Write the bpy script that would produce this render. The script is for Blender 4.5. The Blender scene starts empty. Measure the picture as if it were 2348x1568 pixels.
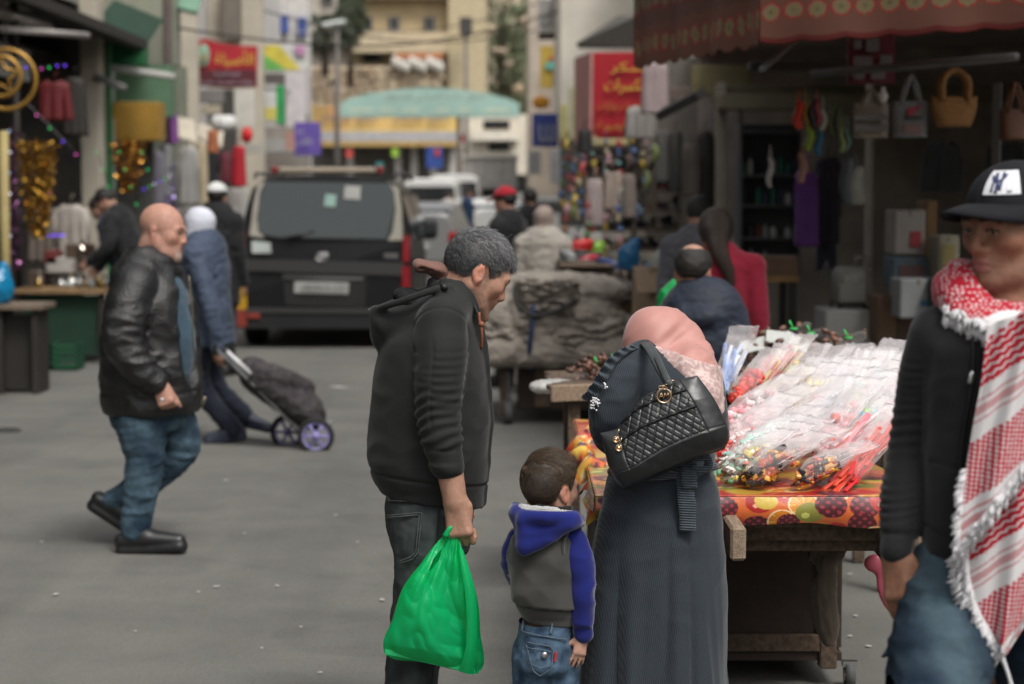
import bpy,math,random
import numpy as np
from mathutils import Vector,Matrix
rng=np.random.default_rng(7); random.seed(7)
PI=math.pi
sc=bpy.context.scene
COL=sc.collection
# ---------------------------------------------------------------- camera
CAM_H=1.72; FPX=4563.5; CU=1173.5; CV=784.0
TH=math.atan((784.0-437.0)/FPX)
cam_d=bpy.data.cameras.new('camera'); cam=bpy.data.objects.new('camera',cam_d); COL.objects.link(cam)
cam.location=(0,0,CAM_H); cam.rotation_euler=(PI/2-TH,0,0)
cam_d.sensor_width=36.0; cam_d.lens=70.0; cam_d.clip_end=3000; cam_d.clip_start=0.05
cam_d.dof.use_dof=True; cam_d.dof.focus_distance=5.62; cam_d.dof.aperture_fstop=2.8; cam_d.dof.aperture_blades=9
sc.camera=cam
# ---------------------------------------------------------------- world, sun, exposure
SUN_EL,SUN_AZ=math.radians(56),math.radians(150)
w=bpy.data.worlds.new('World'); sc.world=w; w.use_nodes=True
_n,_l=w.node_tree.nodes,w.node_tree.links
_sky=_n.new('ShaderNodeTexSky'); _sky.sky_type='NISHITA'; _sky.sun_disc=False
_sky.sun_elevation=SUN_EL; _sky.sun_rotation=SUN_AZ; _sky.air_density=1.6; _sky.dust_density=6.0; _sky.ozone_density=1.0
_hs=_n.new('ShaderNodeHueSaturation'); _hs.inputs['Saturation'].default_value=0.22
_bg=_n['Background']; _bg.inputs['Strength'].default_value=0.138
_l.new(_sky.outputs[0],_hs.inputs['Color']); _l.new(_hs.outputs[0],_bg.inputs['Color'])
sun_d=bpy.data.lights.new('sun','SUN'); sun_d.energy=1.5; sun_d.angle=math.radians(14); sun_d.color=(1.0,0.965,0.91)
sun=bpy.data.objects.new('sun',sun_d); COL.objects.link(sun)
_sd=Vector((math.sin(SUN_AZ)*math.cos(SUN_EL),math.cos(SUN_AZ)*math.cos(SUN_EL),math.sin(SUN_EL)))
sun.rotation_euler=(-_sd).to_track_quat('-Z','Y').to_euler(); sun.location=(0,0,30)
sc.view_settings.view_transform='Standard'; sc.view_settings.look='None'
sc.view_settings.exposure=0.36; sc.view_settings.gamma=1.0; sc.view_settings.use_curve_mapping=False
sc.render.engine='CYCLES'
sc.cycles.use_denoising=True; sc.cycles.max_bounces=7; sc.cycles.transparent_max_bounces=14
sc.cycles.diffuse_bounces=3; sc.cycles.glossy_bounces=3; sc.cycles.transmission_bounces=5
sc.cycles.sample_clamp_indirect=4.0; sc.cycles.caustics_reflective=False; sc.cycles.caustics_refractive=False
sc.cycles.use_adaptive_sampling=True; sc.cycles.adaptive_threshold=0.01
# ---------------------------------------------------------------- helpers
_CT,_ST=math.cos(TH),math.sin(TH)
def Q(u,v,d):
 """the world point at distance d along the street that is seen at photo position (u, v)"""
 dx=(u-CU)/FPX; dy=(CV-v)/FPX
 y=_CT+dy*_ST; z=-_ST+dy*_CT
 t=d/y
 return np.array([dx*t,d,CAM_H+z*t])
def A(*p):return np.array(p,float)
def unit(v):
 v=np.asarray(v,float); n=np.linalg.norm(v); return v/(n if n>1e-9 else 1)
def rotm(axis,deg):
 a=unit(axis); t=math.radians(deg); K=np.array([[0,-a[2],a[1]],[a[2],0,-a[0]],[-a[1],a[0],0]])
 return np.eye(3)+math.sin(t)*K+(1-math.cos(t))*K@K
def rz(d):return rotm((0,0,1),d)
def rx(d):return rotm((1,0,0),d)
def ry(d):return rotm((0,1,0),d)
def smooth01(a,b,x):
 t=np.clip((np.asarray(x,float)-a)/(b-a),0,1); return t*t*(3-2*t)
_perm=np.random.default_rng(3).permutation(256); _perm=np.concatenate([_perm]*3)
_grad=np.random.default_rng(4).normal(size=(256,3)); _grad/=np.linalg.norm(_grad,axis=1)[:,None]
def noise(P):
 """3-D gradient noise, about -1..1, for an (n,3) array"""
 P=np.asarray(P,float)+100.37; I=np.floor(P).astype(int); f=P-I; I&=255
 w=f*f*f*(f*(f*6-15)+10); out=0
 for a in(0,1):
  for b in(0,1):
   for c in(0,1):
    g=_grad[_perm[_perm[_perm[(I[:,0]+a)&255]+((I[:,1]+b)&255)]+((I[:,2]+c)&255)]&255]
    d=(g*(f-(a,b,c))).sum(1)
    out=out+d*(w[:,0]if a else 1-w[:,0])*(w[:,1]if b else 1-w[:,1])*(w[:,2]if c else 1-w[:,2])
 return out*1.6
def fbm(P,o=3):
 P=np.asarray(P,float); return sum(noise(P*2**i+17.3*i)/2**i for i in range(o))
def ridge(P):return 1-np.abs(noise(P))*2
# ---------------------------------------------------------------- materials
_mats={}
def M(name,col=(.5,.5,.5),rough=.65,var=.0,vscale=6,bump=0.,bscale=60,metal=0.,spec=.4,sheen=0.,attr=False,emit=0.,alpha=1.,trans=0.,coat=0.,detail=4,stretch=None,col2=None,sss=0.):
 if name in _mats:return _mats[name]
 m=bpy.data.materials.new(name); m.use_nodes=True; nt=m.node_tree; N,L=nt.nodes,nt.links
 b=N['Principled BSDF']; b.inputs['Roughness'].default_value=rough; b.inputs['Metallic'].default_value=metal
 b.inputs['Specular IOR Level'].default_value=spec; b.inputs['Base Color'].default_value=(*col,1)
 if coat:b.inputs['Coat Weight'].default_value=coat; b.inputs['Coat Roughness'].default_value=.08
 if sheen:b.inputs['Sheen Weight'].default_value=sheen; b.inputs['Sheen Roughness'].default_value=.4
 if sss:b.inputs['Subsurface Weight'].default_value=sss; b.inputs['Subsurface Radius'].default_value=(.012,.004,.002); b.inputs['Subsurface Scale'].default_value=1.0
 if emit:b.inputs['Emission Color'].default_value=(*col,1); b.inputs['Emission Strength'].default_value=emit
 if alpha<1:b.inputs['Alpha'].default_value=alpha
 if trans:b.inputs['Transmission Weight'].default_value=trans; b.inputs['IOR'].default_value=1.3
 tc=N.new('ShaderNodeTexCoord'); vec=tc.outputs['Object']
 if stretch is not None:
  mp=N.new('ShaderNodeMapping'); mp.inputs['Scale'].default_value=stretch; L.new(vec,mp.inputs[0]); vec=mp.outputs[0]
 src=None
 if attr:
  at=N.new('ShaderNodeAttribute'); at.attribute_name='Col'; src=at.outputs['Color']
 if var or col2 is not None:
  nz=N.new('ShaderNodeTexNoise'); nz.inputs['Scale'].default_value=vscale; nz.inputs['Detail'].default_value=detail; L.new(vec,nz.inputs['Vector'])
  rp=N.new('ShaderNodeValToRGB'); rp.color_ramp.elements[0].position=.3; rp.color_ramp.elements[1].position=.7
  if col2 is not None and src is None:
   rp.color_ramp.elements[0].color=(*col,1); rp.color_ramp.elements[1].color=(*col2,1); L.new(nz.outputs['Fac'],rp.inputs[0]); src=rp.outputs[0]
  else:
   lo,hi=1-var,1+var
   rp.color_ramp.elements[0].color=(lo,lo,lo,1); rp.color_ramp.elements[1].color=(hi,hi,hi,1); L.new(nz.outputs['Fac'],rp.inputs[0])
   mx=N.new('ShaderNodeMix'); mx.data_type='RGBA'; mx.blend_type='MULTIPLY'; mx.inputs[0].default_value=1
   if src is None:mx.inputs[6].default_value=(*col,1)
   else:L.new(src,mx.inputs[6])
   L.new(rp.outputs[0],mx.inputs[7]); src=mx.outputs[2]
 if src is not None:
  L.new(src,b.inputs['Base Color'])
  if emit:L.new(src,b.inputs['Emission Color'])
 if bump:
  nb=N.new('ShaderNodeTexNoise'); nb.inputs['Scale'].default_value=bscale; nb.inputs['Detail'].default_value=5; L.new(vec,nb.inputs['Vector'])
  bp=N.new('ShaderNodeBump'); bp.inputs['Strength'].default_value=min(1,bump); bp.inputs['Distance'].default_value=.02; L.new(nb.outputs['Fac'],bp.inputs['Height']); L.new(bp.outputs[0],b.inputs['Normal'])
 _mats[name]=m; return m
def see_light(m,f):
 """thin cloth: part of the light passes through"""
 N,L=m.node_tree.nodes,m.node_tree.links; b=N['Principled BSDF']
 if 'thin' in N:return m
 tr=N.new('ShaderNodeBsdfTranslucent'); mx=N.new('ShaderNodeMixShader'); mx.name='thin'; mx.inputs[0].default_value=f; i=b.inputs['Base Color']
 if i.is_linked:L.new(i.links[0].from_socket,tr.inputs['Color'])
 else:tr.inputs['Color'].default_value=i.default_value
 L.new(b.outputs[0],mx.inputs[1]); L.new(tr.outputs[0],mx.inputs[2]); L.new(mx.outputs[0],N['Material Output'].inputs['Surface']); return m
 # ---------------------------------------------------------------- objects
ORG={}
ORD='first second third fourth fifth sixth seventh eighth ninth tenth eleventh twelfth thirteenth fourteenth fifteenth sixteenth'.split()
def org(o):return ORG.get(o.name,np.zeros(3))if o is not None else np.zeros(3)
def tag(o,label=None,cat=None,group=None,kind=None):
 if label:o['label']=label
 if cat:o['category']=cat
 if group:o['group']=group
 if kind:o['kind']=kind
 return o
def thing(name,label,cat,loc=(0,0,0),group=None):
 o=bpy.data.objects.new(name,None); COL.objects.link(o); o.location=tuple(map(float,loc)); o.empty_display_size=.1
 ORG[o.name]=np.asarray(loc,float); return tag(o,label,cat,group)
def mk(name,V,Fs,mat,parent=None,smooth=True,col=None,loc=None,uv=None,mats=None,midx=None):
 """one mesh object from world-space vertices; faces as an (n,k) array or a list"""
 V=np.asarray(V,float); base=org(parent)if parent is not None else(np.asarray(loc,float)if loc is not None else V.mean(0)*(1,1,0)+(0,0,V[:,2].min()))
 me=bpy.data.meshes.new(name); L=V-base
 if isinstance(Fs,np.ndarray):
  n,k=Fs.shape; me.vertices.add(len(L)); me.vertices.foreach_set('co',L.astype(np.float32).ravel())
  me.loops.add(n*k); me.loops.foreach_set('vertex_index',Fs.astype(np.int32).ravel())
  me.polygons.add(n); me.polygons.foreach_set('loop_start',(np.arange(n)*k).astype(np.int32))
  me.update(calc_edges=True)
 else:
  me.from_pydata([tuple(p)for p in L],[],[tuple(map(int,f))for f in Fs])
 me.polygons.foreach_set('use_smooth',np.full(len(me.polygons),bool(smooth)))
 if col is not None:
  ca=me.color_attributes.new('Col','FLOAT_COLOR','POINT'); c4=np.ones((len(L),4),np.float32); c4[:,:3]=col; ca.data.foreach_set('color',c4.ravel())
 if uv is not None:
  ul=me.uv_layers.new(name='UVMap'); li=np.empty(len(me.loops),np.int32); me.loops.foreach_get('vertex_index',li); ul.data.foreach_set('uv',np.asarray(uv,np.float32)[li].ravel())
 for m in(mats or[mat]):me.materials.append(m)
 if midx is not None:me.polygons.foreach_set('material_index',np.asarray(midx,np.int32))
 o=bpy.data.objects.new(name,me); COL.objects.link(o)
 if parent is not None:o.parent=parent
 else:o.location=tuple(base)
 ORG[o.name]=base
 return o
class MB:
 """collects simple solids into one mesh"""
 def __init__(s):s.V=[]; s.F=[]; s.n=0; s.C=[]; s.c=(1,1,1)
 def add(s,V,Fs):
  V=np.asarray(V,float); s.V.append(V); s.F+=[tuple(int(i)+s.n for i in f)for f in Fs]; s.n+=len(V); s.C.append(np.tile(np.asarray(s.c,float),(len(V),1))); return s
 def col(s,c):s.c=c; return s
 def box(s,c,size,R=None,bev=0.):
  hx,hy,hz=np.asarray(size,float)/2; c=np.asarray(c,float)
  if bev<=0:
   V=np.array([(x,y,z)for x in(-hx,hx)for y in(-hy,hy)for z in(-hz,hz)])
   Fs=[(0,1,3,2),(4,6,7,5),(0,4,5,1),(2,3,7,6),(0,2,6,4),(1,5,7,3)]
  else:
   b=min(bev,hx*.9,hy*.9,hz*.9); V=[]; idx={}
   for sx in(-1,1):
    for sy in(-1,1):
     for sz in(-1,1):
      for a in range(3):
       p=[sx*(hx-b),sy*(hy-b),sz*(hz-b)]; p[a]=(sx*hx,sy*hy,sz*hz)[a]
       idx[(sx,sy,sz,a)]=len(V); V.append(p)
   V=np.array(V); Fs=[]; cs=lambda a,s1:[(k if a!=0 else None)for k in(0,)]
   for a in range(3):
    o1,o2=(a+1)%3,(a+2)%3
    for s1 in(-1,1):
     q=[]
     for e1,e2 in((-1,-1),(1,-1),(1,1),(-1,1)):
      k=[0,0,0]; k[a]=s1; k[o1]=e1; k[o2]=e2; q.append(idx[(*k,a)])
     Fs.append(tuple(q)if s1>0 else tuple(q[::-1]))
    for e1 in(-1,1):
     for e2 in(-1,1):
      k0=[0,0,0]; k1=[0,0,0]; k0[a]=-1; k1[a]=1; k0[o1]=k1[o1]=e1; k0[o2]=k1[o2]=e2
      q=(idx[(*k0,o1)],idx[(*k1,o1)],idx[(*k1,o2)],idx[(*k0,o2)]); Fs.append(q if e1*e2<0 else q[::-1])
   for sx in(-1,1):
    for sy in(-1,1):
     for sz in(-1,1):
      q=tuple(idx[(sx,sy,sz,a)]for a in range(3)); Fs.append(q if sx*sy*sz>0 else q[::-1])
  if R is not None:V=V@np.asarray(R).T
  return s.add(V+c,Fs)
 def tube(s,pts,r,n=10,cap=True,closed=False):
  pts=np.asarray(pts,float); m=len(pts); r=np.broadcast_to(np.asarray(r,float),(m,)); T=np.gradient(pts,axis=0)if m>1 else None
  if closed:T=np.roll(pts,-1,0)-np.roll(pts,1,0)
  T=T/np.maximum(np.linalg.norm(T,axis=1)[:,None],1e-9); ref=A(0,0,1)if abs(T[0][2])<.9 else A(1,0,0); U=unit(np.cross(T[0],ref)); V=[]
  a=np.arange(n)*2*PI/n
  for i in range(m):
   U=unit(U-T[i]*(U@T[i])); W=np.cross(T[i],U); V.append(pts[i]+r[i]*(np.cos(a)[:,None]*U+np.sin(a)[:,None]*W))
  V=np.concatenate(V); Fs=[]
  for i in range(m if closed else m-1):
   j=(i+1)%m
   Fs+=[(i*n+k,i*n+(k+1)%n,j*n+(k+1)%n,j*n+k)for k in range(n)]
  if cap and not closed:Fs+=[tuple(range(n))[::-1],tuple((m-1)*n+k for k in range(n))]
  return s.add(V,Fs)
 def cyl(s,a,b,r,r2=None,n=14):return s.tube([a,b],[r,r if r2 is None else r2],n)
 def ell(s,c,r,R=None,nu=14,nv=9):
  r=np.broadcast_to(np.asarray(r,float),(3,)); V=[(0,0,1)]
  for i in range(1,nv):
   t=PI*i/nv; V+=[(math.sin(t)*math.cos(2*PI*k/nu),math.sin(t)*math.sin(2*PI*k/nu),math.cos(t))for k in range(nu)]
  V.append((0,0,-1)); Fs=[(0,1+k,1+(k+1)%nu)for k in range(nu)]
  for i in range(nv-2):
   a=1+i*nu; Fs+=[(a+k,a+nu+k,a+nu+(k+1)%nu,a+(k+1)%nu)for k in range(nu)]
  a=1+(nv-2)*nu; Fs+=[(a+k,len(V)-1,a+(k+1)%nu)for k in range(nu)]
  V=np.array(V)*r
  if R is not None:V=V@np.asarray(R).T
  return s.add(V+np.asarray(c,float),Fs)
 def prism(s,poly,depth,O,X,Y):
  """polygon (x,y list) in plane O + x X + y Y, extruded by depth along X x Y"""
  poly=np.asarray(poly,float); X=np.asarray(X,float); Y=np.asarray(Y,float); Z=unit(np.cross(X,Y))*depth; n=len(poly)
  base=np.asarray(O,float)+poly[:,:1]*X+poly[:,1:]*Y; V=np.concatenate([base,base+Z])
  return s.add(V,[tuple(range(n))[::-1],tuple(range(n,2*n))]+[(i,(i+1)%n,n+(i+1)%n,n+i)for i in range(n)])
 def sheet(s,G,thick=0.):
  """grid of points (m,n,3)"""
  G=np.asarray(G,float); m,n=G.shape[:2]; V=G.reshape(-1,3); Fs=[(i*n+j,i*n+j+1,(i+1)*n+j+1,(i+1)*n+j)for i in range(m-1)for j in range(n-1)]
  if thick:
   du=np.gradient(G,axis=0); dv=np.gradient(G,axis=1); N=np.cross(dv,du); N/=np.maximum(np.linalg.norm(N,axis=2)[...,None],1e-9); B=(G-N*thick).reshape(-1,3); k=m*n
   F2=[tuple(x+k for x in f[::-1])for f in Fs]; rim=[i*n for i in range(m)]; e=[]
   bd=[j for j in range(n)]+[i*n+n-1 for i in range(1,m)]+[(m-1)*n+j for j in range(n-2,-1,-1)]+[i*n for i in range(m-2,0,-1)]
   e=[(bd[i],bd[(i+1)%len(bd)],bd[(i+1)%len(bd)]+k,bd[i]+k)for i in range(len(bd))]
   return s.add(np.concatenate([V,B]),Fs+F2+[q[::-1]for q in e])
  return s.add(V,Fs)
 def lathe(s,prof,c,n=20,axis=(0,0,1)):
  ax=unit(axis); ref=A(1,0,0)if abs(ax[0])<.9 else A(0,1,0); U=unit(np.cross(ax,ref)); W=np.cross(ax,U); V=[]
  for r_,h in prof:
   for k in range(n):
    t=2*PI*k/n; V.append(np.asarray(c,float)+ax*h+r_*(math.cos(t)*U+math.sin(t)*W))
  m=len(prof); Fs=[(i*n+k,i*n+(k+1)%n,(i+1)*n+(k+1)%n,(i+1)*n+k)for i in range(m-1)for k in range(n)]
  Fs+=[tuple(range(n))[::-1],tuple((m-1)*n+k for k in range(n))]
  return s.add(V,Fs)
 def build(s,name,mat,parent=None,smooth=False,loc=None,usecol=False):
  return mk(name,np.concatenate(s.V),s.F,mat,parent,smooth,np.concatenate(s.C)if usecol else None,loc)
def dup(root,off,label=None,group=None):
 """a copy of a thing with copies of its parts and sub-parts, moved by off"""
 def cp(o,par):
  c=o.copy(); COL.objects.link(c); c.parent=par
  for ch in o.children:cp(ch,c)
  return c
 r=cp(root,None); r.location=Vector(root.location)+Vector(tuple(map(float,off))); ORG[r.name]=org(root)+np.asarray(off,float)
 if label:r['label']=label
 if group:r['group']=group
 return r
 # ---------------------------------------------------------------- sculpting with distance fields
def surface_nets(D,xs,ys,zs):
 ins=D<0; c=0
 nx,ny,nz=D.shape; cnt=np.zeros((nx-1,ny-1,nz-1),np.int8)
 for a in(0,1):
  for b in(0,1):
   for e in(0,1):cnt+=ins[a:nx-1+a,b:ny-1+b,e:nz-1+e]
 I,J,K=np.nonzero((cnt>0)&(cnt<8)); n=len(I); P=np.zeros((n,3)); W=np.zeros(n)
 def co(i,j,k):return np.stack([xs[i],ys[j],zs[k]],1)
 for ax in range(3):
  for a in(0,1):
   for b in(0,1):
    o0=[0,0,0]; o0[(ax+1)%3]=a; o0[(ax+2)%3]=b; o1=list(o0); o1[ax]=1
    d0=D[I+o0[0],J+o0[1],K+o0[2]]; d1=D[I+o1[0],J+o1[1],K+o1[2]]; m=(d0<0)!=(d1<0)
    t=np.where(m,d0/np.where(m,d0-d1,1),0); p0=co(I+o0[0],J+o0[1],K+o0[2]); p1=co(I+o1[0],J+o1[1],K+o1[2])
    P+=np.where(m[:,None],p0+(p1-p0)*t[:,None],0); W+=m
 P/=W[:,None]; idx=np.full((nx-1,ny-1,nz-1),-1,np.int32); idx[I,J,K]=np.arange(n); Fs=[]
 for ax in range(3):
  s0=[slice(None)]*3; s1=[slice(None)]*3; s0[ax]=slice(0,-1); s1[ax]=slice(1,None); A0,A1=ins[tuple(s0)],ins[tuple(s1)]
  q=list(np.nonzero(A0!=A1)); u,v=(ax+1)%3,(ax+2)%3
  ok=(q[u]>0)&(q[v]>0)&(q[u]<D.shape[u]-1)&(q[v]<D.shape[v]-1); q=[x[ok]for x in q]; fl=A0[tuple(q)]
  def cell(du,dv):
   r=[x.copy()for x in q]; r[u]=r[u]-du; r[v]=r[v]-dv; return idx[tuple(r)]
  f=np.stack([cell(1,1),cell(0,1),cell(0,0),cell(1,0)],1); f[~fl]=f[~fl][:,::-1]; Fs.append(f)
 return P,np.concatenate(Fs)
class Sculpt:
 def __init__(s,lo,hi,vox,zfine=None,zv=None):
  """a grid of distances; between the heights zfine = (z0, z1) the layers are vox apart, elsewhere zv"""
  s.xs=np.arange(lo[0],hi[0]+vox,vox); s.ys=np.arange(lo[1],hi[1]+vox,vox)
  if zfine is None:s.zs=np.arange(lo[2],hi[2]+vox,vox)
  else:
   z=[lo[2]]
   while z[-1]<hi[2]:z.append(z[-1]+(vox if any(a<=z[-1]<=b for a,b in zfine)else(zv or vox*2)))
   s.zs=np.array(z)
  s.D=np.full((len(s.xs),len(s.ys),len(s.zs)),.5,np.float32)
 def _win(s,lo,hi):
  r=[]
  for g,a,b in zip((s.xs,s.ys,s.zs),lo,hi):
   i,j=np.searchsorted(g,a),np.searchsorted(g,b)
   if j<=i:return None
   r.append(slice(i,j))
  return tuple(r),s.xs[r[0]][:,None,None],s.ys[r[1]][None,:,None],s.zs[r[2]][None,None,:]
 def _put(s,sl,d,k,op):
  a=s.D[sl]
  if op=='sub':
   d=-d; r=np.maximum(a,d)
   if k>0:h=np.maximum(k-np.abs(a-d),0); r=r+h*h/(4*k)
  elif op=='and':
   r=np.maximum(a,d)
   if k>0:h=np.maximum(k-np.abs(a-d),0); r=r+h*h/(4*k)
  else:
   r=np.minimum(a,d)
   if k>0:h=np.maximum(k-np.abs(a-d),0); r=r-h*h/(4*k)
  s.D[sl]=r
 def tube(s,pts,rad,k=.01,op='add',sq=None):
  """round-jointed tube; sq = (direction, factor) flattens the section along a direction"""
  pts=np.asarray(pts,float); m=len(pts); rad=np.broadcast_to(np.asarray(rad,float),(m,)); g=rad.max()+k+.03
  if sq is not None and sq[1]>1:g*=sq[1]
  wv=s._win(pts.min(0)-g,pts.max(0)+g)
  if wv is None:return s
  sl,X,Y,Z=wv; best=None
  for i in range(max(1,m-1)):
   a=pts[i]; b=pts[min(i+1,m-1)]; ba=b-a; L2=max(ba@ba,1e-12)
   px,py,pz=X-a[0],Y-a[1],Z-a[2]; t=np.clip((px*ba[0]+py*ba[1]+pz*ba[2])/L2,0,1)
   qx,qy,qz=px-t*ba[0],py-t*ba[1],pz-t*ba[2]; r=rad[i]+(rad[min(i+1,m-1)]-rad[i])*t
   if sq is not None:
    n=unit(sq[0]); e=(qx*n[0]+qy*n[1]+qz*n[2])*(1/sq[1]-1); qx,qy,qz=qx+e*n[0],qy+e*n[1],qz+e*n[2]
   d=np.sqrt(qx*qx+qy*qy+qz*qz)-r
   if sq is not None:d=d*min(1,sq[1])
   best=d if best is None else np.minimum(best,d)
  s._put(sl,best.astype(np.float32),k,op); return s
 def ell(s,c,r,R=None,k=.01,op='add'):
  c=np.asarray(c,float); r=np.broadcast_to(np.asarray(r,float),(3,)); g=r.max()+k+.03; wv=s._win(c-g,c+g)
  if wv is None:return s
  sl,X,Y,Z=wv; x,y,z=X-c[0],Y-c[1],Z-c[2]
  if R is not None:
   R=np.asarray(R); x,y,z=(R[0,0]*x+R[1,0]*y+R[2,0]*z),(R[0,1]*x+R[1,1]*y+R[2,1]*z),(R[0,2]*x+R[1,2]*y+R[2,2]*z)
  k0=np.sqrt((x/r[0])**2+(y/r[1])**2+(z/r[2])**2); k1=np.sqrt((x/r[0]**2)**2+(y/r[1]**2)**2+(z/r[2]**2)**2)+1e-6
  s._put(sl,(k0*(k0-1)/k1).astype(np.float32),k,op); return s
 def tower(s,rows,k=.01,op='add',n=2.2,mod=None,cap=.02):
  """stack of horizontal sections: rows of (z, cx, cy, rx, ry)"""
  R=np.array(sorted(rows),float); g=R[:,3:].max()*1.3+k+.03; lo=(R[:,1].min()-g,R[:,2].min()-g,R[0,0]-k-.03); hi=(R[:,1].max()+g,R[:,2].max()+g,R[-1,0]+k+.03); wv=s._win(lo,hi)
  if wv is None:return s
  sl,X,Y,Z=wv; z=np.clip(Z.ravel(),R[0,0],R[-1,0]); c=[cubic(R[:,0],R[:,i],z)[None,None,:]for i in range(1,5)]
  x,y=(X-c[0]),(Y-c[1]); rx_,ry_=c[2],c[3]
  if mod is not None:
   th=np.arctan2(y/ry_,x/rx_); f=mod(th,Z); rx_,ry_=rx_*f,ry_*f
  q=(np.abs(x/rx_)**n+np.abs(y/ry_)**n)**(1/n); d=(q-1)*np.minimum(rx_,ry_)*np.ones_like(X+Y+Z)
  e=np.maximum(Z-R[-1,0],R[0,0]-Z)+0*d; d=np.where((d>-cap)&(e>-cap),np.sqrt(np.maximum(d+cap,0)**2+np.maximum(e+cap,0)**2)-cap,np.maximum(d,e))
  s._put(sl,d.astype(np.float32),k,op); return s
 def plane(s,p,nrm,k=0.):
  """keep what lies behind the plane"""
  nrm=unit(nrm); d=(s.xs-p[0])[:,None,None]*nrm[0]+(s.ys-p[1])[None,:,None]*nrm[1]+(s.zs-p[2])[None,None,:]*nrm[2]
  s._put((slice(None),)*3,d.astype(np.float32),k,'and'); return s
 def mesh(s,relax=1):
  V,Fs=surface_nets(s.D,s.xs,s.ys,s.zs)
  for _ in range(relax):V=relaxed(V,Fs)
  return V,Fs
def largest(V,Fs):
 """only the biggest connected piece"""
 l=np.arange(len(V))
 while True:
  m=l[Fs].min(1); n=l.copy()
  for k in range(4):np.minimum.at(n,Fs[:,k],m)
  n=n[n]
  if(n==l).all():break
  l=n
 k=np.bincount(l).argmax(); keep=l==k; ix=np.cumsum(keep)-1; return V[keep],ix[Fs[keep[Fs[:,0]]]]
def relaxed(V,Fs,a=.5):
 S=np.zeros_like(V); n=np.zeros(len(V))
 for i in range(4):
  j=Fs[:,(i+1)%4]
  for c in range(3):S[:,c]+=np.bincount(Fs[:,i],V[j,c],len(V))+np.bincount(j,V[Fs[:,i],c],len(V))
  n+=np.bincount(Fs[:,i],minlength=len(V))+np.bincount(j,minlength=len(V))
 return V+a*(S/np.maximum(n,1)[:,None]-V)
def vnormals(V,Fs):
 d=np.cross(V[Fs[:,2]]-V[Fs[:,0]],V[Fs[:,3]]-V[Fs[:,1]]); N=np.zeros_like(V)
 for i in range(4):
  for c in range(3):N[:,c]+=np.bincount(Fs[:,i],d[:,c],len(V))
 return N/np.maximum(np.linalg.norm(N,axis=1)[:,None],1e-12)
def cubic(x,y,q):
 """monotone-ish cubic through the points"""
 x=np.asarray(x,float); y=np.asarray(y,float); q=np.clip(np.asarray(q,float),x[0],x[-1])
 if len(x)<3:return np.interp(q,x,y)
 h=np.diff(x); dl=np.diff(y)/h; m=np.zeros(len(x)); m[1:-1]=np.where(dl[:-1]*dl[1:]>0,2*dl[:-1]*dl[1:]/np.where(dl[:-1]+dl[1:]==0,1,dl[:-1]+dl[1:]),0); m[0],m[-1]=dl[0],dl[-1]
 i=np.clip(np.searchsorted(x,q)-1,0,len(h)-1); t=(q-x[i])/h[i]
 return(2*t**3-3*t**2+1)*y[i]+(t**3-2*t**2+t)*h[i]*m[i]+(-2*t**3+3*t**2)*y[i+1]+(t**3-t**2)*h[i]*m[i+1]
def spline(pts,n):
 """smooth curve of n points through the given ones"""
 P=np.asarray(pts,float); t=np.concatenate([[0],np.cumsum(np.linalg.norm(np.diff(P[:,:3],axis=0),axis=1))]); q=np.linspace(0,t[-1],n)
 if len(P)<3:return np.stack([np.interp(q,t,P[:,i])for i in range(P.shape[1])],1)
 m=np.gradient(P,t,axis=0); i=np.clip(np.searchsorted(t,q)-1,0,len(t)-2); h=(t[i+1]-t[i]); s_=((q-t[i])/h)[:,None]; h=h[:,None]
 return(2*s_**3-3*s_**2+1)*P[i]+(s_**3-2*s_**2+s_)*h*m[i]+(-2*s_**3+3*s_**2)*P[i+1]+(s_**3-s_**2)*h*m[i+1]
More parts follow.
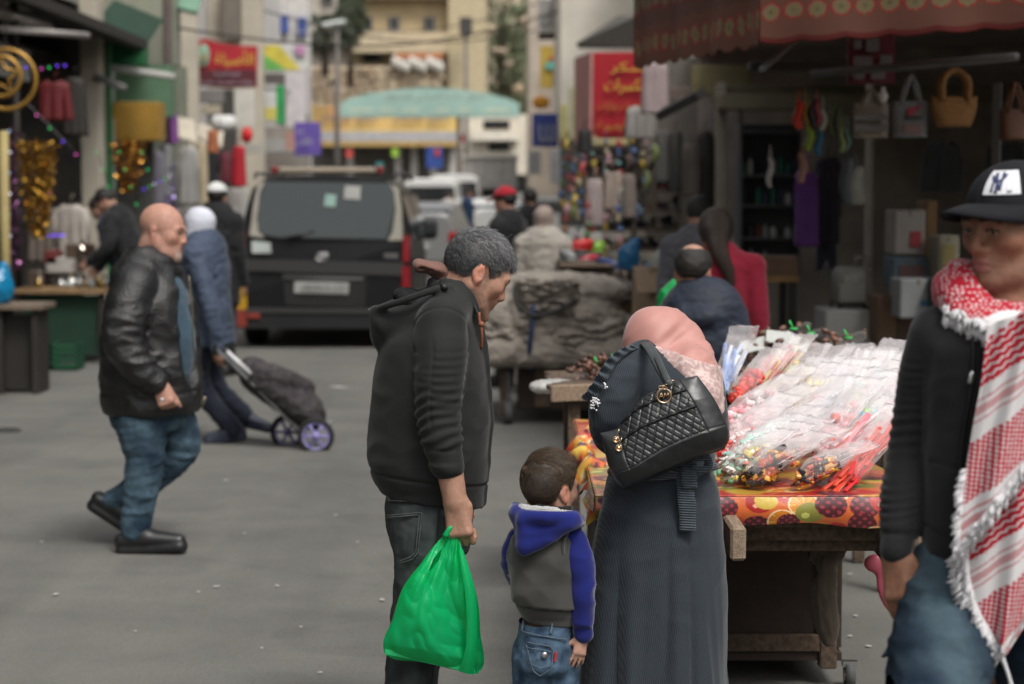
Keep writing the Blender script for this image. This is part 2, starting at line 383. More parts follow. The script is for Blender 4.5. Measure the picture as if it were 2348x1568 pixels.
 # ================================================================ people: shared anatomy
SKIN=M('skin',attr=True,rough=.52,var=.13,vscale=70,bump=.22,bscale=330,spec=.35,sss=.12)
def frame(fwd,up=(0,0,1)):
 """columns: forward, left, up"""
 f=unit(fwd); u=np.asarray(up,float); u=unit(u-f*(u@f)); return np.stack([f,np.cross(u,f),u],1)
def head(s,o,R,k=1.,jaw=1.,fat=0.,nose=1.,lip=1.):
 """skull, face, ears and nose; origin between the ears, x forward, y left, z up"""
 P=lambda x,y,z:np.asarray(o)+R@(np.array([x,y,z])*k)
 E=lambda c,r,kk=.012,op='add',R2=None:s.ell(P(*c),np.array(r)*k,R if R2 is None else R@R2,kk*k,op)
 Tb=lambda ps,r,kk=.012,op='add':s.tube([P(*p)for p in ps],np.array(r)*k,kk*k,op)
 E((-.008,0,.045),(.098,.077,.09)); E((.03,0,.03),(.064,.066,.074),.02)
 E((.038,0,-.03),(.050+fat,.054*jaw+fat,.066),.03)
 Tb([(-.004,.056*jaw+fat,-.035),(.04,.042*jaw+fat,-.075),(.076,.012,-.092*jaw)],(.02,.02,.019),.03)
 Tb([(-.004,-.056*jaw-fat,-.035),(.04,-.042*jaw-fat,-.075),(.076,-.012,-.092*jaw)],(.02,.02,.019),.03)
 E((.082,0,-.09*jaw),(.017,.022,.016),.015)
 for y in(1,-1):
  E((.058,y*.046,-.006),(.026,.022,.022),.03)
  Tb([(.083,y*.044,.034),(.097,y*.012,.033)],(.0115,.0105),.016)
  E((.103,y*.033,.014),(.016,.019,.0125),.012,'sub'); E((.0815,y*.032,.015),(.0125,.0135,.0115),.004)
  Tb([(.088,y*.045,.0185),(.0945,y*.031,.0235),(.093,y*.018,.0165)],(.0032,.0036,.003),.004)
  E((.1005,y*.0135*nose,-.0225),(.0125,.0075,.0078),.008)
  E((-.014,y*.079,.004),(.02,.008,.031),.006,'add',rotm((0,0,1),y*24)@rotm((0,1,0),-12)); E((-.007,y*.0885,.006),(.011,.006,.019),.005,'sub',rotm((0,0,1),y*24)); E((-.006,y*.079,-.0215),(.008,.005,.009),.006)
 Tb([(.093,0,.027),(.105,0,.002),(.1135+.004*(nose-1),0,-.0165)],(.0082,.0088*nose,.0098*nose),.012)
 Tb([(.109,0,-.021),(.0975,0,-.036)],(.0062,.0065),.01); E((.072,0,-.048),(.0285,.03,.026),.02)
 E((.0945,0,-.0465),(.0082*lip,.0225,.0052*lip),.007); E((.0925,0,-.0575),(.0088*lip,.019,.0064*lip),.007)
 Tb([(.099,.021,-.0525),(.1045,0,-.0517),(.099,-.021,-.0525)],(.0016,.002,.0016),.003,'sub')
 return P
def loc(V,o,R,k=1.):return((np.asarray(V)-o)@R)/k
def skin_cols(V,o,R,k,base,stubble=0.,lips=(.30,.11,.095),eyes=True,droop=False,brow=(.02,.015,.012)):
 """skin, lips, eyes, brows and beard shadow where they grow"""
 p=loc(V,o,R,k); n=len(V); C=np.tile(np.asarray(base,float),(n,1)); C*=(1+.10*fbm(V*22,2))[:,None]
 x,y,z=p.T; inh=(np.abs(x)<.14)&(np.abs(y)<.1)&(z>-.14)&(z<.15)
 red=inh*np.clip(np.exp(-((x-.112)**2+y**2+(z+.02)**2)/.014**2)+.6*np.exp(-((np.abs(y)-.048)**2+(x-.075)**2+(z+.014)**2)/.024**2)+smooth01(.074,.079,np.abs(y))*smooth01(.045,.03,np.abs(z)),0,1); C*=1+red[:,None]*np.array((.10,-.16,-.2))
 if stubble:
  m=inh*smooth01(-.036,-.052,z)*smooth01(-.135,-.10,z)*smooth01(-.02,.02,x)+inh*smooth01(.03,.012,np.abs(x-.012))*smooth01(.03,.0,z)*(np.abs(y)>.05)*.8
  m=np.clip(m,0,1)*stubble*(.75+.5*noise(V*260)); C=C*(1-m[:,None])+np.array([.035,.03,.028])*m[:,None]
 lp=inh&(x>.085)&((((z+.0465)/.0068)**2+(y/.0245)**2<1)|(((z+.0585)/.0075)**2+(y/.0215)**2<1)); C[lp]=lips
 if eyes:
  for sy in(1,-1):
   if droop:
    e=inh&(x>.075)&(((y-sy*.032)/.0125)**2+((z-.0125)/.0046)**2<1); C[e]=(.33,.28,.25)
    la=inh&(x>.07)&((np.abs(z-.0165+(y-sy*.031)**2*12)<.0022)&(np.abs(y-sy*.031)<.0155)|((y-sy*.031)**2+(z-.013)**2<.0052**2)); C[la]=(.02,.012,.009)
    b=inh&(x>.06)&(np.abs(z-.0385+((np.abs(y)-.028)**2)*11)<.0044)&(np.abs(np.abs(y)-.033)<.021); C[b]=C[b]*.3+np.array(brow)*.7; continue
   e=inh&(x>.075)&(((y-sy*.032)/.0125)**2+((z-.0145)/.0058)**2<1); C[e]=(.55,.52,.48)
   i=inh&(x>.075)&((y-sy*.032)**2+(z-.0145)**2<.0055**2); C[i]=(.02,.012,.008)
   la=inh&(x>.07)&(np.abs(z-.0205+(y-sy*.031)**2*14)<.0018)&(np.abs(y-sy*.031)<.015); C[la]=(.03,.02,.015)
   b=inh&(x>.06)&(np.abs(z-.0395+((np.abs(y)-.028)**2)*11)<.0046-.05*np.maximum(np.abs(y)-.04,0)*3)&(np.abs(np.abs(y)-.033)<.021); C[b]=C[b]*.4+np.array(brow)*.6
 return C
def hand(s,o,R,k=1.,curl=(20,25,15),spread=0.,thumb=(35,20),side=1,palm=1.):
 """wrist at the origin, fingers along x, thumb towards side*y, palm facing -z"""
 P=lambda p:np.asarray(o)+R@(np.asarray(p,float)*(1,side,1)*k)
 s.tube([P((-.03,0,0)),P((.02,0,0))],[.024*k,.026*k],.012,'add',(R[:,2],.72))
 for y,r in((.026,.0135),(.009,.0145),(-.009,.0140),(-.025,.0125)):s.tube([P((.012,y*.55,0)),P((.088,y*palm,.002))],[.017*k,r*k],.012*k)
 for y in(.027,.0095,-.0085,-.025):s.ell(P((.089,y*palm,.0075)),.0105*k,None,.008*k); s.tube([P((.02,y*.45,.0105)),P((.08,y*.95,.0125))],.0036*k,.008*k)
 s.ell(P((.035,.022,-.012)),np.array((.034,.018,.016))*k,R,.014*k)
 for i,(y,L,r)in enumerate(((.028,.072,.0092),(.0095,.080,.0095),(-.0095,.075,.0092),(-.027,.058,.0082))):
  p=np.array((.09,y,.002)); a=math.radians(spread*(1.5-i)); dirx=np.array((math.cos(a),math.sin(a),0)); ang=0; pts=[P(p)]
  for j,f in enumerate((.45,.32,.23)):
   ang+=math.radians(curl[j]*(1+.06*(i-1.5))); d=dirx*math.cos(ang)+np.array((0,0,-1))*math.sin(ang); p=p+d*L*f; pts.append(P(p))
  s.tube(pts,np.array((r*1.08,r,r*.94,r*.8))*k,.004*k)
 a1,a2=math.radians(thumb[0]),math.radians(thumb[1]); p=np.array((.022,.028,-.008)); pts=[P(p)]; ang=a1
 for L,da in((.042,0),(.034,-a2),(.027,-a2)):
  ang+=da; p=p+np.array((math.cos(ang),math.sin(ang),-.35))*L; pts.append(P(p))
 s.tube(pts,np.array((.0145,.0115,.0105,.0085))*k,.008*k)
def limb(a,b,c,r,n=16):
 """smooth three-point limb with radii; returns points and radii"""
 p=spline([a,b,c],n); t=np.linspace(0,1,n); return p,np.interp(t,np.linspace(0,1,len(r)),r)
def pose(x,y,h,yaw,lean=0.,z=0.,side=0.,head_yaw=0.,head_pitch=0.,**over):
 """joints of an upright figure; yaw 0 faces +x, 90 faces away from the camera, -90 faces it"""
 Rz=rz(yaw); base=A(x,y,z); J={}
 def W(a,b,c,up=True):
  p=np.array((a,b,c))*h
  if up and lean:
   q=p-np.array((0,0,.52))*h; p=rotm((0,1,0),lean)@q+np.array((0,0,.52))*h
  return base+Rz@p
 J['pv']=W(0,0,.53); J['wa']=W(.005,0,.62); J['ch']=W(.008,0,.735); J['uc']=W(0,0,.80); J['nk']=W(-.004,0,.85)
 J['hd']=W(.018,0,.925); J['sh']=[W(0,.108,.805),W(0,-.108,.805)]; J['el']=[W(-.012,.128,.635),W(-.012,-.128,.635)]; J['wr']=[W(.03,.135,.49),W(.03,-.135,.49)]
 J['hp']=[W(0,.052,.515,0),W(0,-.052,.515,0)]; J['kn']=[W(.012,.055,.285,0),W(.012,-.055,.285,0)]; J['an']=[W(-.005,.058,.05,0),W(-.005,-.058,.05,0)]; J['to']=[W(.1,.07,.018,0),W(.1,-.07,.018,0)]
 J['R']=Rz; J['HR']=Rz@rotm((0,0,1),head_yaw)@rotm((0,1,0),lean*.6+head_pitch); J['h']=h; J['hk']=h/1.76; J['base']=base
 for k_,v in over.items():J[k_]=v
 return J
def bounds(J,pad=.2):
 P=np.array([J[k]for k in('pv','wa','ch','nk','hd')]+[q for k in('sh','el','wr','hp','kn','an','to')for q in J[k]]); return P.min(0)-pad,P.max(0)+pad
def body(J,vox,base,parent,fat=1.,hands=((20,25,15),(20,25,15)),stubble=0.,thin=.88,HK={},zfine=None,name='body',handR=(None,None),hk=None,extra=None,colfn=None,skincol_kw={},zv=None):
 """one continuous skin: head, neck, trunk, arms, hands, legs and feet"""
 lo,hi=bounds(J,.16); s=Sculpt(lo,hi,vox,zfine,zv); h=J['h']/1.75; f=J['R'][:,0]; t=fat*thin
 s.tube([J['pv'],J['wa'],J['ch'],J['uc']],np.array((.15,.135,.155,.13))*h*t,.03,'add',(f,.68)); s.tube([J['uc'],J['nk'],J['hd']-J['HR'][:,0]*.025*h],np.array((.085*t,.058,.056))*h,.03)
 for i in(0,1):
  s.tube([J['uc'],J['sh'][i]],np.array((.07,.06))*h*t,.04); s.tube([J['sh'][i],J['el'][i]],np.array((.055,.042))*h*thin,.03); s.tube([J['el'][i],J['el'][i]*.6+J['wr'][i]*.4,J['wr'][i]],np.array((.041,.042,.027))*h*(1 if thin>.8 else .9),.015)
  s.tube([J['hp'][i],J['kn'][i]],np.array((.088,.055))*h*t,.04); s.tube([J['kn'][i],J['kn'][i]*.65+J['an'][i]*.35,J['an'][i]],np.array((.052,.054,.036))*h*thin,.02); s.tube([J['an'][i]-A(0,0,.01),J['to'][i]],np.array((.036,.028))*h,.02)
  Rh=handR[i]
  if Rh is None:
   fx=unit(J['wr'][i]-J['el'][i]); inw=J['R'][:,1]*(-1 if i==0 else 1); zz=unit(-(inw-fx*(inw@fx))); Rh=np.stack([fx,np.cross(zz,fx),zz],1); side=1 if(np.cross(zz,fx)@f)>0 else-1
  else:side=HK.get('side',(1,1))[i]
  hand(s,J['wr'][i],Rh,h*(hk or 1),hands[i],side=side,**HK.get('kw',({},{}))[i])
 head(s,J['hd'],J['HR'],J['hk'],**HK.get('head',{}))
 if extra:extra(s)
 V,Fs=s.mesh(1); C=skin_cols(V,J['hd'],J['HR'],J['hk'],base,stubble,**skincol_kw)
 if colfn:C=colfn(V,C)
 return mk(name,V,Fs,SKIN,parent,True,C)
def folds(V,Fs,amp,sc3,ax=None,o=2,seed=0.,mask=None,sharp=True):
 """cloth folds: ridged noise stretched along the cloth, pushed along the normals"""
 N=vnormals(V,Fs); P=V@(ax if ax is not None else np.eye(3))*np.asarray(sc3)+seed; P=P+.6*np.stack([noise(P*.7+9),noise(P*.7+31),noise(P*.7+57)],1)
 d=ridge(P)*.7+ridge(P*2.1+5)*.3 if sharp else fbm(P,o)
 if mask is not None:d=d*mask
 return V+N*(d*amp)[:,None]
def top(J,vox,mat,parent,name='jacket',infl=.03,fat=1.,sleeve=1.,hem=.50,fold=.006,neck=.075,extra=None,cuff=.042,seed=0.,col=None,sq=.72,arm=.062,hood=False,wave=0.,armfold=1.):
 """a jacket or shirt: trunk and both sleeves in one mesh"""
 lo,hi=bounds(J,.2); s=Sculpt(lo,hi,vox); h=J['h']/1.75; f=J['R'][:,0]; dn=unit(J['pv']-J['wa']); hm=J['pv']+dn*(.53-hem)*J['h']
 s.tube([hm,J['pv'],J['wa'],J['ch'],J['uc']],(np.array((.148,.15,.145,.16,.135))*fat+infl)*h,.03,'add',(f,sq)); s.tube([J['uc'],J['nk']],np.array((.1,neck))*h,.04)
 s.plane(hm-dn*.02,dn,.02)
 for i in(0,1):
  s.tube([J['uc'],J['sh'][i]],np.array((.085,.068))*h*(1+.5*(fat-1)),.05); w_=J['el'][i]+(J['wr'][i]-J['el'][i])*sleeve
  p,r=limb(J['sh'][i],J['el'][i],w_,np.array((arm*1.1,arm,arm*.92,arm*.88,cuff+.006,cuff))*h,22); s.tube(p,r,.03)
 if extra:extra(s)
 V,Fs=s.mesh(1)
 if fold:V=folds(V,Fs,fold,(9,9,17),seed=seed); V=folds(V,Fs,fold*.45,(26,26,46),seed=seed+3)
 return mk(name,V,Fs,mat,parent,True,None if col is None else col(V))
def trousers(J,vox,mat,parent,infl=.012,fat=1.,name='trousers',thigh=.092,knee=.068,ank=.06,fold=.006,seed=0.,extra=None,waist=.58,col=None):
 lo,hi=bounds(J,.18); s=Sculpt(lo,(hi[0],hi[1],J['wa'][2]+.15),vox); h=J['h']/1.75; f=J['R'][:,0]
 s.tube([J['pv']*.4+J['wa']*.6,J['pv']],(np.array((.142,.152))*fat+infl)*h,.03,'add',(f,.74))
 for i in(0,1):
  p,r=limb(J['hp'][i],J['kn'][i],J['an'][i]+A(0,0,.0),(np.array((thigh*fat,thigh*fat*.9,knee*1.02,knee,(knee+ank)/2,ank))+infl*.5)*h,26); s.tube(p,r,.035)
 if extra:extra(s)
 V,Fs=s.mesh(1)
 if fold:
  V=folds(V,Fs,fold*.5,(8,8,14),seed=seed)
  for i in(0,1):
   for c,w_ in((J['kn'][i],.13),(J['an'][i],.13),(J['hp'][i],.1)):
    mk_=np.exp(-((V-c)**2).sum(1)/w_**2); V=folds(V,Fs,fold*1.25,(10,10,34),seed=seed+7*i,mask=mk_)
 return mk(name,V,Fs,mat,parent,True,None if col is None else col(V))
def shoe(J,i,mat,parent,vox=.01,k=1.,name='shoe'):
 """sole, upper and heel along the line from heel to toe"""
 a=J['an'][i]; h=J['h']/1.75*k; d=J['to'][i]-a; side=unit(np.cross(d,A(0,0,1))); n=unit(np.cross(side,d)); f=unit(d+n*.055*h); n=unit(np.cross(side,f)); base=a-n*.055*h; heel,toe=base-f*.062*h,base+f*.2*h
 P=np.array([a,heel,toe]); s=Sculpt(P.min(0)-.1,P.max(0)+.1,vox); W=(side,1.22)
 s.tube([a+n*.02*h,base+n*.05*h+f*.05*h],np.array((.045,.042))*h,.02); s.tube([heel+n*.036*h,base+n*.042*h+f*.06*h,toe+n*.024*h],np.array((.036,.042,.029))*h,.02,'add',W); s.tube([heel-n*.004*h,toe-n*.004*h],np.array((.034,.036))*h,.004,'add',W); s.plane(base-n*.031*h,-n,.003)
 V,Fs=s.mesh(1); return mk(name,V,Fs,mat,parent,True)
def strands(o,R,k,n,dens,length,flow,rad=.0007,seed=1,grow=None,radii=(.1,.079,.092),cen=(-.008,0,.045),seg=2,wild=.25):
 """short hairs growing from the skull; dens(p)->probability, flow(p)->direction, both in head space"""
 r_=np.random.default_rng(seed); d=r_.normal(size=(n,3)); d/=np.linalg.norm(d,axis=1)[:,None]; p=d*radii+cen; keep=r_.random(n)<dens(p); p,d=p[keep],d[keep]; n=len(p)
 nr=d/np.array(radii); nr/=np.linalg.norm(nr,axis=1)[:,None]; fl=flow(p)+r_.normal(size=(n,3))*wild; fl-=nr*(fl*nr).sum(1)[:,None]*.8; fl/=np.maximum(np.linalg.norm(fl,axis=1)[:,None],1e-6); L=length(p)*r_.uniform(.6,1.2,n)
 lift=r_.uniform(.1,.5,n); pts=[p-nr*.003]
 for j in range(1,seg+1):
  t=j/seg; pts.append(p+(fl*t+nr*(lift*t*(1.15-t*.75))[:,None])*L[:,None])
 pts=[np.asarray(o)+(q*k)@R.T for q in pts]; V=[]; W1=unit(r_.normal(size=3)); side=np.cross(fl,nr); side=side@R.T; nn=nr@R.T; F_=[]
 for j,q in enumerate(pts):
  rr=rad*k*(1-.75*j/seg); V+=[q+side*rr,q-side*rr*.5+nn*rr*.87,q-side*rr*.5-nn*rr*.87]
 V=np.stack(V,1).reshape(-1,3); b=(np.arange(n)*(seg+1)*3)[:,None]
 for j in range(seg):
  for a in range(3):F_.append(np.concatenate([b+j*3+a,b+j*3+(a+1)%3,b+(j+1)*3+(a+1)%3,b+(j+1)*3+a],1))
 return V,np.concatenate(F_),np.repeat(r_.random(n),(seg+1)*3),p
def haircap(o,R,k,vox,keep,thick=.008,radii=(.098,.077,.09),cen=(-.008,0,.045),bumpy=.003,seed=0.):
 """the mass of the hair, cut by a hairline: keep(p) < 0 where hair grows"""
 c=np.asarray(o)+R@(np.array(cen)*k); g=.14*k; s=Sculpt(c-g,c+g,vox); s.ell(c,(np.array(radii)+thick)*k,R,0)
 X,Y,Z=np.meshgrid(s.xs,s.ys,s.zs,indexing='ij'); p=loc(np.stack([X.ravel(),Y.ravel(),Z.ravel()],1),o,R,k); e=keep(p).reshape(X.shape)*k
 s.D=np.maximum(s.D,e.astype(np.float32)); s.D=np.where((s.D<.006)&(e>-.012),np.maximum(s.D,s.D+(e+.012)*.5),s.D).astype(np.float32)
 V,Fs=s.mesh(1); N=vnormals(V,Fs); V=V+N*(fbm(V*60+seed,2)*bumpy)[:,None]; return V,Fs
def merge_mesh(parts):
 """several (V, quads) into one"""
 V=np.concatenate([p[0]for p in parts]); n=0; Fs=[]
 for p in parts:Fs.append(p[1]+n); n+=len(p[0])
 return V,np.concatenate(Fs)
 # ================================================================ man in the black hooded jacket with the green bag
def cloth(name,col,rough=.85,sheen=.15,bump=.25,bscale=900,var=.12,vscale=9,**k):return M(name,col,rough,var,vscale,bump,bscale,sheen=sheen,spec=.25,**k)
def hairmat(name):return M(name,attr=True,rough=.42,spec=.45)
def hair_object(parts,parent,name,mat):
 V=np.concatenate([p[0]for p in parts]); n=0; Fs=[]
 for p in parts:Fs.append(p[1]+n); n+=len(p[0])
 return mk(name,V,np.concatenate(Fs),mat,parent,True,np.concatenate([p[2]for p in parts]))
def hairline(xs,zs):
 return lambda p:(np.interp(p[:,0],xs,zs)-p[:,2])
def build_man():
 d=5.97; root=thing('person','grey-haired man in black hooded jacket and dark jeans looking down, holding a green bag','person',Q(960,1568,d)*(1,1,0),'people in the street')
 R=rz(22)
 J=dict(pv=Q(975,1140,d),wa=Q(982,1040,d),ch=Q(990,880,d),uc=Q(1004,775,d),nk=Q(1030,690,d-.005),hd=Q(1085,632,d-.01),R=R,HR=rz(20)@ry(29),h=1.78,hk=1.0,sh=[Q(985,765,d+.18),Q(1012,770,d-.19)],el=[Q(1000,930,d+.24),Q(1004,930,d-.215)],wr=[Q(1030,1080,d+.22),Q(1043,1146,d-.235)],hp=[Q(990,1190,d+.09),Q(973,1190,d-.09)],kn=[A(Q(975,1390,d)[0],d+.1,.5),A(Q(952,1390,d)[0],d-.09,.5)],an=[A(Q(965,1700,d)[0],d+.12,.09),A(Q(923,1700,d)[0],d-.08,.09)],to=[A(.02,d+.14,.03),A(-.17,d-.06,.03)])
 zf=[(J['hd'][2]-.16,J['hd'][2]+.16),(J['wr'][1][2]-.16,J['wr'][1][2]+.06)]
 Rg=np.stack([unit((.14,-.05,-1)),unit((.93,-.3,.1)),np.zeros(3)],1); Rg[:,1]=unit(Rg[:,1]-Rg[:,0]*(Rg[:,0]@Rg[:,1])); Rg[:,2]=np.cross(Rg[:,0],Rg[:,1]); Rg[:,2]*=1
 def extra(s):
  s.tube([J['el'][1],J['wr'][1]],[.044,.029],.02)
 body(J,.0042,(.36,.20,.14),root,1.0,((30,30,20),(30,96,66)),.55,HK=dict(side=(1,1),kw=({},dict(thumb=(-12,-8))),head=dict(jaw=1.04)),zfine=zf,zv=.009,handR=(None,Rg),hk=1.06,extra=extra)
 # ---- jacket
 BK=M('black_neoprene',(.0165,.0175,.017),.82,.2,8,.15,700,sheen=.12,spec=.2)
 lo=Q(825,1185,d)-(0,.42,0); hi=Q(1140,620,d)+(0,.42,0); s=Sculpt(lo,hi,.0058)
 def row(v,u0,u1,ry_):a,b=Q(u0,v,d),Q(u1,v,d); return(a[2],(a[0]+b[0])/2,d,(b[0]-a[0])/2,ry_)
 s.tower([row(1180,876,1112,.175),row(1121,870,1113,.18),row(1098,856,1119,.19),row(1075,849,1121,.197),row(1040,846,1122,.2),row(960,851,1124,.205),row(890,857,1122,.21),row(820,866,1114,.215),row(780,874,1104,.21),row(748,900,1094,.19),row(722,945,1084,.14),row(700,985,1076,.1),row(672,1000,1072,.088)],.012,n=2.25)
 ph,pf=Q(872,1123,d),Q(1111,1158,d); nrm=np.cross(pf-ph,A(0,1,0)); nrm=nrm if nrm[2]<0 else-nrm; s.plane(ph,nrm,.002)
 sv=spline([Q(1008,752,d-.17),Q(1012,800,d-.2),Q(1008,870,d-.215),Q(1005,950,d-.22),Q(1014,1010,d-.23),Q(1025,1064,d-.235)],30); sr=np.interp(np.linspace(0,1,30),(0,.15,.35,.62,.82,.93,1),(.074,.0775,.072,.0645,.06,.051,.049)); s.tube(sv,sr,.022)
 far=spline([J['sh'][0],J['el'][0],J['wr'][0]],14); s.tube(far,np.linspace(.075,.05,14),.03)
 # collar stand
 cc=Q(1036,676,d-.005); th=np.linspace(0,2*PI,28); ex,ez=unit(Q(1076,672,d)-Q(1000,650,d)),A(0,1,0)
 for up,rr in((0.,.02),(.022,.017),(.04,.013)):
  ring=[cc+ex*math.cos(t)*.058+ez*math.sin(t)*.083+A(-.2,0,1)*up*(1 if math.cos(t)>-.3 else .6)for t in th]; s.tube(ring,rr,.008)
 s.tube([Q(1077,668,d-.07),Q(1090,712,d-.06),Q(1108,790,d-.05),Q(1119,900,d-.04),Q(1117,1040,d-.04),Q(1108,1150,d-.03)],[.012,.014,.014,.013,.012,.01],.01)
 # hood resting on the back
 rim=[Q(1030,656,d-.135),Q(1000,662,d-.165),Q(945,682,d-.175),Q(885,702,d-.14),Q(853,712,d-.05),Q(853,712,d+.05),Q(885,700,d+.14),Q(960,668,d+.16),Q(1020,652,d+.1)]
 for a,b,r_ in(((1022,690,-.13),(880,738,-.10),.03),((1000,700,-.10),(885,762,-.06),.036),((960,735,-.12),(890,750,-.09),.04),((1022,690,.13),(880,738,.10),.03),((1000,700,.0),(885,755,.0),.05)):s.tube([Q(a[0],a[1],d+a[2]),Q(b[0],b[1],d+b[2])],r_,.025)
 s.tube([Q(864,722,d-.08),Q(872,780,d-.05),Q(872,782,d+.05),Q(864,722,d+.08)],[.022,.02,.02,.022],.03); s.tube([Q(1046,694,d-.06),Q(1016,730,d-.17)],[.055,.062],.03)
 s.ell(Q(945,686,d),(.095,.12,.03),ry(24),.01,'sub'); s.tube(spline(rim,40),.0105,.02)
 V,Fs=s.mesh(1)
 # padded ribs and creases of the sleeve, folds of the back, the seam of the waistband
 zz=V[:,2]; t=np.interp(-zz,-sv[:,2],np.linspace(0,1,30)); ax=np.stack([np.interp(t,np.linspace(0,1,30),sv[:,i])for i in range(3)],1); rr=np.interp(t,np.linspace(0,1,30),sr); dist=np.linalg.norm(V-ax,axis=1)
 arm=smooth01(1.18,1.02,dist/rr)*(V[:,1]<d-.13)*(t>.02)*(t<.995); N=vnormals(V,Fs); front=smooth01(-.028,-.012,V[:,0]-ax[:,0])
 v_=(CAM_H-zz)/(d-.22)*FPX+437-8
 wob=.35*noise(V*(5,5,9)); rib=np.sin((v_+10*wob)/19.5*2*PI); rib=np.sign(rib)*np.abs(rib)**.6
 crs=np.sin((v_+26*noise(V*(7,7,7))+300*(V[:,0]-ax[:,0]))/29*2*PI)
 m1=arm*front*smooth01(782,800,v_)*smooth01(975,930,v_); m2=arm*smooth01(860,930,v_)*smooth01(1030,1012,v_); m3=arm*(1-front)*smooth01(790,850,v_)*smooth01(980,900,v_)
 disp=m1*rib*.002*np.clip(.6+.8*noise(V*9+2),.1,1.2)+m2*crs*.0046*np.clip(.6+.8*noise(V*8+5),.1,1.3)+m3*ridge(V*(10,10,26))*.004-arm*np.exp(-((v_-1022)/4)**2)*.004
 disp-=arm*np.exp(-((V[:,0]-ax[:,0]+.022)/.0035)**2)*.003*smooth01(740,770,v_)*smooth01(980,960,v_)
 v0=(CAM_H-zz)/d*FPX+437; hemv=1076+(V[:,0]-ph[0])*100; disp-=(1-arm)*np.exp(-((v0-hemv)/3.5)**2)*.005
 disp+=(1-arm)*smooth01(800,860,v0)*smooth01(1085,1040,v0)*(ridge(V*(5,5,4.5)+3)*.005+ridge(V*(9,9,14)+8)*.003)
 disp+=(1-arm)*(np.abs(np.sin(V[:,0]*900+V[:,1]*900))-.5)*.0009*(v0>hemv+4)*(v0>1070)
 # shoulder seam ring and back yoke seam
 seam=np.abs(np.linalg.norm((V-Q(1012,772,d-.2))*(1,.55,1),axis=1)-.088); disp-=np.exp(-(seam/.003)**2)*.0035*(v_<800)*(V[:,1]<d-.02)
 V=V+N*disp[:,None]
 jk=mk('jacket',V,Fs,BK,root)
 # fleece inside the hood
 s=Sculpt(Q(850,740,d)-(0,.2,0),Q(1050,630,d)+(0,.2,0),.006); s.ell(Q(952,692,d-.02),(.07,.115,.032),ry(24),0); V,Fs=s.mesh(1); V=V+vnormals(V,Fs)*(ridge(V*90)*.004)[:,None]; mk('hood_lining',V,Fs,cloth('black_fleece',(.014,.014,.015),.95,.0,.6,500),jk)
 # drawcord stopper, collar trim
 mb=MB(); mb.box(Q(1018,658,d-.165),(.02,.016,.016),ry(30),.004); mb.tube([Q(1010,650,d-.165),Q(1026,664,d-.165)],.004,8); mb.build('cord_stopper',M('black_plastic',(.012,.012,.013),.35),jk,True)
 mb=MB(); g=[[Q(1070+1.5*i,665+4*i,d-.085+.004*j*i),Q(1079+1.45*i,667+4.1*i,d-.088+.006*j)]for j in(0,)for i in range(14)]; mb.sheet(np.array(g),.003); mb.build('collar_trim',M('worn_denim_trim',(.05,.065,.07),.8,.5,60,col2=(.012,.014,.016)),jk,True)
 # rust shirt: hood behind the neck, band under the jacket hem, drawstring
 RS=cloth('dusty_rose_jersey',(.17,.088,.07),.95,.1)
 s=Sculpt(Q(930,1190,d)-(.15,.3,0),Q(1130,570,d)+(0,.3,0),.007)
 s.ell(Q(988,613,d-.02),(.056,.075,.019),ry(14),.01); s.ell(Q(960,610,d-.02),(.017,.07,.022),ry(-12),.012); s.tube([Q(1005,622,d-.03),Q(1032,648,d-.02)],[.024,.03],.02); s.ell(Q(975,618,d-.1),(.03,.04,.004),ry(14),.004,'sub')
 V,Fs=s.mesh(1); mk('shirt_hood',V,Fs,RS,root); s=Sculpt(Q(860,1190,d)-(0,.3,0),Q(1130,980,d)+(0,.3,0),.008)
 s.tower([row(1160,893,1085,.15),row(1090,885,1085,.155),row(1000,900,1070,.15)],.01)
 nrm2=nrm; V,Fs=s.mesh(1); V=folds(V,Fs,.003,(20,20,20)); mk('shirt',V,Fs,RS,root)
 mb=MB(); mb.tube(spline([Q(1098,716,d-.1),Q(1099,735,d-.1),Q(1102,745,d-.1),Q(1104,760,d-.1),Q(1103,800,d-.08)],12),.0042,7); mb.ell(Q(1103,743,d-.1),.009); mb.build('drawstring',M('rust_cord',(.22,.075,.035),.8),root,True)
 # ---- jeans
 DJ=M('charcoal_denim',attr=True,rough=.85,var=.25,vscale=40,bump=.35,bscale=800,spec=.2,stretch=(1,1,.35))
 s=Sculpt(A(-.62,d-.3,.05),A(.1,d+.33,.98),.0062)
 def jr(v,u0,u1,ry_,cy=d):a,b=Q(u0,v,cy),Q(u1,v,cy); return(a[2],(a[0]+b[0])/2,cy,(b[0]-a[0])/2,ry_)
 s.tower([jr(1100,888,1084,.158),jr(1135,886,1084,.165),jr(1165,884,1084,.175),jr(1200,887,1082,.182),jr(1235,897,1078,.18),jr(1268,914,1072,.17)],.02,n=2.3)
 for i,o_ in((1,-.09),(0,.09)):
  dd=d+o_; du=0 if i else 16; pts=[Q(982+du,1200,dd),Q(975+du,1280,dd),Q(966+du,1370,dd),Q(951+du,1450,dd),Q(939+du,1530,dd),Q(930+du,1640,dd),Q(925+du,1720,dd)]; s.tube(spline(pts,24),np.interp(np.linspace(0,1,24),(0,.15,.4,.6,1),(.092,.092,.08,.069,.062)),.03)
 V,Fs=s.mesh(1); N=vnormals(V,Fs); v0=(CAM_H-V[:,2])/(d-.1)*FPX+437
 msk=smooth01(1200,1260,v0); V=V+N*(ridge(V*(6,6,15)+4)*.0035*smooth01(1240,1290,v0)+ridge(V*(22,22,40)+2)*.0016+ridge(V*(12,6,10)+1)*.002)[:,None]
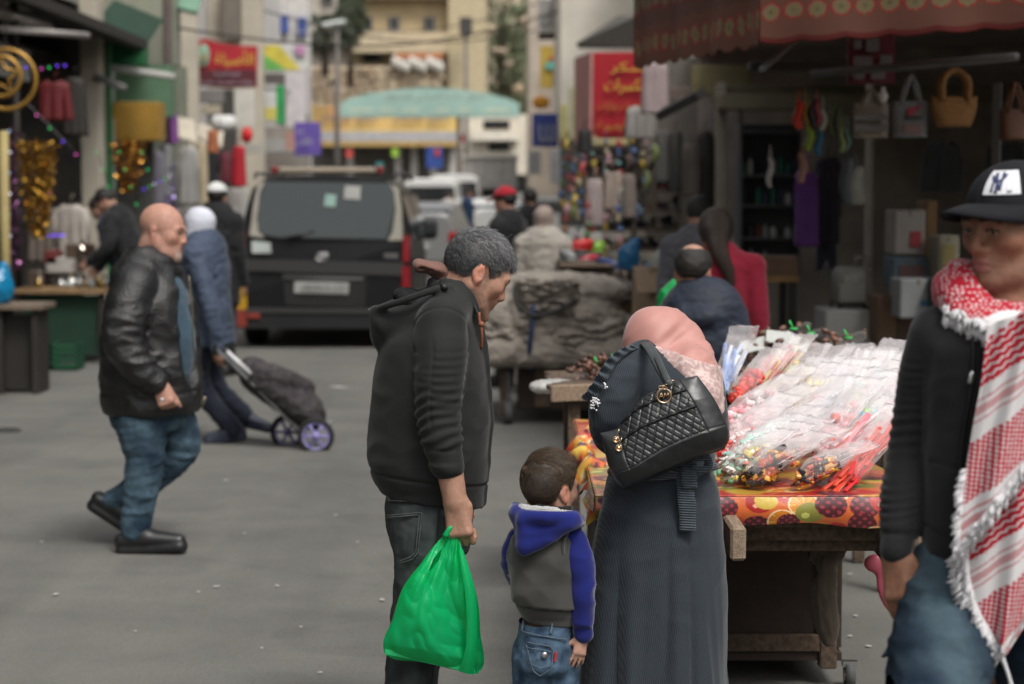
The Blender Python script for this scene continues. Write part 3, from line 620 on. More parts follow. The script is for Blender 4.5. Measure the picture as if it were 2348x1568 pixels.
 fade=np.clip(.35+.4*fbm(V*(14,14,9),2)+.3*ridge(V*(10,10,24)+4),0,1)[:,None]; C=np.array((.018,.023,.024))*(1-fade)+np.array((.062,.072,.072))*fade
 jn=mk('jeans',V,Fs,DJ,root,True,C)
 # back pocket, waistband seam, belt loop, button: sewn pieces
 def onbody(u,v,out=.004):
  q=Q(u,v,d-.18); best=None
  r0=Q(u,v,d-.1)-A(0,0,CAM_H); dirn=unit(r0); rel=V-A(0,0,CAM_H); tt=rel@dirn; perp=np.linalg.norm(rel-tt[:,None]*dirn,axis=1); ok=perp<.012
  if not ok.any():return q
  tmin=tt[ok].min(); return A(0,0,CAM_H)+dirn*(tmin-out)
 ST=M('denim_seam',(.06,.068,.068),.8,.4,90); SD=M('denim_seam_dark',(.012,.014,.015),.85)
 pk=[(883,1182),(966,1175),(958,1265),(946,1282),(915,1291)]
 mb=MB()
 for off in(0,5):
  path=[(pk[0][0]+2,pk[0][1]+off),(pk[1][0]-off,pk[1][1]+off),(pk[2][0]-off,pk[2][1]),(pk[3][0]-off,pk[3][1]-off),(pk[4][0]+2,pk[4][1]-off)]
  q=np.array([onbody(u,v,.003)for u,v in np.stack([np.interp(np.linspace(0,4,60),range(5),[p_[i_]for p_ in path])for i_ in(0,1)],1)]); mb.tube(q,.0022,6)
 mb.build('back_pocket',ST,jn,True)
 mb=MB(); q=np.array([onbody(u,1147+(u-885)*.03,.002)for u in np.linspace(888,1012,26)]); mb.tube(q,.003,6); q=np.array([onbody(u,1128+(u-885)*.05,.002)for u in np.linspace(886,1012,26)]); mb.tube(q,.003,6); mb.build('waistband',ST,jn,True)
 mb=MB(); q=np.array([onbody(1003+2*math.sin(i*.3),1150+i*6,.002)for i in range(22)]); mb.tube(q,.0028,6); mb.build('side_seam',SD,jn,True)
 mb=MB()
 for i in range(8):mb.box(onbody(889+i*.4,1126+i*3,.005),(.014,.005,.006),None,.002)
 mb.build('belt_loop',ST,jn,True)
 SH=M('dark_shoe',(.02,.02,.02),.5)
 for i in(0,1):shoe(J,i,SH,root,.012)
 # ---- hair
 o,Rh=J['hd'],J['HR']; kp=hairline([-.13,-.1,-.075,-.045,-.025,.0,.012,.03,.05,.07,.09,.11],[-.045,-.045,-.04,-.03,.028,.038,.02,-.004,.045,.07,.088,.1])
 V,Fs=haircap(o,Rh,1,.0045,kp,.005,bumpy=.0012); nz=np.clip(.5+.5*noise(V*90),0,1)[:,None]; C=np.array((.02,.02,.021))*(1-nz)+np.array((.07,.07,.072))*nz
 def dens(p):return(kp(p)<-.002)*1.
 def ln(p):return .014+.024*smooth01(.06,.12,p[:,2])+.012*smooth01(.03,.09,p[:,0])
 def fl(p):a=np.stack([.9+0*p[:,0],.35*np.sin(p[:,0]*60+p[:,1]*30),-.35+0*p[:,0]],1); return a
 V2,F2,r2,p2=strands(o,Rh,1,22000,dens,ln,fl,.0008,5,wild=.38,radii=(.103,.082,.096)); g=np.clip(r2**1.6*.5*np.repeat(.45+.8*smooth01(.02,.12,p2[:,2]),9),0,1)[:,None]; C2=np.array((.018,.018,.019))*(1-g)+np.array((.52,.52,.53))*g
 hair_object([(V,Fs,C),(V2,F2,C2)],root,'hair',hairmat('hair_salt_pepper'))
 return J,root
MANJ,MAN=build_man()
# ================================================================ woman in the ribbed dress, with her shoulder bag
def rib_mat(name,c0,c1,freq,vec=(1,.45,.06),rough=.85,strength=.7,sheen=.2):
 """knitted ribs: fine parallel ridges coloured paler towards the top"""
 if name in _mats:return _mats[name]
 m=M(name+'_',c0,rough,sheen=sheen,spec=.2); m.name=name; _mats[name]=m; N,L=m.node_tree.nodes,m.node_tree.links; b=N['Principled BSDF']
 tc=N.new('ShaderNodeTexCoord'); dt=N.new('ShaderNodeVectorMath'); dt.operation='DOT_PRODUCT'; dt.inputs[1].default_value=vec; L.new(tc.outputs['Object'],dt.inputs[0])
 nz=N.new('ShaderNodeTexNoise'); nz.inputs['Scale'].default_value=130; nz.inputs['Detail'].default_value=3; L.new(tc.outputs['Object'],nz.inputs['Vector'])
 mu=N.new('ShaderNodeMath'); mu.operation='MULTIPLY_ADD'; mu.inputs[1].default_value=freq; L.new(dt.outputs['Value'],mu.inputs[0]); L.new(nz.outputs['Fac'],mu.inputs[2])
 sn=N.new('ShaderNodeMath'); sn.operation='SINE'; L.new(mu.outputs[0],sn.inputs[0]); mr=N.new('ShaderNodeMapRange'); mr.inputs['From Min'].default_value=-1; L.new(sn.outputs[0],mr.inputs['Value'])
 n2=N.new('ShaderNodeTexNoise'); n2.inputs['Scale'].default_value=420; L.new(tc.outputs['Object'],n2.inputs['Vector']); ad=N.new('ShaderNodeMath'); ad.operation='MULTIPLY'; L.new(mr.outputs[0],ad.inputs[0]); L.new(n2.outputs['Fac'],ad.inputs[1])
 rp=N.new('ShaderNodeValToRGB'); rp.color_ramp.elements[0].color=(*c0,1); rp.color_ramp.elements[1].color=(*c1,1); rp.color_ramp.elements[0].position=.12; rp.color_ramp.elements[1].position=.55; L.new(ad.outputs[0],rp.inputs[0]); L.new(rp.outputs[0],b.inputs['Base Color'])
 bp=N.new('ShaderNodeBump'); bp.inputs['Strength'].default_value=strength; bp.inputs['Distance'].default_value=.004; L.new(mr.outputs[0],bp.inputs['Height']); L.new(bp.outputs[0],b.inputs['Normal'])
 return m
def build_woman():
 d=5.72; root=thing('person','woman in pink headscarf and long grey-blue ribbed dress leaning over the sweets','person',Q(1500,1568,d)*(1,1,0),'people in the street')
 Ry_=rz(52); J=pose(Q(1505,1100,d)[0],d+.02,1.52,52)
 J.update(pv=Q(1510,1130,d),wa=Q(1515,1060,d),ch=Q(1525,930,d+.05),uc=Q(1530,845,d+.08),nk=Q(1525,812,d+.1),hd=Q(1500,806,d+.09),HR=rz(40)@ry(30),hk=.9,sh=[Q(1462,850,d-.02),Q(1610,880,d+.12)],el=[Q(1402,960,d-.05),Q(1628,985,d+.2)],wr=[Q(1455,1040,d+.16),Q(1600,1010,d+.4)])
 body(J,.008,(.4,.25,.18),root,.92,thin=.82)
 DR=rib_mat('ribbed_knit_bluegrey',(.02,.0255,.033),(.038,.047,.058),1150,(1,.35,.1),strength=.14)
 def row(v,u0,u1,ry_,cy):a,b=Q(u0,v,d),Q(u1,v,d); return(a[2],(a[0]+b[0])/2,cy,(b[0]-a[0])/2,ry_)
 rows=[row(1780,1322,1684,.25,d+.0),row(1568,1340,1668,.225,d),row(1400,1351,1661,.2,d),row(1250,1364,1655,.18,d),row(1170,1378,1650,.168,d),row(1120,1389,1644,.155,d+.01),row(1085,1397,1639,.145,d+.015),row(1050,1403,1640,.145,d+.02),row(985,1412,1650,.155,d+.03),row(920,1418,1655,.165,d+.04),row(870,1424,1650,.165,d+.05),row(830,1440,1632,.15,d+.07),row(800,1468,1592,.11,d+.09),row(778,1490,1560,.08,d+.1)]
 s=Sculpt(A(rows[0][1]-.27,d-.32,.02),A(Q(1700,800,d)[0],d+.34,1.36),.0068); s.tower(rows,.01,n=2.15)
 ap=spline([Q(1478,832,d+.0),Q(1440,862,d-.045),Q(1412,910,d-.075),Q(1400,965,d-.07),Q(1420,1010,d+.02),Q(1460,1045,d+.15)],26); ar=np.interp(np.linspace(0,1,26),(0,.2,.45,.6,1),(.062,.066,.06,.056,.042)); s.tube(ap,ar,.02); s.tube([J['sh'][1],J['el'][1],J['wr'][1]],[.062,.055,.042],.03)
 V,Fs=s.mesh(1); N=vnormals(V,Fs); cx=np.interp(V[:,2],[r_[0]for r_ in rows],[r_[1]for r_ in rows]); th=np.arctan2(V[:,1]-d,V[:,0]-cx); low=smooth01(.9,.2,V[:,2])
 ph=th*2.2+.25*np.sin(V[:,2]*3); fo=ridge(np.stack([np.cos(th)*2.0+3,np.sin(th)*2.0,V[:,2]*.55],1))*.016+ridge(np.stack([np.cos(th)*5,np.sin(th)*5+7,V[:,2]*1.2],1))*.006
 hemx=(V[:,0]-cx)/np.interp(V[:,2],[r_[0]for r_ in rows],[r_[3]for r_ in rows]); fx_=hemx*4.6+.8*np.sin(V[:,2]*2.2+1)+2.4*noise(np.stack([hemx*2.2,0*hemx,V[:,2]*.9],1)); fo=fo*.6+(np.abs(np.sin(fx_))**.8-.5)*.03*np.clip(.7+1.1*noise(np.stack([hemx*3+4,0*hemx,V[:,2]*.5],1)),.05,1.5)*np.where(V[:,1]<d,1,.5)
 am=np.min(np.linalg.norm(V[:,None,:]-ap[None,::3],axis=2),axis=1)<.075
 dsp=fo*low+(1-low)*ridge(V*(9,9,12))*.004+am*ridge(V*(14,14,16)+3)*.004-np.exp(-((V[:,2]-Q(1500,1085,d)[2])/.008)**2)*.004*~am
 V=V+N*dsp[:,None]; mk('dress',V,Fs,DR,root)
 # frill on the sleeve with lace knots, belt with its tied tail
 FR=rib_mat('ribbed_knit_frill',(.03,.04,.05),(.075,.095,.115),1100,(.7,.3,.7)); mb=MB()
 pth=spline([Q(1482,797,d-.03),Q(1445,806,d-.08),Q(1415,832,d-.11),Q(1394,868,d-.125),Q(1378,900,d-.12),Q(1362,925,d-.11)],60); g=[]
 for i,p in enumerate(pth):
  t=i/59; w_=.012+.03*t**.7; n_=unit(A(-.75,-.35,.45)); g.append([p+n_*w_*j+A(.3,-1,.2)*.011*math.sin(i*.95)*j*(.4+t)for j in(0,.35,.7,1)])
 mb.sheet(np.array(g),.004); mb.build('sleeve_frill',FR,root,True)
 mb=MB()
 for i in range(46):mb.ell(Q(1366,922,d-.135)+rng.normal(size=3)*(.007,.005,.009),.003,None,8,6)
 for i in range(16):mb.ell(Q(1388,886,d-.14)+rng.normal(size=3)*(.003,.003,.006),.0026,None,8,6)
 mb.build('lace_knot',cloth('white_lace',(.62,.62,.63)),root,True)
 def strip(path,wid,nm,parent,mat,th_=.008,wob=.004):
  mb=MB(); pth=spline([Q(*p)for p in path],22); g=[]
  for i,p in enumerate(pth):t=i/21; wv=np.interp(t,np.linspace(0,1,len(wid)),wid); g.append([p+A(1,0,.05)*wv*j+A(0,1,0)*wob*math.sin(3*i/21*PI+j*2)for j in(-.5,-.2,.2,.5)])
  mb.sheet(np.array(g),th_); return mb.build(nm,mat,parent,True)
 BM=rib_mat('ribbed_knit_belt',(.03,.038,.047),(.08,.098,.118),900,(.05,.1,1)); ds=d-.165
 strip([(1577,1052,ds),(1578,1085,ds-.012),(1582,1120,ds-.016)],(.042,.044,.044),'belt_tail',root,BM); strip([(1567,1085,ds-.002),(1573,1140,ds-.01),(1577,1218,ds-.018)],(.042,.05,.046),'belt_tail',root,BM)
 mb=MB(); mb.tube(spline([Q(1580,1062,ds),Q(1598,1048,ds-.015),Q(1620,1050,ds-.01),Q(1624,1068,ds-.005),Q(1604,1078,ds-.012),Q(1584,1070,ds-.01)],26),.0125,10); mb.tube(spline([Q(1398,1080,d-.1),Q(1450,1092,ds+.01),Q(1530,1090,ds),Q(1600,1078,ds+.01),Q(1638,1068,d-.08)],20),.012,8); mb.build('belt',BM,root,True)
 # headscarf: smooth over the head, lace panel falling over the shoulder
 PK=M('pink_satin',(.60,.30,.265),.5,.06,14,.1,900,sheen=.3,spec=.4); s=Sculpt(Q(1400,960,d)-(0,.25,0),Q(1700,680,d)+(0,.36,0),.0055)
 s.ell(Q(1503,772,d+.09),(.086,.1,.087),None,.02); s.ell(Q(1540,780,d+.1),(.09,.09,.075),ry(35),.03); s.tube([Q(1560,785,d+.08),Q(1605,812,d+.04)],[.055,.026],.03); s.tube([Q(1475,790,d+.07),Q(1500,815,d+.05)],[.055,.06],.03); s.ell(Q(1588,838,d+.01),(.06,.09,.05),ry(35),.03)
 s.tube([Q(1535,815,d-.0),Q(1590,850,d-.06),Q(1625,895,d-.09),Q(1640,935,d-.09)],[.05,.045,.038,.02],.025,'add',(unit((-.6,.75,-.4)),.45)); s.tube([Q(1605,812,d+.04),Q(1632,870,d-.01),Q(1646,930,d-.04)],[.026,.022,.012],.02)
 V,Fs=s.mesh(1); N=vnormals(V,Fs); a=(V-Q(1440,800,d)); ax1=unit(A(.78,0,.62)); q=V@np.stack([ax1,A(0,1,0),np.cross(ax1,A(0,1,0))],1)
 V=V+N*(ridge(q*(1.6,3,13)+5)*.0075+ridge(q*(3,5,30))*.003)[:,None]
 # lace: raised floral threads where the panel lies
 uv_=np.stack([V[:,0],V[:,2]],1); ln0=Q(1500,792,d); ln1=Q(1622,832,d); nr=np.cross(ln1-ln0,A(0,1,0)); nr=nr if nr[2]<0 else-nr; nr=unit(nr); below=((V-ln0)@nr)>.0
 lace=below*(V[:,1]<d+.06)*(V[:,0]>Q(1488,800,d)[0]); fl=np.abs(noise(V*55))<.16; V=V+N*(lace*(fl*.0012+.006))[:,None]; C=np.tile((.41,.195,.168),(len(V),1))*(1+.04*noise(V*30))[:,None]
 lc=np.where(fl[:,None],(.52,.40,.375),(.38,.25,.235)); C=np.where(lace[:,None],lc,C); mk('headscarf',V,Fs,M('pink_satin_lace',attr=True,rough=.5,sheen=.25,spec=.4,bump=.1,bscale=900),root,True,C)
 SH=M('dark_shoe',(.02,.02,.02),.5)
 for i in(0,1):shoe(J,i,SH,root,.012)
 return root
WOMAN=build_woman()
# ---------------------------------------------------------------- quilted shoulder bag
def coons(top_,right,bot,left,n,m):
 """surface between four traced edges; s runs along, t runs up"""
 def rs(c,k):return spline(np.array([(a,b,0)for a,b in c],float),k)[:,:2]
 T,B,Rr,L_=rs(top_,n),rs(bot,n),rs(right,m),rs(left,m); s=np.linspace(0,1,n)[:,None,None]; t=np.linspace(0,1,m)[None,:,None]
 return(1-t)*B[:,None]+t*T[:,None]+(1-s)*L_[None]+s*Rr[None]-((1-s)*(1-t)*B[0]+s*(1-t)*B[-1]+(1-s)*t*T[0]+s*t*T[-1])
def build_handbag():
 db=5.5; root=thing('handbag','black quilted leather shoulder bag with a round gold AM charm','handbag',Q(1530,1120,db))
 n,m=150,110; UV=coons([(1374,993),(1418,979),(1440,948),(1470,913),(1514,889),(1561,869),(1598,861)],[(1660,1030),(1671,1008),(1648,934),(1619,888),(1598,861)],[(1433,1124),(1470,1108),(1533,1080),(1595,1052),(1660,1030)],[(1433,1124),(1412,1102),(1396,1073),(1385,1031),(1374,993)],n,m)
 s=np.linspace(0,1,n)[:,None]+np.zeros((1,m)); t=np.linspace(0,1,m)[None]+np.zeros((n,1))
 edge=(1-np.abs(2*s-1)**5)*(1-np.abs(2*t-1)**5); prof=np.interp(t,(0,.05,.3,.34,.7,1),(.0,.055,.072,.068,.052,.02)); dep=prof*np.clip(edge,0,1)**.45
 a,b=UV[...,0],UV[...,1]; ca,sa=math.cos(math.radians(26)),math.sin(math.radians(26)); p,q=(a*ca-b*sa),(a*sa+b*ca); P1=(a-1500)*.5-(b-1000)*.86; P2=(a-1500)*.98+(b-1000)*.18
 quilt=((s>.15)&(s<.83)&(t>.33)&(t<.985)); l1=np.abs(((P1/12.2)%1)-.5)*2; l2=np.abs(((P2/20.0)%1)-.5)*2; qd=np.minimum(1,np.minimum(1-l1,1-l2)*3.4)**.55
 dep=dep+quilt*(qd*.0046-.003)-.003*(np.exp(-((t-.325)/.008)**2)+np.exp(-((s-.147)/.006)**2)*(t>.3)+np.exp(-((s-.835)/.006)**2)*(t>.3)); dep=dep+.0022*fbm(np.stack([a.ravel()*.03,b.ravel()*.03,0*a.ravel()],1),2).reshape(n,m)
 front=np.array([Q(a[i,j],b[i,j],db-dep[i,j])for i in range(n)for j in range(m)]).reshape(n,m,3); bdep=.05*np.clip(edge,0,1)**.6; back=front+np.stack([0*dep,dep+bdep,0*dep],2)
 V=np.concatenate([front.reshape(-1,3),back.reshape(-1,3)]); I=np.arange(n*m).reshape(n,m); f1=np.stack([I[:-1,:-1],I[1:,:-1],I[1:,1:],I[:-1,1:]],-1).reshape(-1,4); f2=f1[:,::-1]+n*m
 LE=M('black_leather',(.017,.018,.019),.36,.2,20,.05,300,spec=.5); mk('bag_body',V,np.concatenate([f1,f2]),LE,root)
 surf=lambda u,v,out=.004:(lambda k:front.reshape(-1,3)[k]-A(0,out,0))(np.argmin((a.ravel()-u)**2+(b.ravel()-v)**2))
 ZP=M('black_zip',(.006,.006,.007),.5); GD=M('gold_metal',(.72,.52,.33),.28,metal=1.)
 for z in([(1424,972),(1450,945),(1490,922),(1530,906),(1572,893)],[(1424,1008),(1460,984),(1510,961),(1555,944),(1594,930)]):
  mb=MB(); pts=np.array([surf(u,v,.002)for u,v in spline(np.array([(x,y,0)for x,y in z],float),30)[:,:2]]); mb.tube(pts,.0045,8); zp=mb.build('zip',ZP,root,True)
 for(u,v)in((1411,1006),(1418,1026)):
  mb=MB(); c=surf(u,v,.008); mb.tube([c+A(math.cos(k*PI/8),0,math.sin(k*PI/8))*(.008,0,.008)for k in range(16)],.0018,6,closed=True); mb.tube([c+A(.002,0,.008),c+A(.005,0,.02),c+A(.008,-.002,.028)],.0022,6); mb.lathe([(.0065,0),(.0065,.001)],c,14,(0,1,0)); mb.build('zip_pull',GD,root,True)
 c=surf(1521,906,.012); mb=MB(); mb.tube([c+A(math.cos(k*PI/18),0,math.sin(k*PI/18))*.0195 for k in range(36)],.0026,8,closed=True); ch=mb.build('charm_ring',GD,root,True)
 X,Z=unit(A(1,0,.05)),unit(A(-.05,0,1)); mb=MB()
 def stroke(x0,z0,x1,z1,r_=.0014):mb.tube([c+X*x0+Z*z0+A(0,.001,0),c+X*x1+Z*z1+A(0,.001,0)],r_,6)
 for st in((-.0145,-.007,-.007,.0085),(-.007,.0085,-.0015,-.007),(-.0115,-.0015,-.0035,-.0015),(-.0005,-.007,.0025,.0085),(.0025,.0085,.007,-.003),(.007,-.003,.0115,.0085),(.0115,.0085,.0145,-.007)):stroke(*st)
 mb.build('charm_letters',GD,ch,True); mb=MB()
 for k,(u,v)in enumerate(((1524,889),(1528,881),(1534,876),(1541,872),(1538,880),(1520,884),(1514,888))):q_=Q(u,v,db-.055); Rk=rx(90*(k%2)); mb.tube([q_+Rk@(A(math.cos(j*PI/5)*.0058,0,math.sin(j*PI/5)*.0042))for j in range(10)],.0012,5,closed=True)
 mb.build('charm_chain',GD,root,True)
 SM=M('grey_leather_strap',(.045,.05,.052),.42,.2,30,spec=.5)
 for off,dd in((0,0),(9,.012)):
  path=spline([Q(1452+off,812,5.75),Q(1470+off,791,5.70),Q(1482+off,796,5.62),Q(1502+off,830,5.53-dd),Q(1522+off*.6,866,5.475-dd),Q(1533+off*.4,884,5.452-dd)],30); mb=MB(); g=[[p+unit(A(.85,-.2,.42))*.0085*j-A(0,.003,0)*(1-j*j)for j in(-1,-.5,0,.5,1)]for p in path]; mb.sheet(np.array(g),.005); mb.build('strap',SM,root,True)
 return root
build_handbag()
# ================================================================ boy in the blue and grey hooded fleece
def build_boy():
 d=5.6; root=thing('person','small boy in blue-sleeved grey hooded fleece and jeans, seen from behind','person',Q(1255,1568,d)*(1,1,0),'people in the street')
 J=pose(Q(1255,1300,d)[0],d,.96,56); J.update(pv=Q(1250,1440,d),wa=Q(1252,1385,d),ch=Q(1252,1290,d),uc=Q(1255,1225,d),nk=Q(1262,1180,d),hd=Q(1256,1130,d),HR=rz(52)@ry(4),hk=.87,sh=[Q(1188,1228,d+.02),Q(1318,1232,d-.03)],el=[Q(1176,1310,d+.03),Q(1341,1325,d-.03)],wr=[Q(1228,1350,d+.2),Q(1336,1456,d-.05)],hp=[Q(1222,1455,d),Q(1280,1455,d)],kn=[A(Q(1222,1500,d)[0],d,.28),A(Q(1282,1500,d)[0],d,.28)],an=[A(Q(1222,1500,d)[0],d,.06),A(Q(1284,1500,d)[0],d,.06)],to=[A(Q(1235,1500,d)[0],d+.1,.02),A(Q(1300,1500,d)[0],d+.1,.02)])
 fx=unit(A(-.22,-.12,-1)); zz=unit(A(.45,-.9,0)-fx*(A(.45,-.9,0)@fx)); Rh=np.stack([fx,np.cross(zz,fx),zz],1)
 body(J,.0045,(.38,.22,.16),root,1.,((20,20,10),(6,12,10)),HK=dict(side=(1,-1),kw=({},dict(spread=7,thumb=(36,10))),head=dict(jaw=.92,nose=.75,fat=.004)),zfine=[(J['hd'][2]-.14,J['hd'][2]+.14),(J['wr'][1][2]-.1,J['wr'][1][2]+.03)],zv=.008,handR=(None,Rh),hk=1.05,thin=.66,skincol_kw=dict(lips=(.35,.14,.12)))
 def row(v,u0,u1,ry_):a,b=Q(u0,v,d),Q(u1,v,d); return(a[2],(a[0]+b[0])/2,d,(b[0]-a[0])/2,ry_)
 GF=cloth('grey_fleece',(.05,.049,.045),.95,.35,.12,500,var=.22); s=Sculpt(Q(1150,1450,d)-(0,.2,0),Q(1360,1150,d)+(0,.2,0),.0048)
 s.tower([row(1436,1198,1320,.085),row(1410,1195,1323,.088),row(1398,1188,1325,.098),row(1380,1180,1327,.106),row(1330,1172,1322,.11),row(1275,1168,1326,.11),row(1235,1174,1334,.105),row(1212,1186,1326,.09),row(1190,1208,1306,.07)],.01,n=2.4)
 ph,pf=Q(1195,1414,d),Q(1322,1431,d); nr=np.cross(pf-ph,A(0,1,0)); s.plane(ph,nr if nr[2]<0 else-nr,.003)
 V,Fs=s.mesh(1); N=vnormals(V,Fs); v0=(CAM_H-V[:,2])/(d-.1)*FPX+437; band=1399+(V[:,0]-ph[0])*100
 V=V+N*(-np.exp(-((v0-band)/3)**2)*.005+(v0<band)*smooth01(1230,1290,v0)*(ridge(V*(5,5,8)+(2,0,1))*.012+ridge(V*(14,14,18))*.003))[:,None]; vest=mk('vest',V,Fs,GF,root)
 BL=cloth('royal_blue_fleece',(.009,.014,.125),.95,.4,.12,500,var=.18)
 for i in(1,0):
  s=Sculpt(np.minimum(J['sh'][i],np.minimum(J['el'][i],J['wr'][i]))-.09,np.maximum(J['sh'][i],np.maximum(J['el'][i],J['wr'][i]))+.09,.0048); pts=[Q(1312,1238,d-.05),Q(1322,1268,d-.06),Q(1332,1322,d-.065),Q(1335,1390,d-.06),Q(1337,1452,d-.05)]if i else[Q(1196,1235,d+.02),Q(1184,1265,d+.02),Q(1182,1300,d+.05),Q(1226,1345,d+.18)]
  s.tube(spline(pts,20),np.interp(np.linspace(0,1,20),(0,.25,.5,.85,.9,1),(.038,.0415,.037,.032,.0245,.026)),.01); V,Fs=s.mesh(1); N=vnormals(V,Fs); V=V+N*(ridge(V*(14,14,18))*.004)[:,None]; mk('sleeve',V,Fs,BL,root)
 mb=MB(); mb.tube(spline([Q(1330,1212,d-.03),Q(1308,1208,d-.075),Q(1296,1232,d-.1),Q(1290,1262,d-.105),Q(1298,1300,d-.09),Q(1318,1335,d-.06)],30),.0052,8); mb.build('armhole_piping',GF,vest,True)
 # hood hanging on the back, with its pile lining
 s=Sculpt(Q(1160,1290,d)-(0,.2,0),Q(1350,1140,d)+(0,.2,0),.0045); rim=[Q(1182,1164,d-.02),Q(1186,1176,d-.075),Q(1215,1184,d-.125),Q(1260,1186,d-.14),Q(1305,1188,d-.115),Q(1326,1196,d-.07),Q(1318,1180,d+.05)]
 s.tube(spline(rim,34),.0145,.012); s.tube([Q(1190,1180,d-.07),Q(1200,1258,d-.115)],[.02,.012],.03); s.tube([Q(1310,1195,d-.1),Q(1250,1238,d-.125),Q(1204,1260,d-.118)],[.018,.016,.012],.03)
 for a,b,r_ in(((1200,1195),(1203,1245),.016),((1225,1196),(1215,1245),.018),((1250,1198),(1232,1236),.018),((1275,1200),(1255,1222),.018),((1300,1200),(1280,1212),.016)):s.tube([Q(*a,d-.118),Q(*b,d-.115)],r_,.02)
 V,Fs=s.mesh(1); N=vnormals(V,Fs); V=V+N*(ridge(V*(8,8,24)+2)*.0035)[:,None]; hood=mk('hood',V,Fs,BL,root)
 s=Sculpt(Q(1165,1230,d)-(0,.2,0),Q(1340,1130,d)+(0,.2,0),.0045); s.tube(spline([Q(1188,1166,d-.03),Q(1200,1172,d-.085),Q(1235,1176,d-.11),Q(1270,1178,d-.1),Q(1310,1182,d-.05)],20),[.012]*4+[.017]*10+[.012]*6,.01); V,Fs=s.mesh(1); V=V+vnormals(V,Fs)*(ridge(V*120)*.0045)[:,None]; mk('hood_lining',V,Fs,cloth('white_pile',(.55,.55,.54),1.,.6,1.,300),hood)
 mb=MB(); mb.tube(spline([Q(1228,1158,d-.03),Q(1240,1164,d-.075),Q(1275,1168,d-.085),Q(1308,1166,d-.04)],16),.009,8); mb.build('shirt_collar',cloth('black_jersey',(.01,.01,.01)),root,True)
 # jeans
 DM=M('blue_denim',attr=True,rough=.85,var=.3,vscale=60,bump=.4,bscale=800,spec=.2); s=Sculpt(A(Q(1165,1500,d)[0],d-.18,.04),A(Q(1335,1500,d)[0],d+.2,.5),.0048)
 s.tower([row(1400,1196,1316,.08),row(1425,1190,1314,.085),row(1460,1188,1312,.094),row(1500,1190,1311,.097),row(1535,1194,1308,.09)],.01,n=2.4)
 for u in(1222,1279):x=Q(u,1500,d)[0]; s.tube([A(x,d,.4),A(x,d+.0,.28),A(x,d-.005,.06)],[.062,.055,.05],.02)
 V,Fs=s.mesh(1); N=vnormals(V,Fs); v0=(CAM_H-V[:,2])/(d-.08)*FPX+437; gat=smooth01(1450,1425,v0); th=np.arctan2(V[:,1]-d,V[:,0]-Q(1250,1450,d)[0]); V=V+N*(gat*np.sin(th*34)*.0022+ridge(V*(14,14,20)+1)*.0035*smooth01(1480,1520,v0)+ridge(V*(20,20,30))*.0015)[:,None]
 fade=np.clip(.4+.6*fbm(V*(16,16,12),2)+.25*ridge(V*(14,14,20)+1),0,1)[:,None]; jn=mk('jeans',V,Fs,DM,root,True,np.array((.018,.035,.07))*(1-fade)+np.array((.10,.165,.24))*fade)
 def onb(u,v,out=.003):
  dirn=unit(Q(u,v,d)-A(0,0,CAM_H)); rel=V-A(0,0,CAM_H); tt=rel@dirn; ok=np.linalg.norm(rel-tt[:,None]*dirn,axis=1)<.009; return A(0,0,CAM_H)+dirn*((tt[ok].min()if ok.any()else d-.09)-out)
 def stitch(name,path,mat,r_=.0012,n=40):mb=MB(); k=np.linspace(0,len(path)-1,n); mb.tube(np.array([onb(u,v)for u,v in np.stack([np.interp(k,range(len(path)),[p[i]for p in path])for i in(0,1)],1)]),r_,6); return mb.build(name,mat,jn,True)
 ST=M('denim_stitch',(.075,.1,.13),.8,.4,90)
 stitch('waistband',[(1190,1446),(1240,1458),(1300,1466)],ST,.0018); stitch('pocket_seam',[(1206,1472),(1262,1482),(1268,1490),(1262,1535),(1238,1550),(1222,1538),(1206,1478)],ST,.0016); stitch('pocket_flap_seam',[(1206,1484),(1264,1494)],ST,.0012); stitch('pocket_seam',[(1212,1520),(1240,1532),(1262,1526)],ST,.0012); stitch('belt_loop',[(1266,1425),(1262,1452)],ST,.004); stitch('belt_loop',[(1200,1420),(1196,1445)],ST,.004)
 mb=MB(); c=onb(1248,1501); mb.lathe([(.009,0),(.009,.004),(.006,.006)],c,16,(0,-1,0)); mb.build('pocket_stud',M('silver_stud',(.6,.58,.55),.3,metal=1.),jn,True); mb=MB(); mb.box(onb(1273,1506),(.007,.004,.03),ry(8),.001); mb.build('red_tab',M('red_tab',(.35,.02,.03),.6),jn)
 for i in(0,1):shoe(J,i,M('dark_shoe',(.02,.02,.02),.5),root,.01,.9)
 # hair: dark brown, short at the nape, longer on top
 o,Rh,k=J['hd'],J['HR'],J['hk']; kp=hairline([-.13,-.1,-.07,-.045,-.025,.0,.015,.03,.05,.075,.1],[-.055,-.052,-.048,-.035,.025,.035,.02,.012,.05,.08,.095]); V,Fs=haircap(o,Rh,k,.0042,kp,.0045,bumpy=.0008); mix=smooth01(-.02,.06,loc(V,o,Rh,k)[:,2])[:,None]; C=np.array((.035,.022,.014))*(1-mix)+np.array((.02,.013,.009))*mix
 V2,F2,r2,p2=strands(o,Rh,k,20000,lambda p:(kp(p)<-.002)*1.,lambda p:.007+.026*smooth01(.05,.11,p[:,2]),lambda p:np.stack([.35-4*p[:,0]*(p[:,2]<.08),-.5+0*p[:,0],-.8*(p[:,2]<.1)+.1],1),.0007,9,wild=.22,radii=(.102,.081,.0945)); g=(r2**2)[:,None]
 hair_object([(V,Fs,C),(V2,F2,np.array((.026,.018,.012))*(1-g)+np.array((.17,.11,.066))*g)],root,'hair',hairmat('hair_dark'))
build_boy()
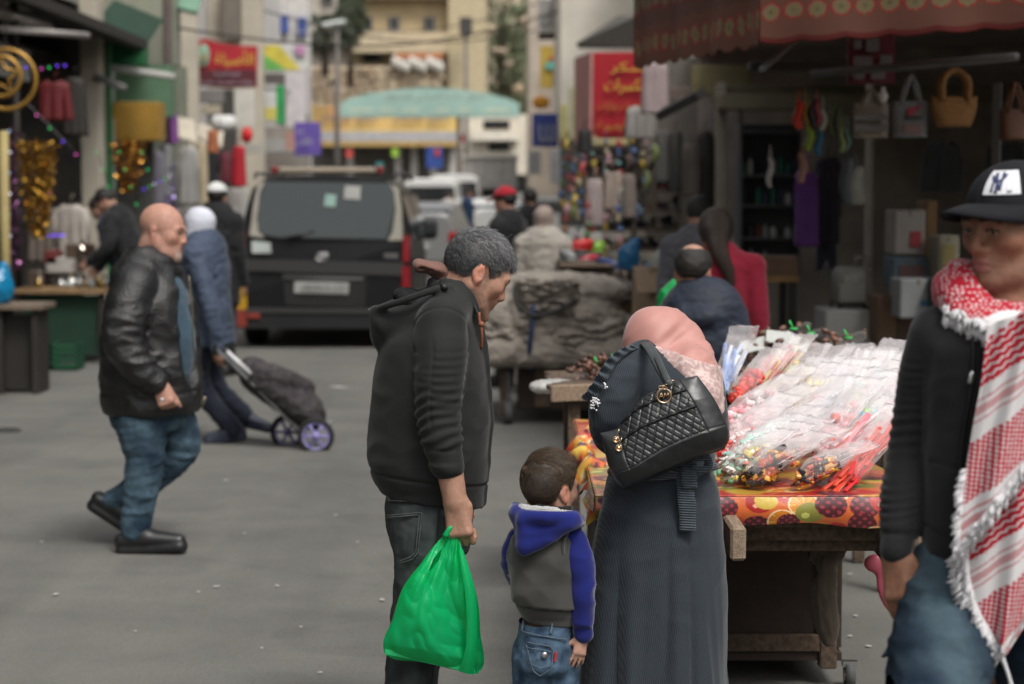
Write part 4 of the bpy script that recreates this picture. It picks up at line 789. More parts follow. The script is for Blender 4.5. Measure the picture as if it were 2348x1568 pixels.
# ================================================================ young man in the cap and the red-and-white scarf
def build_capman():
 d=4.06; root=thing('person','young man in black cap, black zip sweatshirt and red-and-white checked scarf','person',Q(2230,1568,d)*(1,1,0),'people in the street')
 R=rz(-118); HRy=rz(-146)@ry(6)
 J=pose(Q(2270,1000,d)[0],d,1.8,-118); J.update(pv=Q(2265,1290,d),wa=Q(2270,1180,d),ch=Q(2275,950,d),uc=Q(2282,800,d),nk=Q(2312,690,d),hd=Q(2322,533,d),HR=HRy,hk=1.02,R=R,sh=[Q(2430,760,d-.02),Q(2150,765,d+.02)],el=[Q(2470,1000,d+.05),Q(2098,1010,d+.06)],wr=[Q(2440,1250,d-.1),Q(2052,1268,d-.02)],hp=[Q(2345,1310,d),Q(2205,1310,d)],kn=[A(.98,d+.2,.5),A(Q(2125,1600,d-.2)[0],d-.22,.53)],an=[A(.98,d+.55,.15),A(Q(2060,1600,d)[0],d-.3,.09)],to=[A(.9,d+.45,.03),A(.72,d-.42,.03)])
 fx=unit(A(.12,-.12,-1)); zz=unit(A(-.62,-.78,0)); zz=unit(zz-fx*(zz@fx)); Rh=np.stack([fx,np.cross(zz,fx),zz],1)
 body(J,.0042,(.245,.118,.074),root,1.0,((20,25,15),(8,20,14)),.3,thin=.72,HK=dict(side=(1,1),kw=({},dict(thumb=(16,6),palm=1.0)),head=dict(nose=1.1,jaw=.93,lip=1.25)),zfine=[(J['hd'][2]-.17,J['hd'][2]+.1),(J['wr'][1][2]-.2,J['wr'][1][2]+.03)],zv=.009,handR=(None,Rh),hk=.95,skincol_kw=dict(lips=(.33,.135,.12),droop=True))
 # sweatshirt
 BK=cloth('black_sweat',(.0125,.0125,.0135),.9,.2,.1,700); s=Sculpt(Q(1990,1340,d)-(0,.3,0),Q(2520,660,d)+(0,.3,0),.0058)
 def row(v,u0,u1,ry_):a,b=Q(u0,v,d),Q(u1,v,d); return(a[2],(a[0]+b[0])/2,d,(b[0]-a[0])/2,ry_)
 s.tower([row(1306,2132,2420,.125),row(1285,2126,2424,.13),row(1255,2116,2432,.14),row(1180,2116,2438,.14),row(1080,2119,2442,.14),row(980,2122,2444,.145),row(880,2118,2448,.15),row(800,2118,2446,.15),row(755,2132,2430,.135),row(725,2165,2400,.115),row(695,2200,2370,.095)],.012,n=2.35)
 ph,pf=Q(2112,1262,d),Q(2300,1345,d); nr=np.cross(pf-ph,A(0,1,0)); s.plane(ph,nr if nr[2]<0 else-nr,.003)
 sv=spline([Q(2152,768,d+.01),Q(2132,840,d+.03),Q(2112,940,d+.05),Q(2090,1050,d+.05),Q(2068,1150,d+.02),Q(2054,1262,d-.02)],30); sr=np.interp(np.linspace(0,1,30),(0,.2,.5,.75,.9,.93,1),(.061,.061,.054,.048,.040,.034,.033)); s.tube(sv,sr,.025); s.tube(spline([J['sh'][0],J['el'][0],J['wr'][0]],12),np.linspace(.07,.045,12),.03)
 V,Fs=s.mesh(1); N=vnormals(V,Fs); t=np.interp(-V[:,2],-sv[:,2],np.linspace(0,1,30)); ax=np.stack([np.interp(t,np.linspace(0,1,30),sv[:,i])for i in range(3)],1); dist=np.linalg.norm(V-ax,axis=1); arm=smooth01(1.2,1.03,dist/np.interp(t,np.linspace(0,1,30),sr))*(V[:,0]<Q(2160,900,d)[0])
 v0=(CAM_H-V[:,2])/d*FPX+437; crs=np.sin((v0+22*noise(V*8)+260*(V[:,0]-ax[:,0]))/24*2*PI)
 disp=arm*crs*np.clip(.55+.9*noise(V*7+3),0,1.3)*(.0042*smooth01(900,980,v0)*smooth01(1215,1180,v0)+.0015*smooth01(800,860,v0)*smooth01(950,900,v0))-arm*np.exp(-((v0-1222)/4)**2)*.004
 disp+=(1-arm)*(ridge(V*(6,6,6)+2)*.004+ridge(V*(11,11,12))*.002)*smooth01(720,800,v0)
 pkx=(V[:,0]-Q(2125,1050,d)[0])*1000; disp-=(1-arm)*np.exp(-((v0-1053-pkx*.12)/3)**2)*.0035*(pkx>0)*(pkx<105)
 hemd=(V-ph)@unit(nr); disp-=(1-arm)*np.exp(-((hemd-np.sign(hemd.mean())*.055)/.003)**2)*.004
 V=V+N*disp[:,None]; sw=mk('sweatshirt',V,Fs,BK,root)
 # zip with its pull
 def onb(u,v,out=.004):
  dirn=unit(Q(u,v,d)-A(0,0,CAM_H)); rel=V-A(0,0,CAM_H); tt=rel@dirn; ok=np.linalg.norm(rel-tt[:,None]*dirn,axis=1)<.009; return A(0,0,CAM_H)+dirn*((tt[ok].min()if ok.any()else d-.14)-out)
 mb=MB(); zl=np.array([onb(u,v,.001)for u,v in spline(np.array([(2232,735,0),(2228,868,0),(2208,1000,0),(2200,1100,0),(2200,1250,0)],float),50)[:,:2]]); zl[:,1]=np.convolve(np.pad(zl[:,1],3,'edge'),np.ones(7)/7,'valid'); mb.tube(zl,.004,8); mb.tube(zl+(.011,-.001,0),.0022,6); mb.build('zip',M('black_zip',(.006,.006,.007),.5),sw,True)
 mb=MB(); c=onb(2226,862,.008); mb.box(c+A(0,0,-.004),(.011,.004,.022),ry(12),.002); mb.tube([c+A(.002,0,.01),c+A(.001,-.001,-.004)],.003,6); mb.build('zip_pull',M('steel',(.55,.55,.55),.3,metal=1.),sw,True)
 # jeans
 DM=M('faded_denim',attr=True,rough=.85,var=.1,vscale=60,bump=.35,bscale=800,spec=.2); s=Sculpt(Q(2000,1640,d)-(0,.45,0),Q(2620,1240,d)+(0,.4,0),.0064)
 s.tower([row(1400,2108,2430,.14),row(1330,2120,2420,.14),row(1270,2128,2415,.13)],.02,n=2.3); s.tube(spline([Q(2205,1330,d-.01),Q(2178,1430,d-.07),Q(2152,1530,d-.14),Q(2135,1640,d-.22)],14),[.106]*4+[.102]*5+[.095]*5,.03); s.tube([Q(2345,1330,d),Q(2370,1480,d+.05),Q(2380,1650,d+.15)],[.105,.1,.09],.03)
 V,Fs=largest(*s.mesh(1)); N=vnormals(V,Fs); v0=(CAM_H-V[:,2])/(d-.12)*FPX+437; V=V+N*(ridge(V*(7,7,17)+3)*.006+ridge(V*(16,16,34))*.003+ridge(V*(40,40,60))*.001)[:,None]
 lc=V-Q(2165,1490,d-.1); fade=np.clip(1.1*np.exp(-((lc[:,0]+.2*lc[:,2])/.045)**2)+.1*fbm(V*14,2)+.22*ridge(V*(8,8,19)+3),0,1)[:,None]; jn=mk('jeans',V,Fs,DM,root,True,np.array((.008,.018,.034))*(1-fade)+np.array((.05,.08,.1))*fade)
 mb=MB(); mb.sheet(np.array([[Q(2070-4*i,1456+6*i,d-.12),Q(2054-5*i,1450+8*i,d-.10)]for i in range(8)]),.006); mb.tube([Q(2069,1452,d-.12),Q(2042,1498,d-.11)],.006,6); mb.build('side_pocket_flap',M('dark_denim',(.02,.04,.07),.85,.3,60),jn,True)
 for i in(0,1):shoe(J,i,M('dark_shoe',(.02,.02,.02),.5),root,.012)
 # cap: crown, peak, white patch with the NY monogram
 o,k=J['hd'],J['hk']; CR=rz(-144)@ry(3); CP=lambda x,y,z:o+CR@(np.array((x,y,z))*k)
 CB=cloth('black_cotton',(.006,.0065,.009),.85,.0,.1,900); s=Sculpt(o-.2,o+.22,.0042); s.ell(CP(-.009,0,.048),np.array((.11,.09,.096))*k,CR,0); s.plane(CP(0,0,.052),-CR[:,2],.004); V,Fs=s.mesh(1); lp=loc(V,o,CR,k); N=vnormals(V,Fs); th=np.arctan2(lp[:,1],lp[:,0]+.012); V=V-N*(np.exp(-((np.abs(((th/(PI/3))%1)-.5)-.5)/.03)**2)*.0018*(lp[:,2]>.07))[:,None]; cp=mk('cap_crown',V,Fs,CB,root)
 n_=25; g=[]
 for i in range(n_):
  a=(i/(n_-1)-.5)*math.radians(128); r0=A(.098*math.cos(a)-.006,.088*math.sin(a),0); ex=.096*max(0,math.cos(a*90/64))**.55; g.append([CP(r0[0]+ex*j*1.0,r0[1]*(1+.06*j),.058-.012*j*j-.02*(r0[1]/.08)**2*(.25+j))for j in(0,.25,.5,.75,1)])
 mb=MB(); mb.sheet(np.array(g),-.006); mb.build('cap_peak',CB,cp,True)
 # patch lies on the crown
 X2,Y2,Z2=.1125,.0925,.0985
 def cs(a,z):return CP(-.009+X2*math.cos(a)*math.sqrt(max(0,1-(z/Z2)**2)),Y2*math.sin(a)*math.sqrt(max(0,1-(z/Z2)**2)),.048+z)
 n1,n2=60,34; g=np.array([[cs(.08+.82*i/(n1-1),.032+.046*j/(n2-1))for j in range(n2)]for i in range(n1)]); U,W=np.meshgrid(np.linspace(0,1,n1),np.linspace(0,1,n2),indexing='ij')
 mb=MB(); mb.sheet(g); pc=mk('cap_patch',g.reshape(-1,3),np.array(mb.F),M('white_pinstripe',attr=True,rough=.8,bump=.1,bscale=600),cp,True,np.where((np.abs((U*22)%1-.5)<.12)[...,None],(.42,.43,.46),(.66,.66,.68)).reshape(-1,3))
 def dl(x,z):return cs(.08+.82*(.38+x*.5),.055+z*.042)
 mb=MB()
 for pts,r_ in((((-.30,-.38),(-.22,.40)),.0026),(((-.22,.40),(.16,-.36)),.0028),(((.16,-.36),(.24,.42)),.0026),(((-.42,.25),(-.22,.05),(-.02,.02)),.0028),(((.44,.34),(.22,.12),(-.02,.02)),.0028),(((-.02,.02),(-.04,-.44)),.003),(((-.14,-.46),(.06,-.46)),.002),(((-.38,-.40),(-.2,-.40)),.002),(((.14,.44),(.34,.44)),.002),(((-.34,.40),(-.12,.42)),.002),(((-.5,.28),(-.36,.30)),.0018),(((.36,.36),(.5,.38)),.0018)):
  q=spline(np.array([(a,b,0)for a,b in pts],float),10)if len(pts)>2 else np.array([(pts[0][0]+(pts[1][0]-pts[0][0])*t,pts[0][1]+(pts[1][1]-pts[0][1])*t,0)for t in np.linspace(0,1,8)]); mb.tube([dl(a,b)for a,b,_ in q],r_,6)
 mb.ell(dl(.62,-.42),.0028); mb.ell(dl(.75,-.42),.0022); mb.build('cap_monogram',M('navy_thread',(.025,.035,.10),.7),pc,True)
 # short dark hair below the cap
 kp=hairline([-.13,-.1,-.075,-.045,-.025,.0,.012,.03,.05],[-.045,-.045,-.04,-.03,.028,.038,.02,.005,.06]); V,Fs=haircap(o,HRy,k,.005,kp,.004,bumpy=.001); mk('hair',V,Fs,M('black_hair_short',(.012,.010,.009),.5),root)
 # ---- scarf
 def kef(w_,t_):
  """red pattern on white: chequers, stripes and zigzag bands; w_ across, t_ along the bands (metres)"""
  red=np.zeros(w_.shape); pr=w_%.30
  z1=(pr<.085); tri=np.abs(((t_/.022)%1)-.5)*2; chk=(np.sin(w_*2*PI/.0125)*np.sin(t_*2*PI/.0125)>-.25); red=np.where(z1&chk,1.,red)
  for a,b in((.098,.103),(.110,.122),(.129,.134)):red=np.where((pr>a)&(pr<b),.62,red)
  q=pr-.005*tri; z2=(q>.158)&(q<.226); red=np.where(z2&(((q-.158+.009*tri)/.0125)%1<.74),1.,red)
  for a,b in((.244,.248),(.254,.266),(.272,.276)):red=np.where((pr>a)&(pr<b),.55,red)
  return np.array((.60,.585,.59))*(1-red[...,None])+np.array((.40,.012,.028))*red[...,None]
 KM=M('checked_scarf_cotton',attr=True,rough=.9,sheen=.25,bump=.3,bscale=700,spec=.15)
 s=Sculpt(Q(2130,790,d)-(0,.25,0),Q(2480,560,d)+(0,.25,0),.005)
 for(cu,cv,ru,rd,tl,rr)in((2306,676,100,.092,44,.025),(2304,702,120,.112,38,.029),(2304,724,128,.122,30,.027)):
  th=np.linspace(0,2*PI,40); ring=[Q(cu+ru*math.cos(a),cv+tl*math.sin(a)-42*max(0,-math.cos(a))**5,d)-A(0,rd*math.sin(a),0)for a in th]; s.tube(ring,rr*(1+.18*np.sin(th*3+cv)),.014)
 V,Fs=s.mesh(1); V=folds(V,Fs,.007,(9,9,16),seed=2); V=folds(V,Fs,.003,(20,20,40),seed=5); ang=np.arctan2(-(V[:,1]-d),V[:,0]-Q(2278,680,d)[0]); rd_=(np.sin(V[:,2]*2*PI/.0115+ang)*np.sin(ang*.14*2*PI/.0125)>-.5)*1.; C=np.array((.6,.585,.59))*(1-rd_[:,None])+np.array((.40,.012,.028))*rd_[:,None]; low=V[:,2]<Q(2200,716,d)[2]+.012*np.sin(ang*5); C[low]=(.66,.64,.65); scf=mk('scarf',V,Fs,KM,root,True,C)
 def flap(name,L_,Rr,dep,rot,off,n=150,m=110):
  Lp=spline(np.array([(a,b,0)for a,b in L_],float),n)[:,:2]; Rp=spline(np.array([(a,b,0)for a,b in Rr],float),n)[:,:2]; j=np.linspace(0,1,m); uv=Lp[:,None]*(1-j[None,:,None])+Rp[:,None]*j[None,:,None]; u,v=uv[...,0],uv[...,1]; ii=np.linspace(0,1,n)[:,None]+0*u
  dd=dep+.012*np.sin(j[None]*7+ii*2.5)-.02*np.sin(j[None]*PI)+.006*np.sin(j[None]*17+ii*6); P=np.array([Q(a,b,c)for a,b,c in zip(u.ravel(),v.ravel(),dd.ravel())]).reshape(n,m,3)
  ca,sa=math.cos(math.radians(rot)),math.sin(math.radians(rot)); x,z=P[...,0],-P[...,2]; w_=x*sa+z*ca+off; t_=x*ca-z*sa; C=kef(w_,t_); mb=MB(); mb.sheet(P); o_=mk(name,P.reshape(-1,3),np.array(mb.F),KM,scf,True,C.reshape(-1,3)); md=o_.modifiers.new('s','SOLIDIFY'); md.thickness=.003; md.offset=0; return P
 P2=flap('scarf_end',[(2203,1262),(2210,1330),(2240,1415),(2292,1497)],[(2420,960),(2440,1100),(2420,1300),(2306,1500)],d-.165,40,.1)
 P1=flap('scarf_fold',[(2262,745),(2252,850),(2230,980),(2208,1120),(2196,1268)],[(2420,690),(2430,760),(2435,850),(2438,900),(2442,950)],d-.19,40,.06)
 WH=cloth('white_fringe',(.64,.63,.65),.95,.4,.5,300)
 def fringe(path,ln,dn,n):
  pp=spline(path,n); mb=MB()
  for i,p in enumerate(pp):
   d1=unit(np.asarray(dn)+rng.normal(size=3)*.25); L1=ln*rng.uniform(.7,1.15); mb.tube([p,p+d1*L1*.5+A(0,-.004,0),p+d1*L1+A(0,0,-.004)],[.0032,.0042,.0018],6)
  tag(mb.build('scarf_fringe',WH,scf,True),kind='stuff')
 fringe(P1[-1,:]+(0,-.004,0),.03,(-.35,-.3,-1),120); fringe(P1[-1,:]+(.0,-.007,.012),.025,(-.3,-.6,-.7),110); fringe(P2[:,0]+(0,-.003,0),.032,(-.9,-.2,-.5),120); fringe(P2[:,0]+(.01,-.006,0),.028,(-.8,-.5,-.4),110); fringe(P1[95:,0],.02,(-.9,-.2,-.4),40)
 rg=np.array([Q(2166+200*i/29,712+46*math.sin(min(1,i/18)*PI/2)+5*math.sin(i),d-.05-.115*math.sin(min(1,i/20)*PI/2))for i in range(30)]); fringe(rg,.026,(-.1,-.4,-1),110); fringe(rg+(0,.0,.012),.024,(-.1,-.8,-.6),100)
 mb=MB(); e=P2[-1,0]; mb.tube(spline([e,e+A(.012,-.005,-.03),e+A(.03,0,-.09)],8),[.009,.006,.004,.004,.004,.005,.006,.004],7); mb.build('scarf_tassel',WH,scf,True)
build_capman()
# ================================================================ bald man walking by in the leather jacket
def build_bald():
 d=9.5; root=thing('person','bald stout man in black leather jacket and blue jeans walking across the road','person',Q(330,1266,d)*(1,1,0),'people in the street')
 R=rz(-10); J=pose(Q(340,900,d)[0],d,1.7,-10); J.update(pv=Q(345,930,d),wa=Q(350,840,d),ch=Q(340,720,d),uc=Q(335,650,d),nk=Q(350,602,d),hd=Q(370,536,d),HR=rz(-8)@ry(9),hk=1.07,R=R,sh=[Q(345,655,d+.22),Q(300,655,d-.22)],el=[Q(330,780,d+.3),Q(272,790,d-.28)],wr=[Q(400,860,d+.32),Q(362,880,d-.27)],hp=[Q(385,960,d+.1),Q(330,960,d-.1)],kn=[Q(415,1030,d+.1),Q(328,1095,d-.1)],an=[Q(258,1152,d+.12),Q(310,1228,d-.1)],to=[Q(282,1196,d+.12),Q(392,1250,d-.12)])
 fx=unit(A(.45,-.1,-1)); zz=unit(A(0,-1,0)-fx*(A(0,-1,0)@fx)); Rh=np.stack([fx,np.cross(zz,fx),zz],1)
 def extra(s):
  P=lambda x,y,z:J['hd']+J['HR']@(A(x,y,z)*1.07); s.ell(P(.04,0,-.085),(.06,.07,.045),J['HR'],.03); s.tube([P(-.02,0,-.06),J['nk']],[.08,.085],.03)
 def cf(V,C):
  p=loc(V,J['hd'],J['HR'],1.07); g=np.exp(-((p[:,0]-.088)**2+(p[:,2]+.085)**2)/.026**2)*(np.abs(p[:,1])<.04)*.6; C=C*(1-g[:,None])+np.array((.42,.38,.34))*g[:,None]; st=smooth01(.06,.02,p[:,2])*smooth01(.03,-.0,p[:,0])*(p[:,2]>-.05)*.25; return C*(1-st[:,None])+np.array((.2,.17,.15))*st[:,None]
 body(J,.0075,(.40,.212,.155),root,1.2,((20,25,15),(55,75,45)),.2,HK=dict(side=(1,1),kw=({},dict(thumb=(10,4))),head=dict(fat=.008,jaw=1.04)),handR=(None,Rh),hk=1.12,extra=extra,colfn=cf)
 def row(v,u0,u1,ry_,dy=0):a,b=Q(u0,v,d),Q(u1,v,d); return(a[2],(a[0]+b[0])/2,d+dy,(b[0]-a[0])/2,ry_)
 # shirt over the belly
 s=Sculpt(Q(210,960,d)-(0,.4,0),Q(490,590,d)+(0,.4,0),.011); s.tower([row(930,262,425,.17),row(870,255,437,.19),row(835,252,444,.195),row(780,255,450,.195),row(720,262,440,.18),row(660,280,424,.15),row(620,305,404,.11)],.01); V,Fs=s.mesh(1); V=folds(V,Fs,.006,(7,7,9)); mk('shirt',V,Fs,cloth('petrol_shirt',(.04,.075,.105),.85),root)
 # leather jacket, open in front
 LB=M('black_jacket_leather',(.011,.011,.0115),.45,.3,14,.35,90,spec=.5); s=Sculpt(Q(205,985,d)-(0,.45,0),Q(500,570,d)+(0,.45,0),.0085)
 s.tower([row(945,243,452,.23),row(925,240,456,.245),row(900,236,458,.24),row(840,234,457,.24),row(780,236,452,.24),row(720,241,448,.25),row(675,255,436,.235),row(645,272,424,.2),row(622,300,412,.15),row(604,318,404,.12),row(585,326,400,.108)],.015,n=2.25)
 s.ell(Q(452,765,d-.11),(.1,.1,.36),ry(-2),.012,'sub'); s.ell(Q(430,640,d-.06),(.07,.07,.14),ry(14),.012,'sub'); s.ell(Q(425,560,d),(.14,.14,.09),ry(30),.015,'sub')
 cl=[Q(322+60*(1-math.cos(a))/2*1.35,592+34*(1-math.cos(a))/2,d)+A(0,-.105*math.sin(a),0)for a in np.linspace(0,PI,16)]; s.tube(cl,.021,.01); cl2=[Q(320+40*(1-math.cos(a))/2,580+10*(1-math.cos(a))/2,d)+A(0,-.105*math.sin(a),0)for a in np.linspace(0,PI*.8,14)]; s.tube(cl2,.018,.01)
 sv=spline([Q(308,660,d-.21),Q(290,715,d-.26),Q(285,785,d-.29),Q(316,838,d-.29),Q(354,872,d-.27)],30); s.tube([Q(335,606,d-.06),Q(312,650,d-.18)],[.085,.1],.03); s.tube([Q(325,600,d-.0),Q(300,640,d)],[.09,.1],.03); sr=np.interp(np.linspace(0,1,30),(0,.25,.5,.8,.92,1),(.098,.097,.088,.074,.062,.056)); s.tube(sv,sr,.02); s.tube(spline([J['sh'][0],J['el'][0],J['wr'][0]],14),np.linspace(.1,.06,14),.03)
 V,Fs=s.mesh(1); N=vnormals(V,Fs); dm=np.min(np.linalg.norm(V[:,None]-sv[None,::2],axis=2),1); arm=smooth01(.14,.11,dm)*(V[:,1]<d-.12); v0=(CAM_H-V[:,2])/(d-.2)*FPX+437
 disp=arm*(ridge(V*(5,5,11)+(0,0,2))*.012+ridge(V*(11,11,22))*.006)*smooth01(655,720,v0)+(1-arm)*(ridge(V*(5,5,6)+4)*.010+ridge(V*(10,10,14))*.004)-(1-arm)*np.exp(-((v0-905)/4)**2)*.006; V=V+N*disp[:,None]; jk=mk('jacket',V,Fs,LB,root)
 mb=MB(); mb.tube(spline([Q(433,630,d-.19),Q(440,700,d-.215),Q(444,800,d-.22),Q(462,870,d-.1),Q(462,915,d-.05)],20),.0035,6); mb.box(Q(466,920,d-.05),(.02,.01,.05),ry(20),.003); mb.build('zip',M('brass_zip',(.16,.14,.11),.4,metal=.8),jk,True)
 DM=M('petrol_denim',attr=True,rough=.85,var=.3,vscale=40,bump=.3,bscale=400,spec=.2); s=Sculpt(Q(215,1260,d)-(0,.35,0),Q(470,885,d)+(0,.38,0),.0095)
 s.tower([row(985,268,420,.15),row(945,252,430,.18),row(905,252,436,.19),row(880,258,432,.18)],.03); s.tube(spline([Q(322,960,d-.1),Q(332,1040,d-.11),Q(326,1110,d-.1),Q(315,1168,d-.1),Q(311,1218,d-.1)],20),np.interp(np.linspace(0,1,20),(0,.3,.6,1),(.118,.093,.076,.063)),.03); s.tube(spline([Q(388,960,d+.1),Q(412,1012,d+.1),Q(360,1082,d+.11),Q(300,1130,d+.12),Q(262,1150,d+.12)],20),np.interp(np.linspace(0,1,20),(0,.3,.6,1),(.115,.092,.074,.06)),.03)
 V,Fs=s.mesh(1); V=folds(V,Fs,.010,(4,4,11),seed=1); V=folds(V,Fs,.004,(11,11,26),seed=8); fd=np.clip(.45+.5*fbm(V*7,2)+.35*ridge(V*(4,4,11)+1),0,1)[:,None]; mk('jeans',V,Fs,DM,root,True,np.array((.014,.03,.05))*(1-fd)+np.array((.075,.122,.16))*fd)
 LS=M('black_shoe_leather',(.014,.014,.015),.4,spec=.5)
 for i in(0,1):shoe(J,i,LS,root,.008,1.1)
 mb=MB(); mb.tube([Q(371+4*math.cos(a),917+3*math.sin(a),d-.335)for a in np.linspace(0,2*PI,12)],.004,6); mb.ell(Q(371,917,d-.34),(.009,.006,.009)); mb.build('finger_ring',M('silver',(.6,.6,.6),.3,metal=1.),root,True)
build_bald()
# ================================================================ the other people in the street
def simple_hair(J,parent,col,vox=.012,keep=None,thick=.012,name='hair'):
 kp=keep or hairline([-.13,-.1,-.075,-.045,-.025,.0,.012,.03,.05,.07,.09,.11],[-.05,-.05,-.045,-.03,.02,.03,.015,.0,.045,.07,.088,.1]); V,Fs=haircap(J['hd'],J['HR'],J['hk'],vox,kp,thick,bumpy=.004); return mk(name,V,Fs,M('hair_%d'%(hash(col)%9999),col,.5,.3,60,.4,200),parent)
def hijab(J,parent,mat,vox=.012,drape=.12,name='headscarf',face=True):
 o,R,k=J['hd'],J['HR'],J['hk']; P=lambda x,y,z:o+R@(A(x,y,z)*k); s=Sculpt(np.minimum(o,J['nk'])-.3,o+.22,vox); s.ell(P(-.01,0,.045),np.array((.112,.096,.105))*k,R,.02); s.ell(P(.01,0,-.04),np.array((.085,.088,.1))*k,R,.03)
 s.tube([P(-.02,0,-.06),J['nk'],J['uc']+J['R'][:,0]*.02],np.array((.085,.1,.13))*k,.04); s.ell(P(.125,0,.0),np.array((.06,.058,.075))*k,R,.01,'sub'); s.plane(J['uc']-A(0,0,drape*.3),A(0,0,-1),.02); V,Fs=s.mesh(1); V=folds(V,Fs,.006,(8,8,14)); return mk(name,V,Fs,mat,parent)
def long_skirt(J,parent,mat,vox=.016,name='skirt',hem=.06,w_=.24):
 p=J['pv']; s=Sculpt(p-A(.4,.4,p[2]),p+A(.4,.4,.2),vox); b=J['base']; s.tower([(hem,b[0],b[1],w_,w_),(p[2]*.5,(b[0]+p[0])/2,(b[1]+p[1])/2,w_*.85,w_*.85),(p[2],p[0],p[1],.165,.15),(p[2]+.12,p[0],p[1],.14,.13)],.01); V,Fs=s.mesh(1); V=folds(V,Fs,.016,(6,6,1.2)); return mk(name,V,Fs,mat,parent)
def person(label,J,tmat,bmat,skin=(.34,.19,.135),vox=.014,hair=(.012,.01,.009),fat=1.,infl=.03,cover='hair',shoes=(.02,.02,.02),bottom='trousers',tname='jacket',hatmat=None,stub=.2,tfold=.012,extra=None,hands=((20,25,15),(20,25,15)),hem=.5,kp=None):
 r=thing('person',label,'person',J['base'],'people in the street'); body(J,min(vox,.016),skin,r,fat,hands,stub,thin=.84); top(J,vox,tmat,r,tname,infl,fat,fold=tfold,seed=len(label),extra=extra,hem=hem)
 if bottom=='trousers':trousers(J,vox,bmat,r,fat=fat,fold=.012,seed=len(label))
 else:long_skirt(J,r,bmat)
 sm=M('shoe_%d'%(hash(shoes)%9999),shoes,.5)
 for i in(0,1):shoe(J,i,sm,r,.013)
 if cover=='hijab':hijab(J,r,hatmat,vox)
 else:simple_hair(J,r,hair,keep=kp)
 if cover=='cap':
  o,R,k=J['hd'],J['HR'],J['hk']; P=lambda x,y,z:o+R@(A(x,y,z)*k); s=Sculpt(o-.2,o+.24,vox*.8); s.ell(P(-.008,0,.055),np.array((.116,.098,.1))*k,R,0); s.plane(P(0,0,.06),-R[:,2],.006); s.tube([P(.07,0,.058),P(.16,0,.045)],np.array((.05,.045))*k,.006,'add',(R[:,2],.22)); V,Fs=s.mesh(1); mk('cap',V,Fs,hatmat,r)
 return r
NAVY=cloth('navy_cloth',(.012,.017,.03),.85,.15,.1,300); BLACKC=cloth('black_cloth',(.012,.012,.013),.85,.12,.1,300); GREYC=cloth('grey_marl',(.10,.10,.115),.9,.2,.1,300)
def gx(u,d):return(u-CU)*d/FPX
# woman pulling the shopping trolley
d_=13.6; x_=gx(478,d_)
Jt=pose(x_,d_,1.60,168,lean=3); Jt.update(wr=[Q(470,760,d_-.3),Q(500,798,d_+.1)],el=[Q(445,690,d_-.26),Q(478,695,d_+.2)]); Jt['wr']=[Q(498,797,d_-.25),Q(455,740,d_+.25)]; Jt['el']=[Q(480,700,d_-.28),Q(440,680,d_+.28)]
Jt.update(kn=[A(x_-.06,d_-.09,.42),A(x_+.0,d_+.1,.43)],an=[A(x_+.17,d_-.08,.09),A(x_+.22,d_+.12,.16)],to=[A(x_+.06,d_-.09,.03),A(x_+.3,d_+.1,.1)])
Jt.update(hd=Q(456,522,d_),hk=.95)
pt=person('woman in white headscarf and blue padded coat pulling a shopping trolley',Jt,cloth('blue_coat',(.045,.06,.095),.7,.1,.2,60,var=.3,vscale=5),cloth('navy_trousers',(.012,.015,.026)),cover='hijab',hatmat=cloth('white_cotton',(.52,.53,.60)),shoes=(.025,.03,.05),fat=1.12,infl=.06,tname='coat',hem=.40)
s=Sculpt(Q(440,640,d_)-(0,.3,0),Q(545,540,d_)+(0,.3,0),.012); s.tube([Q(470,588,d_-.12),Q(488,575,d_-.06),Q(492,570,d_+.08)],.045,.02); V,Fs=s.mesh(1); mk('hood',V,Fs,cloth('cream_fleece',(.36,.35,.32),.95,.4,.5,60),pt)
# dark figure in a white cap beyond her
Jn=pose(gx(497,18.5),18.5,1.78,75); person('tall figure in black coat and white cap walking away beside the van',Jn,BLACKC,BLACKC,cover='cap',hatmat=cloth('white_cap',(.5,.5,.49)),fat=1.1,infl=.05,tname='coat',hem=.36)
# two men bent over the market table
dm=20.0; Jm=pose(gx(318,dm),dm,1.82,168,lean=24); Jm['wr']=[Q(206,600,dm-.25),Q(225,615,dm+.25)]; Jm['el']=[Q(245,565,dm-.28),Q(255,570,dm+.28)]; Jm['HR']=rz(170)@ry(40); person('dark-haired man in black jacket bending over the trinket table',Jm,BLACKC,BLACKC,vox=.018)
Jm=pose(gx(292,20.9),20.9,1.72,172,lean=22); Jm['HR']=rz(180)@ry(35); Jm['wr']=[Q(220,620,20.6),Q(215,625,21.1)]; Jm['el']=[Q(245,580,20.6),Q(240,585,21.1)]; person('man in dark sweater behind the one bending over the trinkets',Jm,NAVY,BLACKC,vox=.018)
# far pair by the white vehicles
person('man in white shirt and dark trousers standing far up the street',pose(gx(1027,46),46,1.72,60),cloth('white_shirt',(.5,.48,.46)),BLACKC,vox=.024,tname='shirt')
person('man in navy jacket standing far up the street',pose(gx(1071,45),45,1.78,20),cloth('blue_jacket',(.02,.045,.10)),BLACKC,vox=.024)
